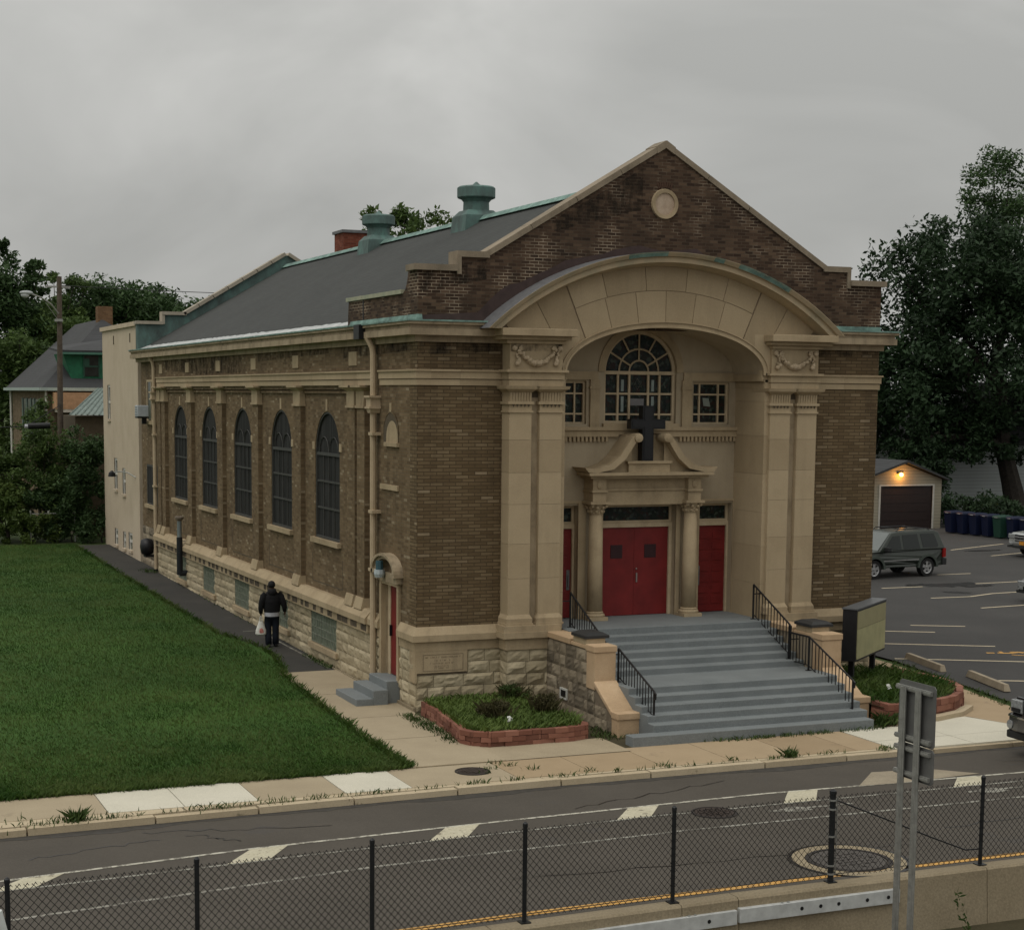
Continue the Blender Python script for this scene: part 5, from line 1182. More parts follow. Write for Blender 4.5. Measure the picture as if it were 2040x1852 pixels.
winS = [[(.86,1.1),(.38,1.58),(.02,1.6),(.02,1.1)], [(-.1,1.1),(-.1,1.62),(-.86,1.64),(-.92,1.1)], [(-1.08,1.12),(-1.02,1.64),(-1.72,1.64),(-1.86,1.2),(-1.8,1.12)]]
suv = vehicle('parked_suv', 'dark green boxy SUV parked in front of the garage', (26.25, 19.58, g(19)), PI+.119, GRN, lowS, upS, .90, .70, 1.05, winS, (-1.32, 1.33), .36, ((1.12,1.06),(.42,1.69)), (-1.6, .1), flare=GRN2, moulding=.66)
m = MB(); m.box(-2.32, -2.1, -.88, .88, .42, .68); m.box(2.15, 2.34, -.88, .88, .42, .66); m.build('bumper', PLASTIC, suv, bevel=.03)
for s in (1, -1):
    y0, y1 = sorted((s*.62, s*.9)); MB().box(-2.24, -2.1, y0, y1+.0, .72, 1.06).build('tail_lamp', REDL, suv); MB().box(-2.245, -2.12, y0+.03, y1-.03, .84, .94).build('reversing_lamp', LENS, suv); MB().lathe([(.1,2.2),(.1,2.27),(.01,2.28)], (0, s*.62, .82), 12, 'x').build('headlamp', LENS, suv)
for k in range(-3, 4): MB().box(2.24, 2.262, k*.11-.035, k*.11+.035, .74, .92).build('grille_slot', BLK, suv)
SIL = paint('silver paint', (.42,.43,.42), .3, .5)
lowE = [(-2.4,.36),(2.35,.36),(2.45,.6),(2.42,.85),(2.2,1.02),(1.2,1.1),(-2.42,1.1),(-2.46,.6)]
upE = [(1.2,1.09),(.35,1.72),(.1,1.76),(-1.95,1.76),(-2.1,1.68),(-2.4,1.09)]
winE = [[(.9,1.14),(.3,1.6),(-.02,1.62),(-.02,1.14)], [(-.12,1.14),(-.12,1.63),(-1.0,1.63),(-1.0,1.14)], [(-1.1,1.15),(-1.1,1.62),(-1.85,1.6),(-2.1,1.2),(-2.05,1.15)]]
def front_end(t, x, hw, z0, z1, zb, plate=True, bars=2):
    for s in (1, -1):
        y0, y1 = sorted((s*(hw-.46), s*(hw-.06))); MB().box(x-.2, x+.03, y0, y1, z1-.2, z1).build('headlamp', LENS, t, bevel=.03)
        y0, y1 = sorted((s*(hw-.36), s*(hw-.14))); MB().box(x-.1, x+.035, y0, y1, zb+.08, zb+.2).build('fog_lamp', LENS, t, bevel=.02)
    m = MB()
    for k in range(bars): z = z1-.16-.13*k; m.box(x, x+.04, -hw+.5, hw-.5, z, z+.07)
    m.build('grille_bar', CHROME, t, bevel=.01); MB().box(x-.02, x+.012, -hw+.48, hw-.48, z1-.36, z1-.02).build('grille', BLK, t)
    MB().box(x-.1, x+.05, -hw+.06, hw-.06, zb-.02, zb+.06).build('lower_lip', PLASTIC, t)
    if plate: MB().box(x+.05, x+.065, -.16, .16, zb+.12, zb+.27).build('number_plate', PLATE, t)
s1 = vehicle('parked_suv', 'silver SUV facing left at the far right edge of the car park', (38.45, 23.5, g(24)), PI, SIL, lowE, upE, .99, .75, 1.09, winE, (-1.42, 1.43), .37, ((1.2,1.1),(.35,1.71)), (-1.8, .1)); front_end(s1, 2.43, .99, .4, .98, .42)
BKP = paint('black car paint', (.011,.011,.013), .2, .3)
lowC = [(-2.2,.3),(2.2,.3),(2.3,.5),(2.25,.68),(1.9,.82),(1.0,.92),(-1.6,.95),(-2.2,.9),(-2.28,.55)]
upC = [(1.05,.9),(.3,1.36),(-.1,1.42),(-.9,1.4),(-1.6,.94)]
winC = [[(.8,.95),(.25,1.3),(-.15,1.33),(-.15,.95)], [(-.22,.95),(-.22,1.33),(-.85,1.3),(-1.25,.98)]]
c1 = vehicle('parked_car', 'black car showing only its nose at the right edge, below the oil stains', (28.45, 11.0, g(11)), PI, BKP, lowC, upC, .9, .62, .9, winC, (-1.3, 1.35), .32, ((1.05,.92),(.3,1.35)), False, cat='car'); front_end(c1, 2.27, .9, .3, .72, .34, True, 2)
lowP = [(-2.8,.5),(2.6,.5),(2.72,.62),(2.72,1.0),(2.62,1.16),(1.15,1.22),(-2.85,1.22),(-2.85,.6)]
upP = [(1.2,1.2),(.55,1.84),(.3,1.9),(-.75,1.9),(-.95,1.2)]
winP = [[(.9,1.26),(.5,1.74),(.05,1.76),(.05,1.26)], [(-.05,1.26),(-.05,1.76),(-.68,1.74),(-.76,1.26)]]
pk = vehicle('pickup_truck', 'black pickup with a chrome bumper entering from the right edge by the kerb', (12.72, -8.68, -.12), PI-.03, BKP, lowP, upP, 1.0, .78, 1.2, winP, (-1.75, 1.8), .4, ((1.2,1.22),(.55,1.83)), False, cat='pickup')
m = MB(); A = [(2.68, -1.0), (2.86, -.86), (2.92, -.5), (2.92, .5), (2.86, .86), (2.68, 1.0)]
for z0, z1 in ((.52, .82),): m.prism(A + [(2.6, 1.0), (2.6, -1.0)], 'z', z0, z1)
m.build('bumper', paint('dark chrome bumper', (.12,.12,.125), .2, .8), pk, bevel=.03)
m = MB(); m.prism([(2.69, -1.01), (2.875, -.865), (2.935, -.5), (2.935, .5), (2.875, .865), (2.69, 1.01), (2.66, 1.0), (2.84, .84), (2.9, .48), (2.9, -.48), (2.84, -.84), (2.66, -1.0)], 'z', .80, .835); m.build('chrome_strip', CHROME, pk)
for s in (1, -1):
    y0, y1 = sorted((s*.6, s*.96)); MB().box(2.55, 2.755, y0, y1, .86, 1.12).build('headlamp', LENS, pk, bevel=.02); MB().box(2.6, 2.765, y0+.04, y1-.04, .88, .96).build('lamp_surround', BLK, pk); MB().lathe([(.085,2.85),(.09,2.9),(.01,2.905)], (0, s*.78, .64), 12, 'x').build('fog_lamp', LENS, pk)
MB().box(2.7, 2.745, -.56, .56, .84, 1.13).build('grille', BLK, pk)
m = MB(); m.box(2.72, 2.77, -.58, .58, .82, .85); m.box(2.72, 2.765, -.58, -.55, .85, 1.14); m.box(2.72, 2.765, .55, .58, .85, 1.14); m.build('grille_surround', CHROME, pk); MB().box(2.925, 2.945, -.17, .17, .56, .71).build('number_plate', PLATE, pk)
MB().box(2.6, 2.88, -.9, .9, .36, .52).build('valance', PLASTIC, pk, bevel=.03)

# ================================================================== PERSON (walking away, seen from behind)
JK = plain('black hooded jacket', (.006,.006,.007), .9, 0, .3, 12); JEAN = plain('dark blue jeans', (.007,.01,.017), .9, 0, .25, 10); SKIN = plain('brown skin', (.09,.05,.033), .6); HEM = plain('grey white shirt hem', (.42,.42,.46), .85, 0, .1); SHOE = plain('black shoe', (.008,.008,.008), .6); CAPM = plain('black cap', (.008,.008,.01), .8)
def skin_mesh(name, V, Ed, Rr, mat, parent, lev=2):
    me = bpy.data.meshes.new(name); me.from_pydata(V, Ed, []); me.materials.append(mat)
    o = bpy.data.objects.new(name, me); COL.objects.link(o); o.parent = parent
    md = o.modifiers.new('skin', 'SKIN'); md.use_smooth_shade = True
    ly = me.skin_vertices[0] if me.skin_vertices else None
    if ly is None:
        bpy.context.view_layer.objects.active = o; ly = me.skin_vertices[0]
    for i, r_ in enumerate(Rr): ly.data[i].radius = r_ if isinstance(r_, tuple) else (r_, r_)
    ly.data[0].use_root = True
    sb = o.modifiers.new('sub', 'SUBSURF'); sb.levels = sb.render_levels = lev; return o
px, py_ = -.6, 9.88
per = thing('person', (px, py_, g(py_)), 'person in a black jacket, jeans and cap walking away along the path with a bag', 'person', -.12)
# joints: y forward (away from camera), x right
V = [(0,0,.96), (0,0,1.1), (0,.01,1.28), (0,.02,1.44), (0,.02,1.52), (0,.04,1.60), (0,.045,1.70), (0,.05,1.76),                      # 0-7 pelvis..crown
     (-.19,.015,1.43), (-.285,-.03,1.19), (-.3,.03,.94), (-.3,.045,.87), (.19,.015,1.43), (.305,-.05,1.19), (.345,-.03,.98), (.35,-.01,.91),   # arms 8-11 left, 12-15 right
     (-.1,0,.92), (-.11,.05,.5), (-.1,-.06,.1), (-.1,.06,.04), (.1,0,.92), (.1,.02,.5), (.095,-.0,.1), (.1,.13,.04)]                   # legs 16-19, 20-23
Ed = [(0,1),(1,2),(2,3),(3,4),(4,5),(5,6),(6,7),(3,8),(8,9),(9,10),(10,11),(3,12),(12,13),(13,14),(14,15),(0,16),(16,17),(17,18),(18,19),(0,20),(20,21),(21,22),(22,23)]
Rr = [.1,.1,.1,.08,.055,.07,.09,.065,.06,.042,.03,.034,.06,.042,.03,.034,.07,.055,.045,.04,.07,.055,.045,.04]
for base, sgn in ((11, -1), (15, 1)):                # four fingers and a thumb on each hand
    bx_, by_, bz_ = V[base]
    for k, ln in enumerate((.07, .08, .075, .06)):
        a = len(V); yy = -.03 + .02*k; curl = .035 if sgn < 0 else .012
        V += [(bx_+sgn*.005, by_+yy, bz_-.035), (bx_+sgn*(.012-curl*.3), by_+yy, bz_-.035-ln*.5), (bx_-sgn*curl, by_+yy, bz_-.03-ln)]
        Ed += [(base, a), (a, a+1), (a+1, a+2)]; Rr += [.011, .0095, .008]
    a = len(V); V += [(bx_-sgn*.02, by_+.045, bz_-.015), (bx_-sgn*.03, by_+.06, bz_-.05)]; Ed += [(base, a), (a, a+1)]; Rr += [.012, .009]
body = skin_mesh('body', V, Ed, Rr, SKIN, per)
def loft(m, rs, n=18):
    R_ = [[(cx+rx*math.cos(2*PI*k/n), cy+ry*math.sin(2*PI*k/n), z) for k in range(n)] for (cx, cy, z, rx, ry) in rs]
    for a, b_ in zip(R_, R_[1:]): m.strip(a, b_, True)
    m.add(R_[0], [tuple(range(n))]); m.add(R_[-1], [tuple(range(n))])
m = MB(); loft(m, [(0,0,.955,.205,.155), (0,0,.97,.222,.172), (.0,0,1.1,.232,.178), (0,.0,1.25,.238,.18), (0,.01,1.38,.228,.165), (0,.015,1.46,.185,.135), (0,.02,1.53,.115,.11), (0,.03,1.58,.095,.1)])
m.tube([(-.16,.015,1.44), (-.23,.0,1.38), (-.285,-.03,1.2), (-.305,.0,1.05), (-.3,.03,.93)], [.1,.098,.085,.072,.05], 12); m.tube([(.16,.015,1.44), (.24,-.01,1.38), (.305,-.05,1.2), (.34,-.05,1.08), (.345,-.03,.97)], [.1,.098,.085,.072,.05], 12)
m.ball((0,-.07,1.5), .13, 12, 8, (1.,.75,.8)); m.build('jacket', JK, per, smooth=True)
m = MB(); loft(m, [(0,0,.845,.205,.155), (0,0,.9,.208,.158), (0,0,.99,.205,.158)]); m.build('shirt_hem', HEM, per, smooth=True)
m = MB(); loft(m, [(0,0,.78,.16,.12), (0,0,.86,.19,.145), (0,0,.95,.195,.15)]); m.tube([(-.085,.0,.86), (-.1,.03,.66), (-.105,.045,.5), (-.105,.0,.3), (-.1,-.04,.07)], [.12,.11,.092,.09,.088], 12); m.tube([(.085,.0,.86), (.095,.02,.66), (.1,.025,.5), (.1,.02,.3), (.098,.02,.07)], [.12,.11,.092,.09,.088], 12); m.build('jeans', JEAN, per, smooth=True)
for x, y in ((-.1, .0), (.1, .07)):
    m = MB(); m.ball((x, y-.01, .045), .14, 10, 6, (.4, 1., .38)); m.build('shoe', SHOE, per, smooth=True)
m = MB(); m.ball((0, .04, 1.705), .112, 14, 8, (.92, 1.08, .95)); m.build('hood_cap', CAPM, per, smooth=True)
m = MB(); m.ball((0,.15,1.72), .075, 10, 6, (1., 1.1, .14)); m.build('cap_peak', CAPM, per, smooth=True)
m = MB()                                             # face (turned away from the camera)
m.ball((-.035,.133,1.68), .012, 6, 4); m.ball((.035,.133,1.68), .012, 6, 4); m.build('eyes', plain('eye white', (.5,.48,.45), .4), per); m = MB(); m.ball((0,.145,1.655), .02, 6, 4, (.8,1,1.3)); m.box(-.024,.024,.125,.137,1.612,1.62); m.ball((-.095,.04,1.67), .022, 6, 4, (.4,.8,1.2)); m.ball((.095,.04,1.67), .022, 6, 4, (.4,.8,1.2)); m.build('nose_mouth_ears', SKIN, per, smooth=True)
bag = thing('carrier_bag', (px-.31, py_+.01, g(py_)+.34), 'white plastic carrier bag with a pink print hanging from the left hand', 'bag', -.1)
m = MB(); rb = random.Random(3); rings = []
for z, rx, ry in ((0,.12,.075), (.03,.15,.095), (.12,.145,.09), (.22,.11,.07), (.32,.075,.045), (.38,.055,.03)):
    rings.append([(rx*math.cos(2*PI*k/14)*(1+rb.uniform(-.07,.07)), ry*math.sin(2*PI*k/14)*(1+rb.uniform(-.1,.1)), z) for k in range(14)])
for a, b_ in zip(rings, rings[1:]): m.strip(a, b_, True)
m.add(rings[0], [tuple(range(14))]); m.build('bag_body', plain('white film plastic', (.58,.57,.52), .45, 0, .12, 9, .2), bag, smooth=True)
m = MB()
for s in (1, -1): m.strip([(s*.05, -.02, .36), (s*.035, -.018, .45), (s*.012, -.012, .53)], [(s*.05, .02, .36), (s*.035, .018, .45), (s*.012, .012, .53)]); m.strip([(s*.02, -.02, .36), (s*.012, -.018, .45), (0, -.012, .53)], [(s*.05, -.02, .36), (s*.035, -.018, .45), (s*.012, -.012, .53)])
m.build('handle', plain('white film handle', (.55,.54,.5), .5), bag)
m = MB(); m.strip([(-.06, -.098, .07), (0, -.105, .06), (.06, -.098, .075)], [(-.05, -.093, .17), (.005, -.1, .2), (.05, -.093, .16)]); m.build('pink_print', plain('pink print', (.5,.2,.17), .6, 0, .4, 25), bag)
# ================================================================== BUILDINGS AROUND
def blg(name, lab, loc, cat): return thing(name, loc, lab, cat)
def bb(t, mb, name, mat, par=None, **k):
    o = mb.build(name, mat, par or t, **k)
    if par is None: o.location = (-t.location[0], -t.location[1], -t.location[2])
    return o
an = blg('rendered_block', 'tall cream rendered rear block with narrow windows behind the church', (3, 36, .4), 'building')
m = MB(); x = .07; wl = [(a+.42, b+.42, c, d) for a, b, c, d in ((37.7,38.35,5.85,7.28), (36.3,37.0,2.95,4.25), (34.5,35.15,2.84,3.9), (36.4,37.1,.62,1.3), (34.6,35.2,.62,1.3), (33.2,34.0,.66,1.36))]
ys2 = sorted({31.98, 39.85, *[v for r_ in wl for v in r_[:2]]}); zs2 = sorted({-.2, 9.55, *[v for r_ in wl for v in r_[2:]]})
for a, b_ in zip(ys2, ys2[1:]):
    for c, d in zip(zs2, zs2[1:]):
        if not any(r_[0] < (a+b_)/2 < r_[1] and r_[2] < (c+d)/2 < r_[3] for r_ in wl): m.quad((x,b_,c),(x,a,c),(x,a,d),(x,b_,d))
m.quad((x,31.98,-.2),(.4,31.98,-.2),(.4,31.98,9.55),(x,31.98,9.55)); m.box(.4, 11.9, 31.99, 39.85, -.2, 9.5); m.quad((x,39.85,-.2),(x,39.85,9.55),(.4,39.85,9.55),(.4,39.85,-.2))
bb(an, m, 'wall', CREAM)
m = MB(); m.box(-.02, .5, 31.9, 39.95, 9.55, 9.72); m.box(.5, 12, 31.97, 32.3, 9.5, 9.7); bb(an, m, 'coping', stone('pale coping', (.5,.41,.3), (.4,.33,.24), (.55,.46,.34), 2, .2))
for i, (a, b_, c, d) in enumerate(wl):
    m = MB(); m.box(.15, .19, a, b_, c, d); w = bb(an, m, 'window', GLASS if i < 3 else GBLOCK)
    m = MB(); m.box(.1, .16, a, a+.1, c, d); m.box(.1, .16, b_-.1, b_, c, d); m.box(.1, .16, a+.1, b_-.1, (c+d)/2-.05, (c+d)/2+.05); m.box(.1, .16, a+.1, b_-.1, d-.1, d)
    m.build('frame', plain('white window frame %d' % i, (.55,.53,.48)), w); MB().box(.0, .15, a-.05, b_+.05, c-.1, c).build('sill', CREAM, w)
for y in (37.1, 33.5): bb(an, MB().box(.055, .08, y-.08, y+.08, 8.95, 9.3), 'small_vent', JOINT)
# wall lamp on a curved bracket
wl_ = thing('wall_lamp', (.07, 32.7, 3.8), 'small dark lamp on a curved arm at the cream wall corner', 'lamp'); m = MB(); m.tube([(0,0,-.15), (-.25,.3,.02), (-.5,.7,.06), (-.7,1.0,.0)], .025, 6); m.build('arm', GALV, wl_); m = MB(); m.lathe([(.16,-.16), (.13,.0), (.03,.08)], (-.75,1.05,0), 10); m.build('shade', BLK, wl_)
# old house with the green dormer
ho = blg('old_house', 'old house with a steep dark roof, green dormer and peach porch trim beyond the bushes', (3, 56, .6), 'house')
HX0, HX1, HY0, HY1, HZ = -1.15, 7.4, 50, 64.5, 7.15
m = MB(); m.box(HX0+.35, HX1-.35, HY0+.35, HY1-.3, .4, HZ); bb(ho, m, 'wall', brick('house buff brick', [(0,(.12,.085,.05)),(.6,(.16,.115,.07)),(1,(.2,.15,.095))], (.17,.14,.1), w=.22, h=.08))
m = MB(); rx = 2.95; RZ = 10.8; RIDX = 1.2
m.add([(HX0,HY0,HZ),(HX1,HY0,HZ),(HX1,HY1,HZ),(HX0,HY1,HZ),(rx,HY0+6.7,RZ),(rx,HY1+RIDX,RZ)], [(0,1,4),(1,2,5,4),(2,3,5),(3,0,4,5),(0,3,2,1)]); bb(ho, m, 'roof', ROOFH)
m = MB(); m.box(HX0-.1, HX0+.02, HY0-.05, HY1, HZ-.12, HZ+.03); m.box(HX0-.1, HX1, HY0-.1, HY0+.02, HZ-.12, HZ+.03); bb(ho, m, 'gutter', plain('pale green gutter', (.3,.36,.33), .6))
m = MB(); m.tube([(HX0+.25, HY1-.35, HZ-.1), (HX0+.25, HY1-.35, .5)], .07, 6); m.tube([(HX0+.25, HY0+.25, HZ-.1), (HX0+.25, HY0+.25, .5)], .06, 6); bb(ho, m, 'downpipe', plain('white downpipe', (.55,.54,.5)))
w = bb(ho, MB().box(HX0+.26, HX0+.36, 52.2, 59.2, 4.3, 6.6), 'window', GLASS); m = MB()
for y in (52.2, 54.3, 55.6, 57.2, 58.9): m.box(HX0+.22, HX0+.3, y, y+.3, 4.3, 6.65)
m.build('frame', plain('green grey frame', (.1,.14,.12)), w)
d0 = MB(); d0.hexa([(.45,50.9,7.55),(3.2,50.9,7.55),(3.2,53.5,7.55),(.45,53.5,7.55),(.05,50.9,8.85),(3.6,50.9,8.85),(3.6,54,8.85),(.05,54,8.85)]); dm = bb(ho, d0, 'dormer', GREENP)
m = MB(); m.box(1.05, 1.75, 50.82, 50.95, 7.75, 8.75); m.build('dormer_window', GLASS, dm); m = MB(); m.box(1.03, 1.77, 50.8, 50.86, 8.2, 8.26); m.box(1.0, 1.06, 50.8, 50.86, 7.7, 8.75); m.box(1.74, 1.8, 50.8, 50.86, 7.7, 8.75); m.box(1.06,1.3,50.805,50.84,8.26,8.6); m.build('dormer_frame', plain('dark green frame', (.02,.07,.045)), dm)
m = MB(); m.hexa([(-.25,50.5,8.9),(3.8,50.5,8.9),(3.8,55.2,9.75),(-.25,53.6,9.1),(-.25,50.5,9.0),(3.8,50.5,9.0),(3.8,55.2,9.85),(-.25,53.6,9.2)]); m.build('dormer_roof', ROOFH, dm); m = MB(); m.box(-.3, 3.8, 50.45, 50.55, 8.8, 8.9); m.build('dormer_eave', plain('verdigris eave', (.06,.15,.11)), dm)
m = MB(); m.box(2.75, 3.5, 56.6, 57.4, 10.2, 11.45); bb(ho, m, 'chimney', BRICKO)
m = MB(); m.box(-.6, 3.5, 49.0, 50.3, 6.15, 6.95); bb(ho, m, 'porch_fascia', plain('peach porch board', (.42,.24,.13), .7, 0, .2)); bb(ho, MB().box(-.5, 3.4, 49.02, 50.3, 6.0, 6.15), 'porch_trim', plain('white porch trim', (.55,.5,.42)))
# lean-to metal roof behind the cream block
le = blg('lean_to_shed', 'ribbed grey metal lean-to roof between the old house and the cream block', (.9, 44, .5), 'shed')
m = MB(); m.add([(-.9,43.0,5.95),(2.5,43.0,5.95),(3.2,47.5,7.15),(1.15,47.5,7.15)], [(0,1,2,3)])
for k in range(14):
    t_ = k/13; p = Vector((-.9,43.0,5.97)).lerp(Vector((2.5,43.0,5.97)), t_); q = Vector((1.15,47.5,7.17)).lerp(Vector((3.2,47.5,7.17)), t_); m.tube([p, q], .035, 4)
bb(le, m, 'ribbed_roof', plain('weathered zinc', (.16,.2,.18), .6, .2, .3)); bb(le, MB().box(-.6, 2.4, 43.3, 47.3, .4, 5.9), 'wall', JOINT)
# garage
ga = blg('garage', 'small clapboard garage with a dark door and a lit orange lamp', (39.3, 39, g(37)), 'garage'); gy = 36.75; gz = g(37)
def siding(name, c, h=.16):
    m, nt, bs = M_(name); co = objco(nt); sx = N(nt, 'ShaderNodeSeparateXYZ', {0: co}); f = mth(nt, 'FRACT', mth(nt, 'DIVIDE', sx.outputs[2], h))
    c1 = mix(nt, mth(nt, 'LESS_THAN', f, .14), c, tuple(x*.5 for x in c)); c1 = mix(nt, .3, c1, ramp(nt, noise(nt, co, .8, 4), [(.3, tuple(x*.7 for x in c)), (.7, c)])); nt.links.new(c1, bs.inputs['Base Color']); bs.inputs['Roughness'].default_value = .75; bump(nt, bs, f, .4, .02); return m
m = MB(); x0, x1 = 36.9, 41.75; dx0, dx1 = 38.05, 41.2
gp_ = [(x0, gz), (dx0, gz), (dx0, 2.62), (dx1, 2.62), (dx1, gz), (x1, gz), (x1, 2.95), (39.45, 3.72), (x0, 2.95)]
m.prism(gp_, 'y', gy, gy+.15); m.box(x0, x0+.15, gy+.15, gy+6, gz, 2.95); m.box(x1-.15, x1, gy+.15, gy+6, gz, 2.95); bb(ga, m, 'wall', siding('cream clapboard', (.3,.27,.2)))
m = MB(); m.prism([(x0-.25, 2.88), (39.45, 3.8), (x1+.25, 2.88), (x1+.25, 2.98), (39.45, 3.92), (x0-.25, 2.98)], 'y', gy-.3, gy+6.2); bb(ga, m, 'roof', ROOFH)
m = MB(); m.box(dx0, dx1, gy+.05, gy+.1, gz, 2.62)
for k in range(1, 5): m.box(dx0, dx1, gy+.04, gy+.05, gz+k*.44-.01, gz+k*.44+.01)
bb(ga, m, 'garage_door', plain('dark brown door', (.022,.014,.013), .5)); m = MB(); m.box(dx0-.1, dx0, gy-.03, gy+.05, gz, 2.7); m.box(dx1, dx1+.1, gy-.03, gy+.05, gz, 2.7); m.box(dx0, dx1, gy-.028, gy+.05, 2.62, 2.7); bb(ga, m, 'door_trim', plain('white trim', (.42,.41,.37)))
lp = bb(ga, MB().box(39.0, 39.3, gy-.12, gy, 3.25, 3.32), 'lamp_bracket', BLK); MB().ball((39.15, gy-.16, 3.2), .1, 10, 6).build('lamp_bulb', emit('sodium lamp', (1., .4, .06), 22.), lp)
ld = bpy.data.lights.new('garage lamp light', 'POINT'); ld.energy = 30; ld.color = (1., .45, .1); ld.shadow_soft_size = .1; lo_ = bpy.data.objects.new('garage_lamp_light', ld); COL.objects.link(lo_); lo_.location = (39.15, gy-.3, 3.15)
# white house behind the big tree
wh = blg('clapboard_house', 'white clapboard house wall half hidden behind the big dark tree', (52, 50, .5), 'house')
bb(wh, MB().box(48.6, 60, 47, 56, .4, 4.4), 'wall', siding('white clapboard', (.42,.45,.44), .2)); m = MB(); m.prism([(48.2, 4.3), (54.4, 8.0), (60.5, 4.3)], 'y', 46.5, 56.5); bb(wh, m, 'roof', ROOFH)
# wheelie bins in a row
BINB = plain('dark blue bin plastic', (.004,.008,.03), .5); BING = plain('dark green bin plastic', (.012,.045,.03), .5)
def mkbin(mat, lab, grp):
    t = thing('wheelie_bin', (0,0,0), lab, 'bin', 0, grp); m = MB(); m.hexa([(-.24,-.28,.05),(.24,-.28,.05),(.24,.28,.05),(-.24,.28,.05),(-.3,-.36,1.0),(.3,-.36,1.0),(.3,.36,1.0),(-.3,.36,1.0)]); m.build('body', mat, t, bevel=.02)
    m = MB(); m.hexa([(-.32,-.4,1.0),(.32,-.4,1.0),(.32,.4,1.0),(-.32,.4,1.0),(-.28,-.34,1.1),(.28,-.34,1.1),(.28,.3,1.12),(-.28,.3,1.12)]); m.build('lid', mat, t, bevel=.02)
    for s in (-.27, .27): MB().lathe([(.1,-.03), (.1,.03)], (s, .3, .1), 12, 'x').build('wheel', BLK, t)
    MB().box(-.12, .12, -.405, -.39, 1.0, 1.03).build('lid_tab', plain('pale sticker', (.3,.3,.3)), t); return t
b0 = mkbin(BINB, 'dark blue wheelie bin in the row under the big tree', 'blue wheelie bins')
rb = random.Random(4); pos = [(40.5, 34.4), (40.65, 33.65), (40.8, 32.9), (40.95, 32.15), (41.2, 30.6), (41.35, 29.85), (41.5, 29.1), (41.6, 28.35)]
for i, (x, y) in enumerate(pos):
    o = b0 if i == 0 else copy_tree(b0); o.location = (x+.1, y-.2, g(y)); o.rotation_euler = (0, 0, -PI/2+rb.uniform(-.12,.12))
b1 = mkbin(BING, 'single dark green wheelie bin among the blue ones', None); b1.location = (41.15, 31.2, g(31)); b1.rotation_euler = (0,0,-PI/2)
# ================================================================== STREET LAMP ON A WOODEN POLE, WIRES
pl = thing('utility_pole', (-1.15, 44, g(44)), 'weathered wooden utility pole with a curved street lamp arm above the bushes', 'utility pole')
def pb(mb, nm, mat, par=None): o = mb.build(nm, mat, par or pl); o.location = (1.15, -44, -g(44)) if par is None else (0,0,0); return o
pb(MB().tube([(-1.2,44,.3), (-1.15,44,6), (-1.08,44,12.1)], .15, 10, .11), 'pole', WOODP)
arm = pb(MB().tube([(-1.15,43.9,10.45), (-1.5,43.7,10.85), (-1.95,43.5,11.12), (-2.35,43.4,11.25)], .035, 6), 'lamp_arm', GALV)
pb(MB().tube([(-1.2,43.9,10.2), (-1.75,43.6,10.9)], .015, 5), 'arm_brace', GALV)
m = MB(); m.ball((-2.62,43.3,11.3), .3, 12, 6, (1.,.6,.34)); h_ = pb(m, 'lamp_head', plain('grey lamp head', (.33,.35,.35), .5)); m = MB(); m.ball((-2.68,43.3,11.2), .17, 10, 6, (1.1,.9,.75)); m.build('lamp_globe', plain('frosted globe', (.42,.44,.44), .3), h_)
m = MB(); m.box(-1.32,-.98,43.82,44.0,10.1,10.22); pb(m, 'bracket', GALV)
m = MB(); m.box(-1.7,-.6,43.95,44.05,11.6,11.68); pb(m, 'insulator_arm', GALV)
wi = thing('overhead_wire', (10, 46, 11.2), 'thin overhead wire with a small dark clip above the rear roof', 'wire'); m = MB(); m.tube([(-1.0,44,11.7), (4,46.5,11.75), (12,50,11.9), (30,58,13.0)], .016, 4); o = m.build('cable', BLK, wi); o.location = (-10,-46,-11.2); m = MB(); m.box(11.0,11.4,49.5,49.7,11.8,12.0); o = m.build('clip', BLK, wi); o.location = (-10,-46,-11.2)
w2 = thing('service_cable', (-2.5, 42, 5.5), 'dark cable with a fat black splice sleeve in front of the house wall', 'cable'); m = MB(); m.tube([(-9,42.5,5.2), (-2.9,42,5.47), (-1.15,43.85,6.4)], .02, 5); o = m.build('cable', BLK, w2); o.location = (2.5,-42,-5.5); m = MB(); m.tube([(-2.85,42,5.47), (-1.9,42.0,5.5)], .13, 10); o = m.build('splice_sleeve', BLK, w2); o.location = (2.5,-42,-5.5); m = MB(); m.tube([(-2.98,42,5.47), (-2.85,42,5.47)], .09, 8); o = m.build('end_cap', HEM, w2); o.location = (2.5,-42,-5.5)
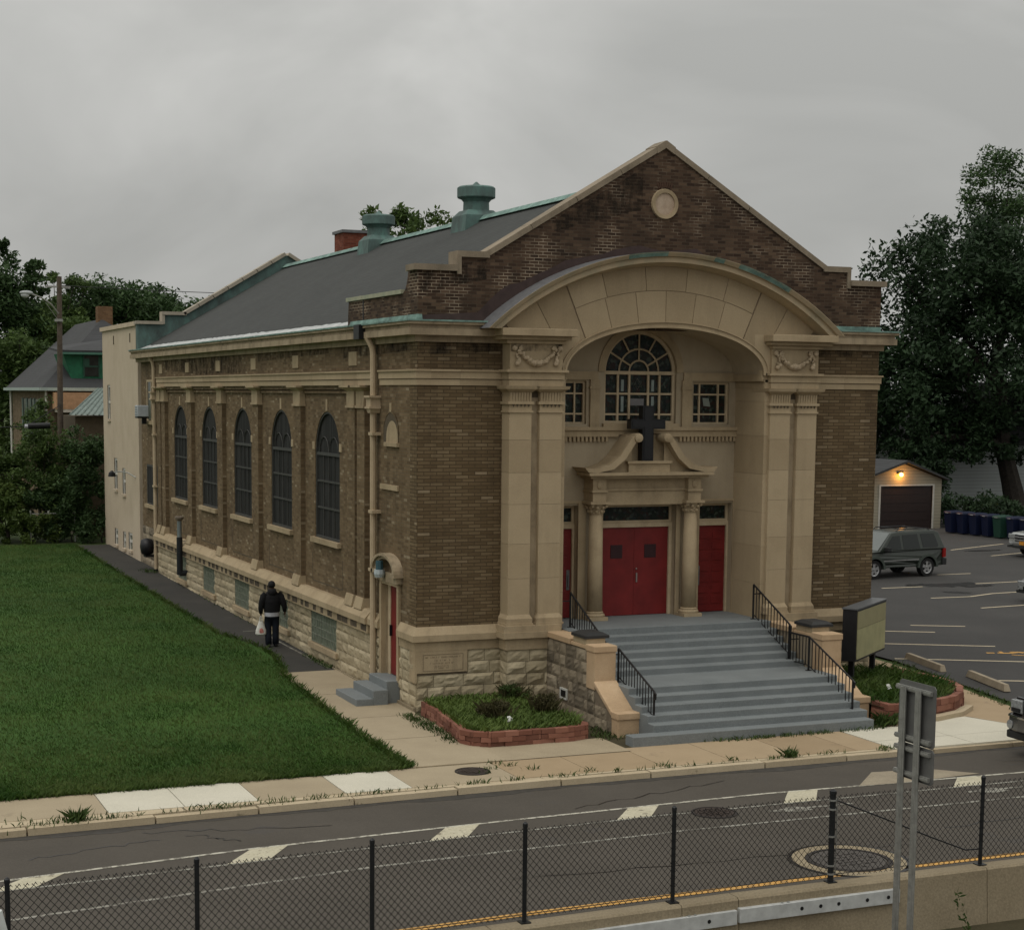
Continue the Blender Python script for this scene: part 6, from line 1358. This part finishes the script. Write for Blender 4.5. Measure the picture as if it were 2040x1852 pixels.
# small objects by the church
ac = thing('air_conditioner', (-.2, 29.85, 6.3), 'pale window air conditioner on a dark bracket at the rear window', 'air conditioner'); m = MB(); m.box(-.22,.2,-.26,.26,-.22,.2); m.build('case', plain('pale blue grey case', (.4,.43,.45), .5), ac, bevel=.02); MB().box(-.22,.2,-.24,.24,-.28,-.22).build('bracket', BLK, ac); m = MB()
for k in range(4): m.box(-.23,-.22,-.22,.22,-.16+k*.09,-.12+k*.09)
m.build('louvre', plain('louvre grey', (.2,.22,.23)), ac); MB().box(-.02,.15,-.1,.0,-.5,-.28).build('brace', BLK, ac)
vp = thing('vent_pipe', (-.26, 23.2, .75), 'tall vent pipe with a cap, silver above and black below, beside the wall', 'vent pipe'); m = MB(); m.tube([(0,0,0), (0,0,1.3)], .105, 12); m.tube([(.3,0,.05), (.0,0,.05)], .1, 10); m.build('black_lower_pipe', plain('black flue', (.012,.014,.016), .5), vp); MB().tube([(0,0,1.28), (0,0,1.88)], .08, 12).build('steel_upper_pipe', plain('blue grey steel flue', (.2,.23,.235), .4, .4), vp); m = MB(); m.lathe([(.08,1.85), (.09,1.9), (.15,1.93), (.16,2.0), (.12,2.02)], (0,0,0), 14); m.build('cap', plain('rusted flue cap', (.16,.13,.1), .7), vp); MB().box(0,.28,-.02,.02,1.15,1.17).build('stay', GALV, vp)
tk = thing('black_drum', (-.3, 28.75, .95), 'round black drum mounted low on the wall beside the rear downpipe', 'drum'); m = MB(); m.lathe([(.12,-.24), (.27,-.2), (.33,.0), (.27,.2), (.12,.24)], (0,0,.3), 20, 'x'); m.build('shell', plain('black drum', (.012,.012,.014), .45), tk, smooth=True); m = MB(); m.box(-.1,.4,-.2,.2,-.08,.0); m.build('bracket', BLK, tk)
ml = thing('back_fence_gate', (-2.0, 40.6, g(40)), 'low pipe gate and post in front of the dark bushes', 'gate'); m = MB(); m.tube([(-1.0,0,0), (-1.0,0,1.4)], .04, 6); m.tube([(.9,0.1,0), (.9,.1,1.3)], .035, 6); m.build('post', GALV, ml); m = MB(); m.tube([(-.95,0,1.25), (.9,.1,1.25)], .025, 6); m.build('rail', GALV, ml)
pw = thing('pale_pole', (-11.02, -18.0, .3), 'pale post leaning into the lower left corner of the frame', 'post', 0)
m = MB(); m.tube([(.62,0,-.95), (0.05,0,1.55)], .06, 12); o = m.build('pipe', plain('pale grey paint', (.5,.52,.5), .4), pw)
for lab, x, y, z in (('scrap of white litter among the weeds of the left bed', .85, -3.3, .34), ('white scrap on the grass of the right bed', 10.3, -3.1, .44)):
    m = MB(); m.add([(-.06,-.04,0),(.05,-.05,.02),(.07,.04,.07),(-.04,.05,.1),(0,0,.12)], [(0,1,4),(1,2,4),(2,3,4),(3,0,4)]); o = m.build('litter', plain('litter paper', (.6,.6,.57)), None, loc=None); o.location = (x, y, z); tag(o, lab, 'litter')
# ================================================================== VEGETATION
def leaf_cloud(n_cl, n_lf, c, R, size, seed, cr=.3, shell=.45, flat=.8, up=.3, hole=0.):
    r = np.random.default_rng(seed); c = np.array(c); R = np.array(R)
    d = r.normal(size=(n_cl, 3)); d /= np.linalg.norm(d, axis=1)[:, None]
    d[:, 2] = np.where(d[:, 2] < -.6, -d[:, 2], d[:, 2])
    lump = 1 + .16*np.sin(d[:, 0]*5.1+seed)*np.cos(d[:, 1]*4.3+seed*2) + .12*np.sin(d[:, 2]*6.7+seed)
    rad = (1 - shell*r.random(n_cl)**1.6)*lump
    cc = c + d*rad[:, None]*R
    cs = cr*R.mean()*r.uniform(.55, 1.15, n_cl)
    k = (n_lf*r.uniform(.5, 1.4, n_cl)).astype(int); idx = np.repeat(np.arange(n_cl), k); n = len(idx)
    q = r.normal(size=(n, 3)); q /= np.linalg.norm(q, axis=1)[:, None]; q *= (r.random(n)**.45)[:, None]; q[:, 2] *= flat
    p = cc[idx] + q*cs[idx][:, None]
    nrm = r.normal(size=(n, 3)); nrm[:, 2] = np.abs(nrm[:, 2]) + up; nrm /= np.linalg.norm(nrm, axis=1)[:, None]
    a = np.cross(nrm, r.normal(size=(n, 3))); a /= np.linalg.norm(a, axis=1)[:, None]; b = np.cross(nrm, a)
    s = (size*r.uniform(.6, 1.35, n))[:, None]; w = s*.5
    V = np.stack([p - a*s*.6, p + b*w*.5 - nrm*s*.05, p + a*s*.6 + nrm*s*.04, p - b*w*.5 - nrm*s*.05], 1)
    return V.reshape(-1, 3), cc
def tree(name, lab, base, c, R, mat, n_cl, n_lf, size, seed, cat='tree', group=None, trunk=.3, cr=.3, shell=.5, bark=None, limbs=7, extra=(), trunk_to=None):
    t = thing(name, base, lab, cat, 0, group); V, cc = leaf_cloud(n_cl, n_lf, c, R, size, seed, cr, shell)
    for e in extra: V2, c2 = leaf_cloud(*e); V = np.concatenate([V, V2]); cc = np.concatenate([cc, c2])
    me = quads_mesh('crown', V - np.array(base, dtype=float)); me.materials.append(mat); link('crown', me, t)
    m = MB(); b = Vector(base); C_ = Vector(c); r = random.Random(seed); tp = Vector((C_.x, C_.y, C_.z - R[2]*.35)) if trunk_to is None else Vector(trunk_to)
    mid = b.lerp(tp, .5) + Vector((r.uniform(-.1,.1)*R[0], 0, 0)); pts = [b - Vector((0,0,.2)), b + (mid-b)*.5, mid, tp]
    m.tube([p - b for p in pts], [trunk*1.25, trunk, trunk*.85, trunk*.6], 9)
    for i in range(limbs):
        q = cc[r.randrange(len(cc))]; s0 = mid.lerp(tp, r.random()); e_ = Vector(q); h = s0.lerp(e_, .5) + Vector((0,0,.06*R[2]))
        m.tube([s0 - b, h - b, e_ - b], [trunk*.4, trunk*.25, trunk*.08], 6)
    m.build('trunk', bark or BARK, t); return t
BARK = plain('dark bark', (.03,.025,.02), .95, 0, .35, 6, .3)
LF_DK = leafmat('dark maple leaves', [(0,(.014,.028,.013)),(.5,(.022,.044,.019)),(1,(.036,.066,.028))], .2)
LF_DK2 = leafmat('deep green leaves', [(0,(.028,.055,.02)),(.5,(.044,.082,.029)),(1,(.066,.112,.04))], .25)
LF_MD = leafmat('mid green leaves', [(0,(.038,.068,.02)),(.5,(.062,.105,.029)),(1,(.1,.15,.042))], .3)
LF_LT = leafmat('light green leaves', [(0,(.045,.078,.02)),(.5,(.075,.12,.028)),(1,(.12,.165,.042))], .25)
LF_YL = leafmat('yellowing leaves', [(0,(.07,.075,.015)),(.5,(.15,.125,.02)),(1,(.24,.175,.03))], .2)
LF_BR = leafmat('brown weed stems', [(0,(.05,.04,.02)),(.5,(.055,.06,.022)),(1,(.09,.08,.035))], .15)
GRASSM = leafmat('grass blades', [(0,(.017,.05,.006)),(.55,(.032,.084,.009)),(.93,(.058,.12,.016)),(1,(.13,.15,.05))], .25)
WEEDM = leafmat('weed leaves', [(0,(.02,.045,.01)),(.5,(.045,.08,.018)),(1,(.085,.12,.035))], .2)
tree('maple_tree', 'huge dark green maple right of the church with a forked black trunk', (52.2, 43.4, .5), (51.2, 45, 9.3), (8.6, 6.0, 7.2), LF_DK, 400, 130, .3, 3, trunk=.55, cr=.19, shell=.6, limbs=14, trunk_to=(51, 44, 8), extra=[(100, 130, (46.0, 46, 5.6), (4.4, 2.6, 3.6), .28, 71, .3), (60, 120, (49.0, 43.6, 4.6), (3.4, 1.8, 2.0), .26, 72, .33), (46, 130, (44.3, 42.5, 3.0), (2.0, 1.4, 2.3), .24, 74, .36), (30, 110, (55.5, 45, 5.5), (4, 3, 2.2), .28, 73, .36)])
tree('tall_tree', 'taller loose light green tree rising above the dark maple at the right edge', (56.5, 52, .6), (57.8, 52, 16.2), (4.6, 4, 5.4), LF_DK2, 100, 130, .24, 8, trunk=.3, cr=.24, limbs=16, shell=.75)
tree('young_tree', 'small pale tree top showing between the church corner and the dark maple', (46, 56, .7), (46.2, 56, 8.2), (2.5, 2.5, 6.0), LF_MD, 50, 80, .3, 12, trunk=.2)
tree('garden_tree', 'dark tree standing behind the garage roof', (43, 53, .6), (43.5, 53, 6.0), (5.5, 3.5, 4.8), LF_DK, 90, 110, .32, 16, trunk=.3)
tree('ash_tree', 'bushy green treetop behind the roof ridge between the two copper vents', (16.2, 46, .5), (16.2, 46, 12.6), (3.1, 3, 3.4), LF_MD, 75, 105, .27, 21, trunk=.25, cr=.26)
# trees behind the old house
tree('oak_tree', 'dark dense tree at the far left edge, tallest behind the old house', (.0, 74, .7), (-.4, 74, 9.2), (2.7, 3, 6.1), LF_DK2, 130, 140, .3, 31, trunk=.35, extra=[(10, 60, (1.9, 74, 13.9), (.7, .7, 1.3), .3, 5, .6), (6, 50, (-.1, 74, 15.3), (.6,.6,.8), .3, 6, .6)])
tree('locust_tree', 'thin airy tree with sky showing through, next to the dark tree at far left', (3.6, 78, .7), (3.9, 78, 11.0), (2.5, 2.4, 3.3), LF_MD, 60, 80, .3, 33, trunk=.2, limbs=16, cr=.24, shell=.8)
tree('locust_tree', 'rounded dark green tree behind the top of the wooden pole', (7.0, 80, .7), (6.9, 80, 9.2), (3.0, 3, 5.2), LF_DK2, 120, 130, .3, 35, trunk=.25)
tree('locust_tree', 'broad flat topped tree line behind the chimney of the old house', (10.5, 83, .7), (10.6, 83, 9.6), (3.4, 3, 4.6), LF_DK2, 130, 130, .3, 37, trunk=.25)
tree('locust_tree', 'low rounded tree touching the rear gable of the church', (14, 85, .7), (13.8, 85, 9.0), (2.9, 3, 4.2), LF_DK2, 100, 130, .3, 39, trunk=.25)
tree('elm_tree', 'mid green lower tree at the left edge beside the house roof', (.2, 69, .7), (.4, 69, 5.8), (2.0, 2, 4.6), LF_MD, 110, 130, .26, 41, trunk=.2)
tree('garden_tree', 'small tree with yellowing leaves beside the dark house roof', (1.5, 67, .7), (1.75, 67, 7.3), (1.15, 1, 1.5), LF_YL, 26, 80, .22, 43, trunk=.1)
tree('street_tree', 'pale green tree behind the upper part of the street lamp', (3.4, 73, .7), (3.2, 73, 8.2), (2.2, 2, 3.4), LF_MD, 100, 120, .26, 45, trunk=.2)
for i, (lab, c, R, mt, n1, n2, sd) in enumerate((('light green bush at the left edge below the house wall', (-4.9, 42.2, 2.5), (1.5, 1.3, 2.7), LF_LT, 60, 130, 51), ('tall dark bush in front of the wooden pole', (-2.2, 42.4, 3.0), (1.5, 1.3, 3.0), LF_MD, 70, 140, 52),
        ('dense dark bush pressed against the cream block', (-.55, 41.2, 3.0), (1.1, 1.2, 3.1), LF_DK2, 70, 140, 53), ('low bright bush at the edge of the lawn', (-4.0, 41.0, 1.7), (1.2, .9, 1.7), LF_LT, 46, 120, 54), ('low dark bush behind the pipe gate', (-1.9, 41.4, 1.7), (1.5, .9, 1.9), LF_DK2, 60, 130, 55),
        ('reddish green bush behind the low bright bush', (-3.7, 43.0, 3.4), (1.3, 1, 1.9), LF_MD, 46, 120, 56), ('sprig of bush growing up beside the house downpipe', (-1.9, 45.5, 5.4), (.9, .8, 2.3), LF_MD, 34, 80, 57))):
    tree('bush', lab, (c[0], c[1], g(42)), (c[0], c[1], c[2]*.9), (R[0], R[1], R[2]*.78), mt, n1, n2, .15, sd, 'bush', trunk=.08, cr=.3, limbs=4)
for i, (x, y, s) in enumerate(((-5.6, 41.2, 1.0), (-3.0, 40.7, .8), (-1.2, 40.9, .9), (.0, 40.3, .8))):
    tree('bush', ('knee high scrub at the far lawn edge, left end', 'knee high scrub under the low bright bush', 'knee high dark scrub behind the pipe gate post', 'knee high dark scrub touching the cream block')[i], (x, y, g(40)), (x, y, .5+.6*s), (1.3, .6, .95*s), (LF_LT, LF_LT, LF_DK2, LF_DK2)[i], 34, 110, .13, 170+i, 'bush', trunk=.04, cr=.36, limbs=3)
# hedge beyond the bins
tree('bush', 'scrubby undergrowth behind the row of bins', (43.5, 37, g(37)), (43.5, 35, 1.2), (1.0, 7, .9), LF_DK, 60, 110, .2, 61, 'bush', trunk=.06, cr=.2, limbs=3)
def blades(P_, h, w, lean, seed):
    """thin bent triangles rooted at points P_ (n,3)"""
    r = np.random.default_rng(seed); n = len(P_); a = r.random(n)*2*PI; d = np.stack([np.cos(a), np.sin(a), np.zeros(n)], 1); e = np.stack([-np.sin(a), np.cos(a), np.zeros(n)], 1)
    H = (h*r.uniform(.45, 1.25, n))[:, None]; top = P_ + d*(H*lean*r.uniform(.2, 1.2, n)[:, None]) + np.array([0,0,1.])*H
    mid = P_ + d*(H*lean*.3) + np.array([0,0,1.])*H*.55
    return np.stack([P_ - e*w, P_ + e*w, mid + e*w*.7, top], 1).reshape(-1, 3)
def inpoly(x, y, poly):
    ins = np.zeros(len(x), bool); j = len(poly) - 1
    for i in range(len(poly)):
        xi, yi = poly[i]; xj, yj = poly[j]; cnd = ((yi > y) != (yj > y)) & (x < (xj-xi)*(y-yi)/(yj-yi+1e-12) + xi); ins ^= cnd; j = i
    return ins
r = np.random.default_rng(77); n = 190000
yy = -5.38 + 45*r.random(n)**2.1; xx = -1.2 - (10 - .12*(yy+5))*r.random(n); ep = [(x+.07, y) for x, y in lawn_edge]; keep = inpoly(xx, yy, [(-40, 39.5)] + ep + [(-40, -5.42)]); xx, yy = xx[keep], yy[keep]
P_ = np.stack([xx, yy, .012*np.maximum(0, yy)+.008], 1)
me = quads_mesh('grass', blades(P_, .062, .007, .9, 5)); me.materials.append(GRASSM); o = link('grass', me); o['kind'] = 'stuff'; o['label'] = 'short mown green grass of the lawn left of the church'; o['category'] = 'grass'
# ragged grass and weeds along edges
pts = []
def clump(x, y, z, n, sp): 
    for _ in range(n): pts.append((x + r.normal()*sp, y + r.normal()*sp*.6, z))
for _ in range(900):
    t = r.random(); y = -5.3 + 44*t**1.7; x = np.interp(-y, [-q[1] for q in lawn_edge], [q[0] for q in lawn_edge]); clump(x + r.normal()*.03, y, g(y)+.01, 5, .05)
for _ in range(240): clump(-2.2 - 7.6*r.random(), -5.38 + r.normal()*.03, .005, 5, .05)
ledge = np.array(pts); me = quads_mesh('lawn_fringe', blades(ledge, .12, .008, 1.0, 6)); me.materials.append(GRASSM); o = link('lawn_fringe', me); tag(o, 'ragged longer grass fringe along the edges of the lawn', 'grass', kind='stuff')
pts = []
for x, n_, sp in ((-9.2,40,.3),(-8.6,50,.22),(-7.8,20,.2),(-6.4,30,.2),(-5.9,25,.12),(-5.1,24,.2),(-4.4,14,.1),(-3.3,12,.15),(-1.3,16,.08),(-.6,14,.06),(.4,16,.08),(1.5,10,.06),(2.6,12,.06),(4.9,14,.06),(6.2,14,.08),(7.5,40,.12)):
    clump(x, curbx(x)+.24, .0, n_, sp); 
for k in range(110):
    x = -9.6 + 9.2*r.random(); clump(x, curbx(x)+.22+r.normal()*.03, 0, 2, .05)
for k in range(45):
    x = -.4 + 8*r.random(); clump(x, curbx(x)+.22+r.normal()*.02, 0, 2, .04)
for x, y in ((1.05,-6.7),(2.55,-6.78),(4.05,-6.8),(-.35,-5.5),(-.2,-5.75),(-.7,-5.9),(.1,-6.2),(-.9,-6.25)): clump(x, y, .0, 16, .09)
for k in range(90): clump(4.5+4.3*r.random(), -5.12+r.normal()*.04, .0, 4, .06)          # grass at the foot of the steps
for k in range(120): clump(-.2-.5*r.random()*0-.16+r.normal()*.08, -3.6+3.2*r.random(), .02, 5, .07)
for k in range(70): clump(2.55+.9*r.random(), -4.3+1.2*r.random(), .0, 5, .08)
for k in range(60): clump(-.12+r.normal()*.05, 5.9+2.6*r.random(), .08, 5, .06)
for k in range(26): clump(-.15+r.normal()*.05, 10+18*r.random(), .25, 4, .06)
for k in range(30): clump(-.3+r.normal()*.1, 28.4+r.normal()*.3, .36, 5, .08)
for k in range(60): clump(8.8+.5*r.random(), -4.6-.4*r.random(), .05, 6, .09)
for k in range(140): t = r.random(); clump(13.0+1.5*t+r.normal()*.08, -4.4+7*t, .01, 4, .07)
P_ = np.array(pts); V1 = blades(P_, .09, .01, 1.0, 9); V2, _ = leaf_cloud(1, 1, (0,0,-1), (.01,.01,.01), .01, 1)
me = quads_mesh('weeds', V1); me.materials.append(WEEDM); o = link('weeds', me); tag(o, 'straggly weeds growing from the kerb joints and along the walls', 'weeds', kind='stuff')
# planting in the two beds
r = np.random.default_rng(5); n = 5200
xx = -.3+2.65*r.random(n); yy = -4.05+3.8*r.random(n); k_ = inpoly(xx, yy, [(.1,-.1),(-.05,-1.6),(-.25,-3.5),(0,-4.0),(2.1,-4.0),(2.35,-3.6),(2.5,-.4)]); P_ = np.stack([xx, yy, .28+0*xx], 1)[k_]
me = quads_mesh('weed_cover', blades(P_, .15, .016, 1.1, 4)); me.materials.append(leafmat('bed weeds', [(0,(.05,.085,.017)),(.5,(.085,.135,.027)),(1,(.13,.18,.045))], .25)); o = link('weed_cover', me); tag(o, 'thick green weeds filling the left red brick bed', 'weeds', kind='stuff')
n = 5000; xx = 9.1+3.4*r.random(n); yy = -4.6+4.5*r.random(n); k_ = inpoly(xx, yy, [(9.15,-4.5),(10.4,-4.4),(11.7,-3.7),(12.35,-2.5),(12.35,-.8),(12.2,-.1),(9.15,-.1)]); P_ = np.stack([xx, yy, .34+0*xx], 1)[k_]
me = quads_mesh('bed_grass', blades(P_, .2, .011, 1.1, 4)); me.materials.append(GRASSM); o = link('bed_grass', me); tag(o, 'long dark grass filling the right curved red brick bed', 'grass', kind='stuff')
for i, (lab, x, y, h, mt) in enumerate((('dry brownish shrub in the middle of the left bed', .75, -2.75, .5, LF_BR), ('darker dry shrub near the stairs in the left bed', 1.95, -2.55, .55, LF_BR), ('leafy green clump by the wall corner of the left bed', 2.0, -.75, .45, WEEDM))):
    t = thing('shrub', (x, y, .28), lab, 'shrub'); q = np.random.default_rng(90+i); P_ = np.stack([q.normal(size=420)*.13, q.normal(size=420)*.1, 0*q.random(420)], 1)
    V1 = blades(P_[:160], h*.75, .005, .8, 90+i); V2, _ = leaf_cloud(26, 50, (0,0,h*.42), (.36,.3,h*.36), .045, 95+i, .34)
    me = quads_mesh('stems', V1); me.materials.append(LF_BR); link('stems', me, t); me = quads_mesh('foliage', V2); me.materials.append(mt); link('foliage', me, t)
for i, (lab, x, y, s) in enumerate((('spiky weed tuft in the kerb joint below the steps', 5.3, curbx(5.3)+.28, .3), ('leafy weed clump against the right stone pier', 9.05, -4.75, .5), ('broad weed clump in the kerb at the left of the frame', -8.5, curbx(-8.5)+.27, .34))):
    t = thing('weed_clump', (x, y, 0), lab, 'weed'); q = np.random.default_rng(150+i); V2 = blades(np.stack([q.normal(size=120)*s*.25, q.normal(size=120)*s*.18, 0*q.random(120)], 1), s*.55, .012, 1.1, 120+i); me = quads_mesh('leaves', V2); me.materials.append(WEEDM); link('leaves', me, t)
V2, _ = leaf_cloud(16, 36, (1.05,-15.85,-.1), (.05,.05,.3), .06, 140); 
t = thing('wall_weed', (3.0, -16.0, -.62), 'thin weed growing up a crack in the front of the barrier', 'weed'); m = MB(); q = np.random.default_rng(3); V_ = []
for k in range(46):
    f = k/46; p = np.array([-.35-.28*f+.03*q.normal(), .14+.0*f, .05+.62*f]); d = q.normal(size=3)*.03; V_.append([p, p+d, p+d*1.6+np.array([0,0,.02]), p+d*.6+np.array([.01,0,.03])])
me = quads_mesh('leaves', np.array(V_).reshape(-1, 3)); me.materials.append(WEEDM); link('leaves', me, t)

# ================================================================== SKY, SUN, CAMERA
wd = bpy.data.worlds.new('World'); sc.world = wd; wd.use_nodes = True; nt = wd.node_tree; bg = nt.nodes['Background']
SE, SR = math.radians(63), math.radians(245)
sky = N(nt, 'ShaderNodeTexSky', sky_type='NISHITA', sun_disc=False, sun_elevation=SE, sun_rotation=SR)
hs = N(nt, 'ShaderNodeHueSaturation', {'Color': sky.outputs[0], 'Saturation': .12, 'Value': .55})
tc = N(nt, 'ShaderNodeTexCoord').outputs['Generated']; sx = N(nt, 'ShaderNodeSeparateXYZ', {0: tc})
zz = mth(nt, 'ADD', mth(nt, 'MAXIMUM', sx.outputs[2], 0.), .42)                # project the cloud deck on a plane overhead
cd = N(nt, 'ShaderNodeCombineXYZ', {0: mth(nt, 'DIVIDE', sx.outputs[0], zz), 1: mth(nt, 'DIVIDE', sx.outputs[1], zz), 2: 0.})
n1 = N(nt, 'ShaderNodeTexNoise', {'Vector': cd.outputs[0], 'Scale': 2.6, 'Detail': 5., 'Roughness': .5, 'Distortion': .5}).outputs[0]
n2 = N(nt, 'ShaderNodeTexNoise', {'Vector': cd.outputs[0], 'Scale': 1.0, 'Detail': 3., 'Roughness': .5}).outputs[0]
grad = mth(nt, 'ADD', .86, mth(nt, 'MULTIPLY', mth(nt, 'MAXIMUM', sx.outputs[2], 0.), 1.9)); cl = mth(nt, 'ADD', mth(nt, 'MULTIPLY', n1, .55), mth(nt, 'MULTIPLY', n2, .45))
cloud = ramp(nt, cl, [(.36, (3.3,3.32,3.16)), (.5, (4.3,4.3,4.1)), (.62, (5.4,5.38,5.15))])
cloud = mix(nt, 1., cloud, N(nt, 'ShaderNodeCombineXYZ', {0: grad, 1: grad, 2: grad}).outputs[0], 'MULTIPLY'); fin = mix(nt, .82, hs.outputs[0], cloud); nt.links.new(fin, bg.inputs[0]); bg.inputs[1].default_value = .1
sl = bpy.data.lights.new('sun', 'SUN'); sl.energy = SUN_E; sl.angle = math.radians(40); sl.color = (1., .95, .87); so = bpy.data.objects.new('sun', sl); COL.objects.link(so)
# nishita: rotation measured from +Y clockwise
sd_ = Vector((math.sin(SR)*math.cos(SE), math.cos(SR)*math.cos(SE), math.sin(SE))); so.rotation_euler = sd_.to_track_quat('Z', 'Y').to_euler(); so.location = (-20, -40, 60)
cam = bpy.data.cameras.new('camera'); co_ = bpy.data.objects.new('camera', cam); COL.objects.link(co_)
yaw, pit, rol = 0.38904283, 0.11538722, -0.00843804
fw = Vector((math.sin(yaw)*math.cos(pit), math.cos(yaw)*math.cos(pit), -math.sin(pit))); rt = Vector((math.cos(yaw), -math.sin(yaw), 0)); dn = fw.cross(rt)
c_, s_ = math.cos(rol), math.sin(rol); X = rt*c_ + dn*s_; D = -rt*s_ + dn*c_
Mx = Matrix((X, -D, -fw)).transposed().to_4x4(); Mx.translation = Vector((-12.75944542, -35.14894474, 6.99449939)); co_.matrix_world = Mx
cam.sensor_width = 36; cam.sensor_fit = 'HORIZONTAL'; cam.lens = 36*3408.0898/2040; cam.shift_x = (1020-967.9647)/2040; cam.shift_y = (1181.836-926)/2040; cam.clip_end = 6000; cam.clip_start = .1
sc.camera = co_
sc.view_settings.view_transform = 'Standard'; sc.view_settings.look = 'None'; sc.view_settings.gamma = 1; sc.view_settings.exposure = EXPO
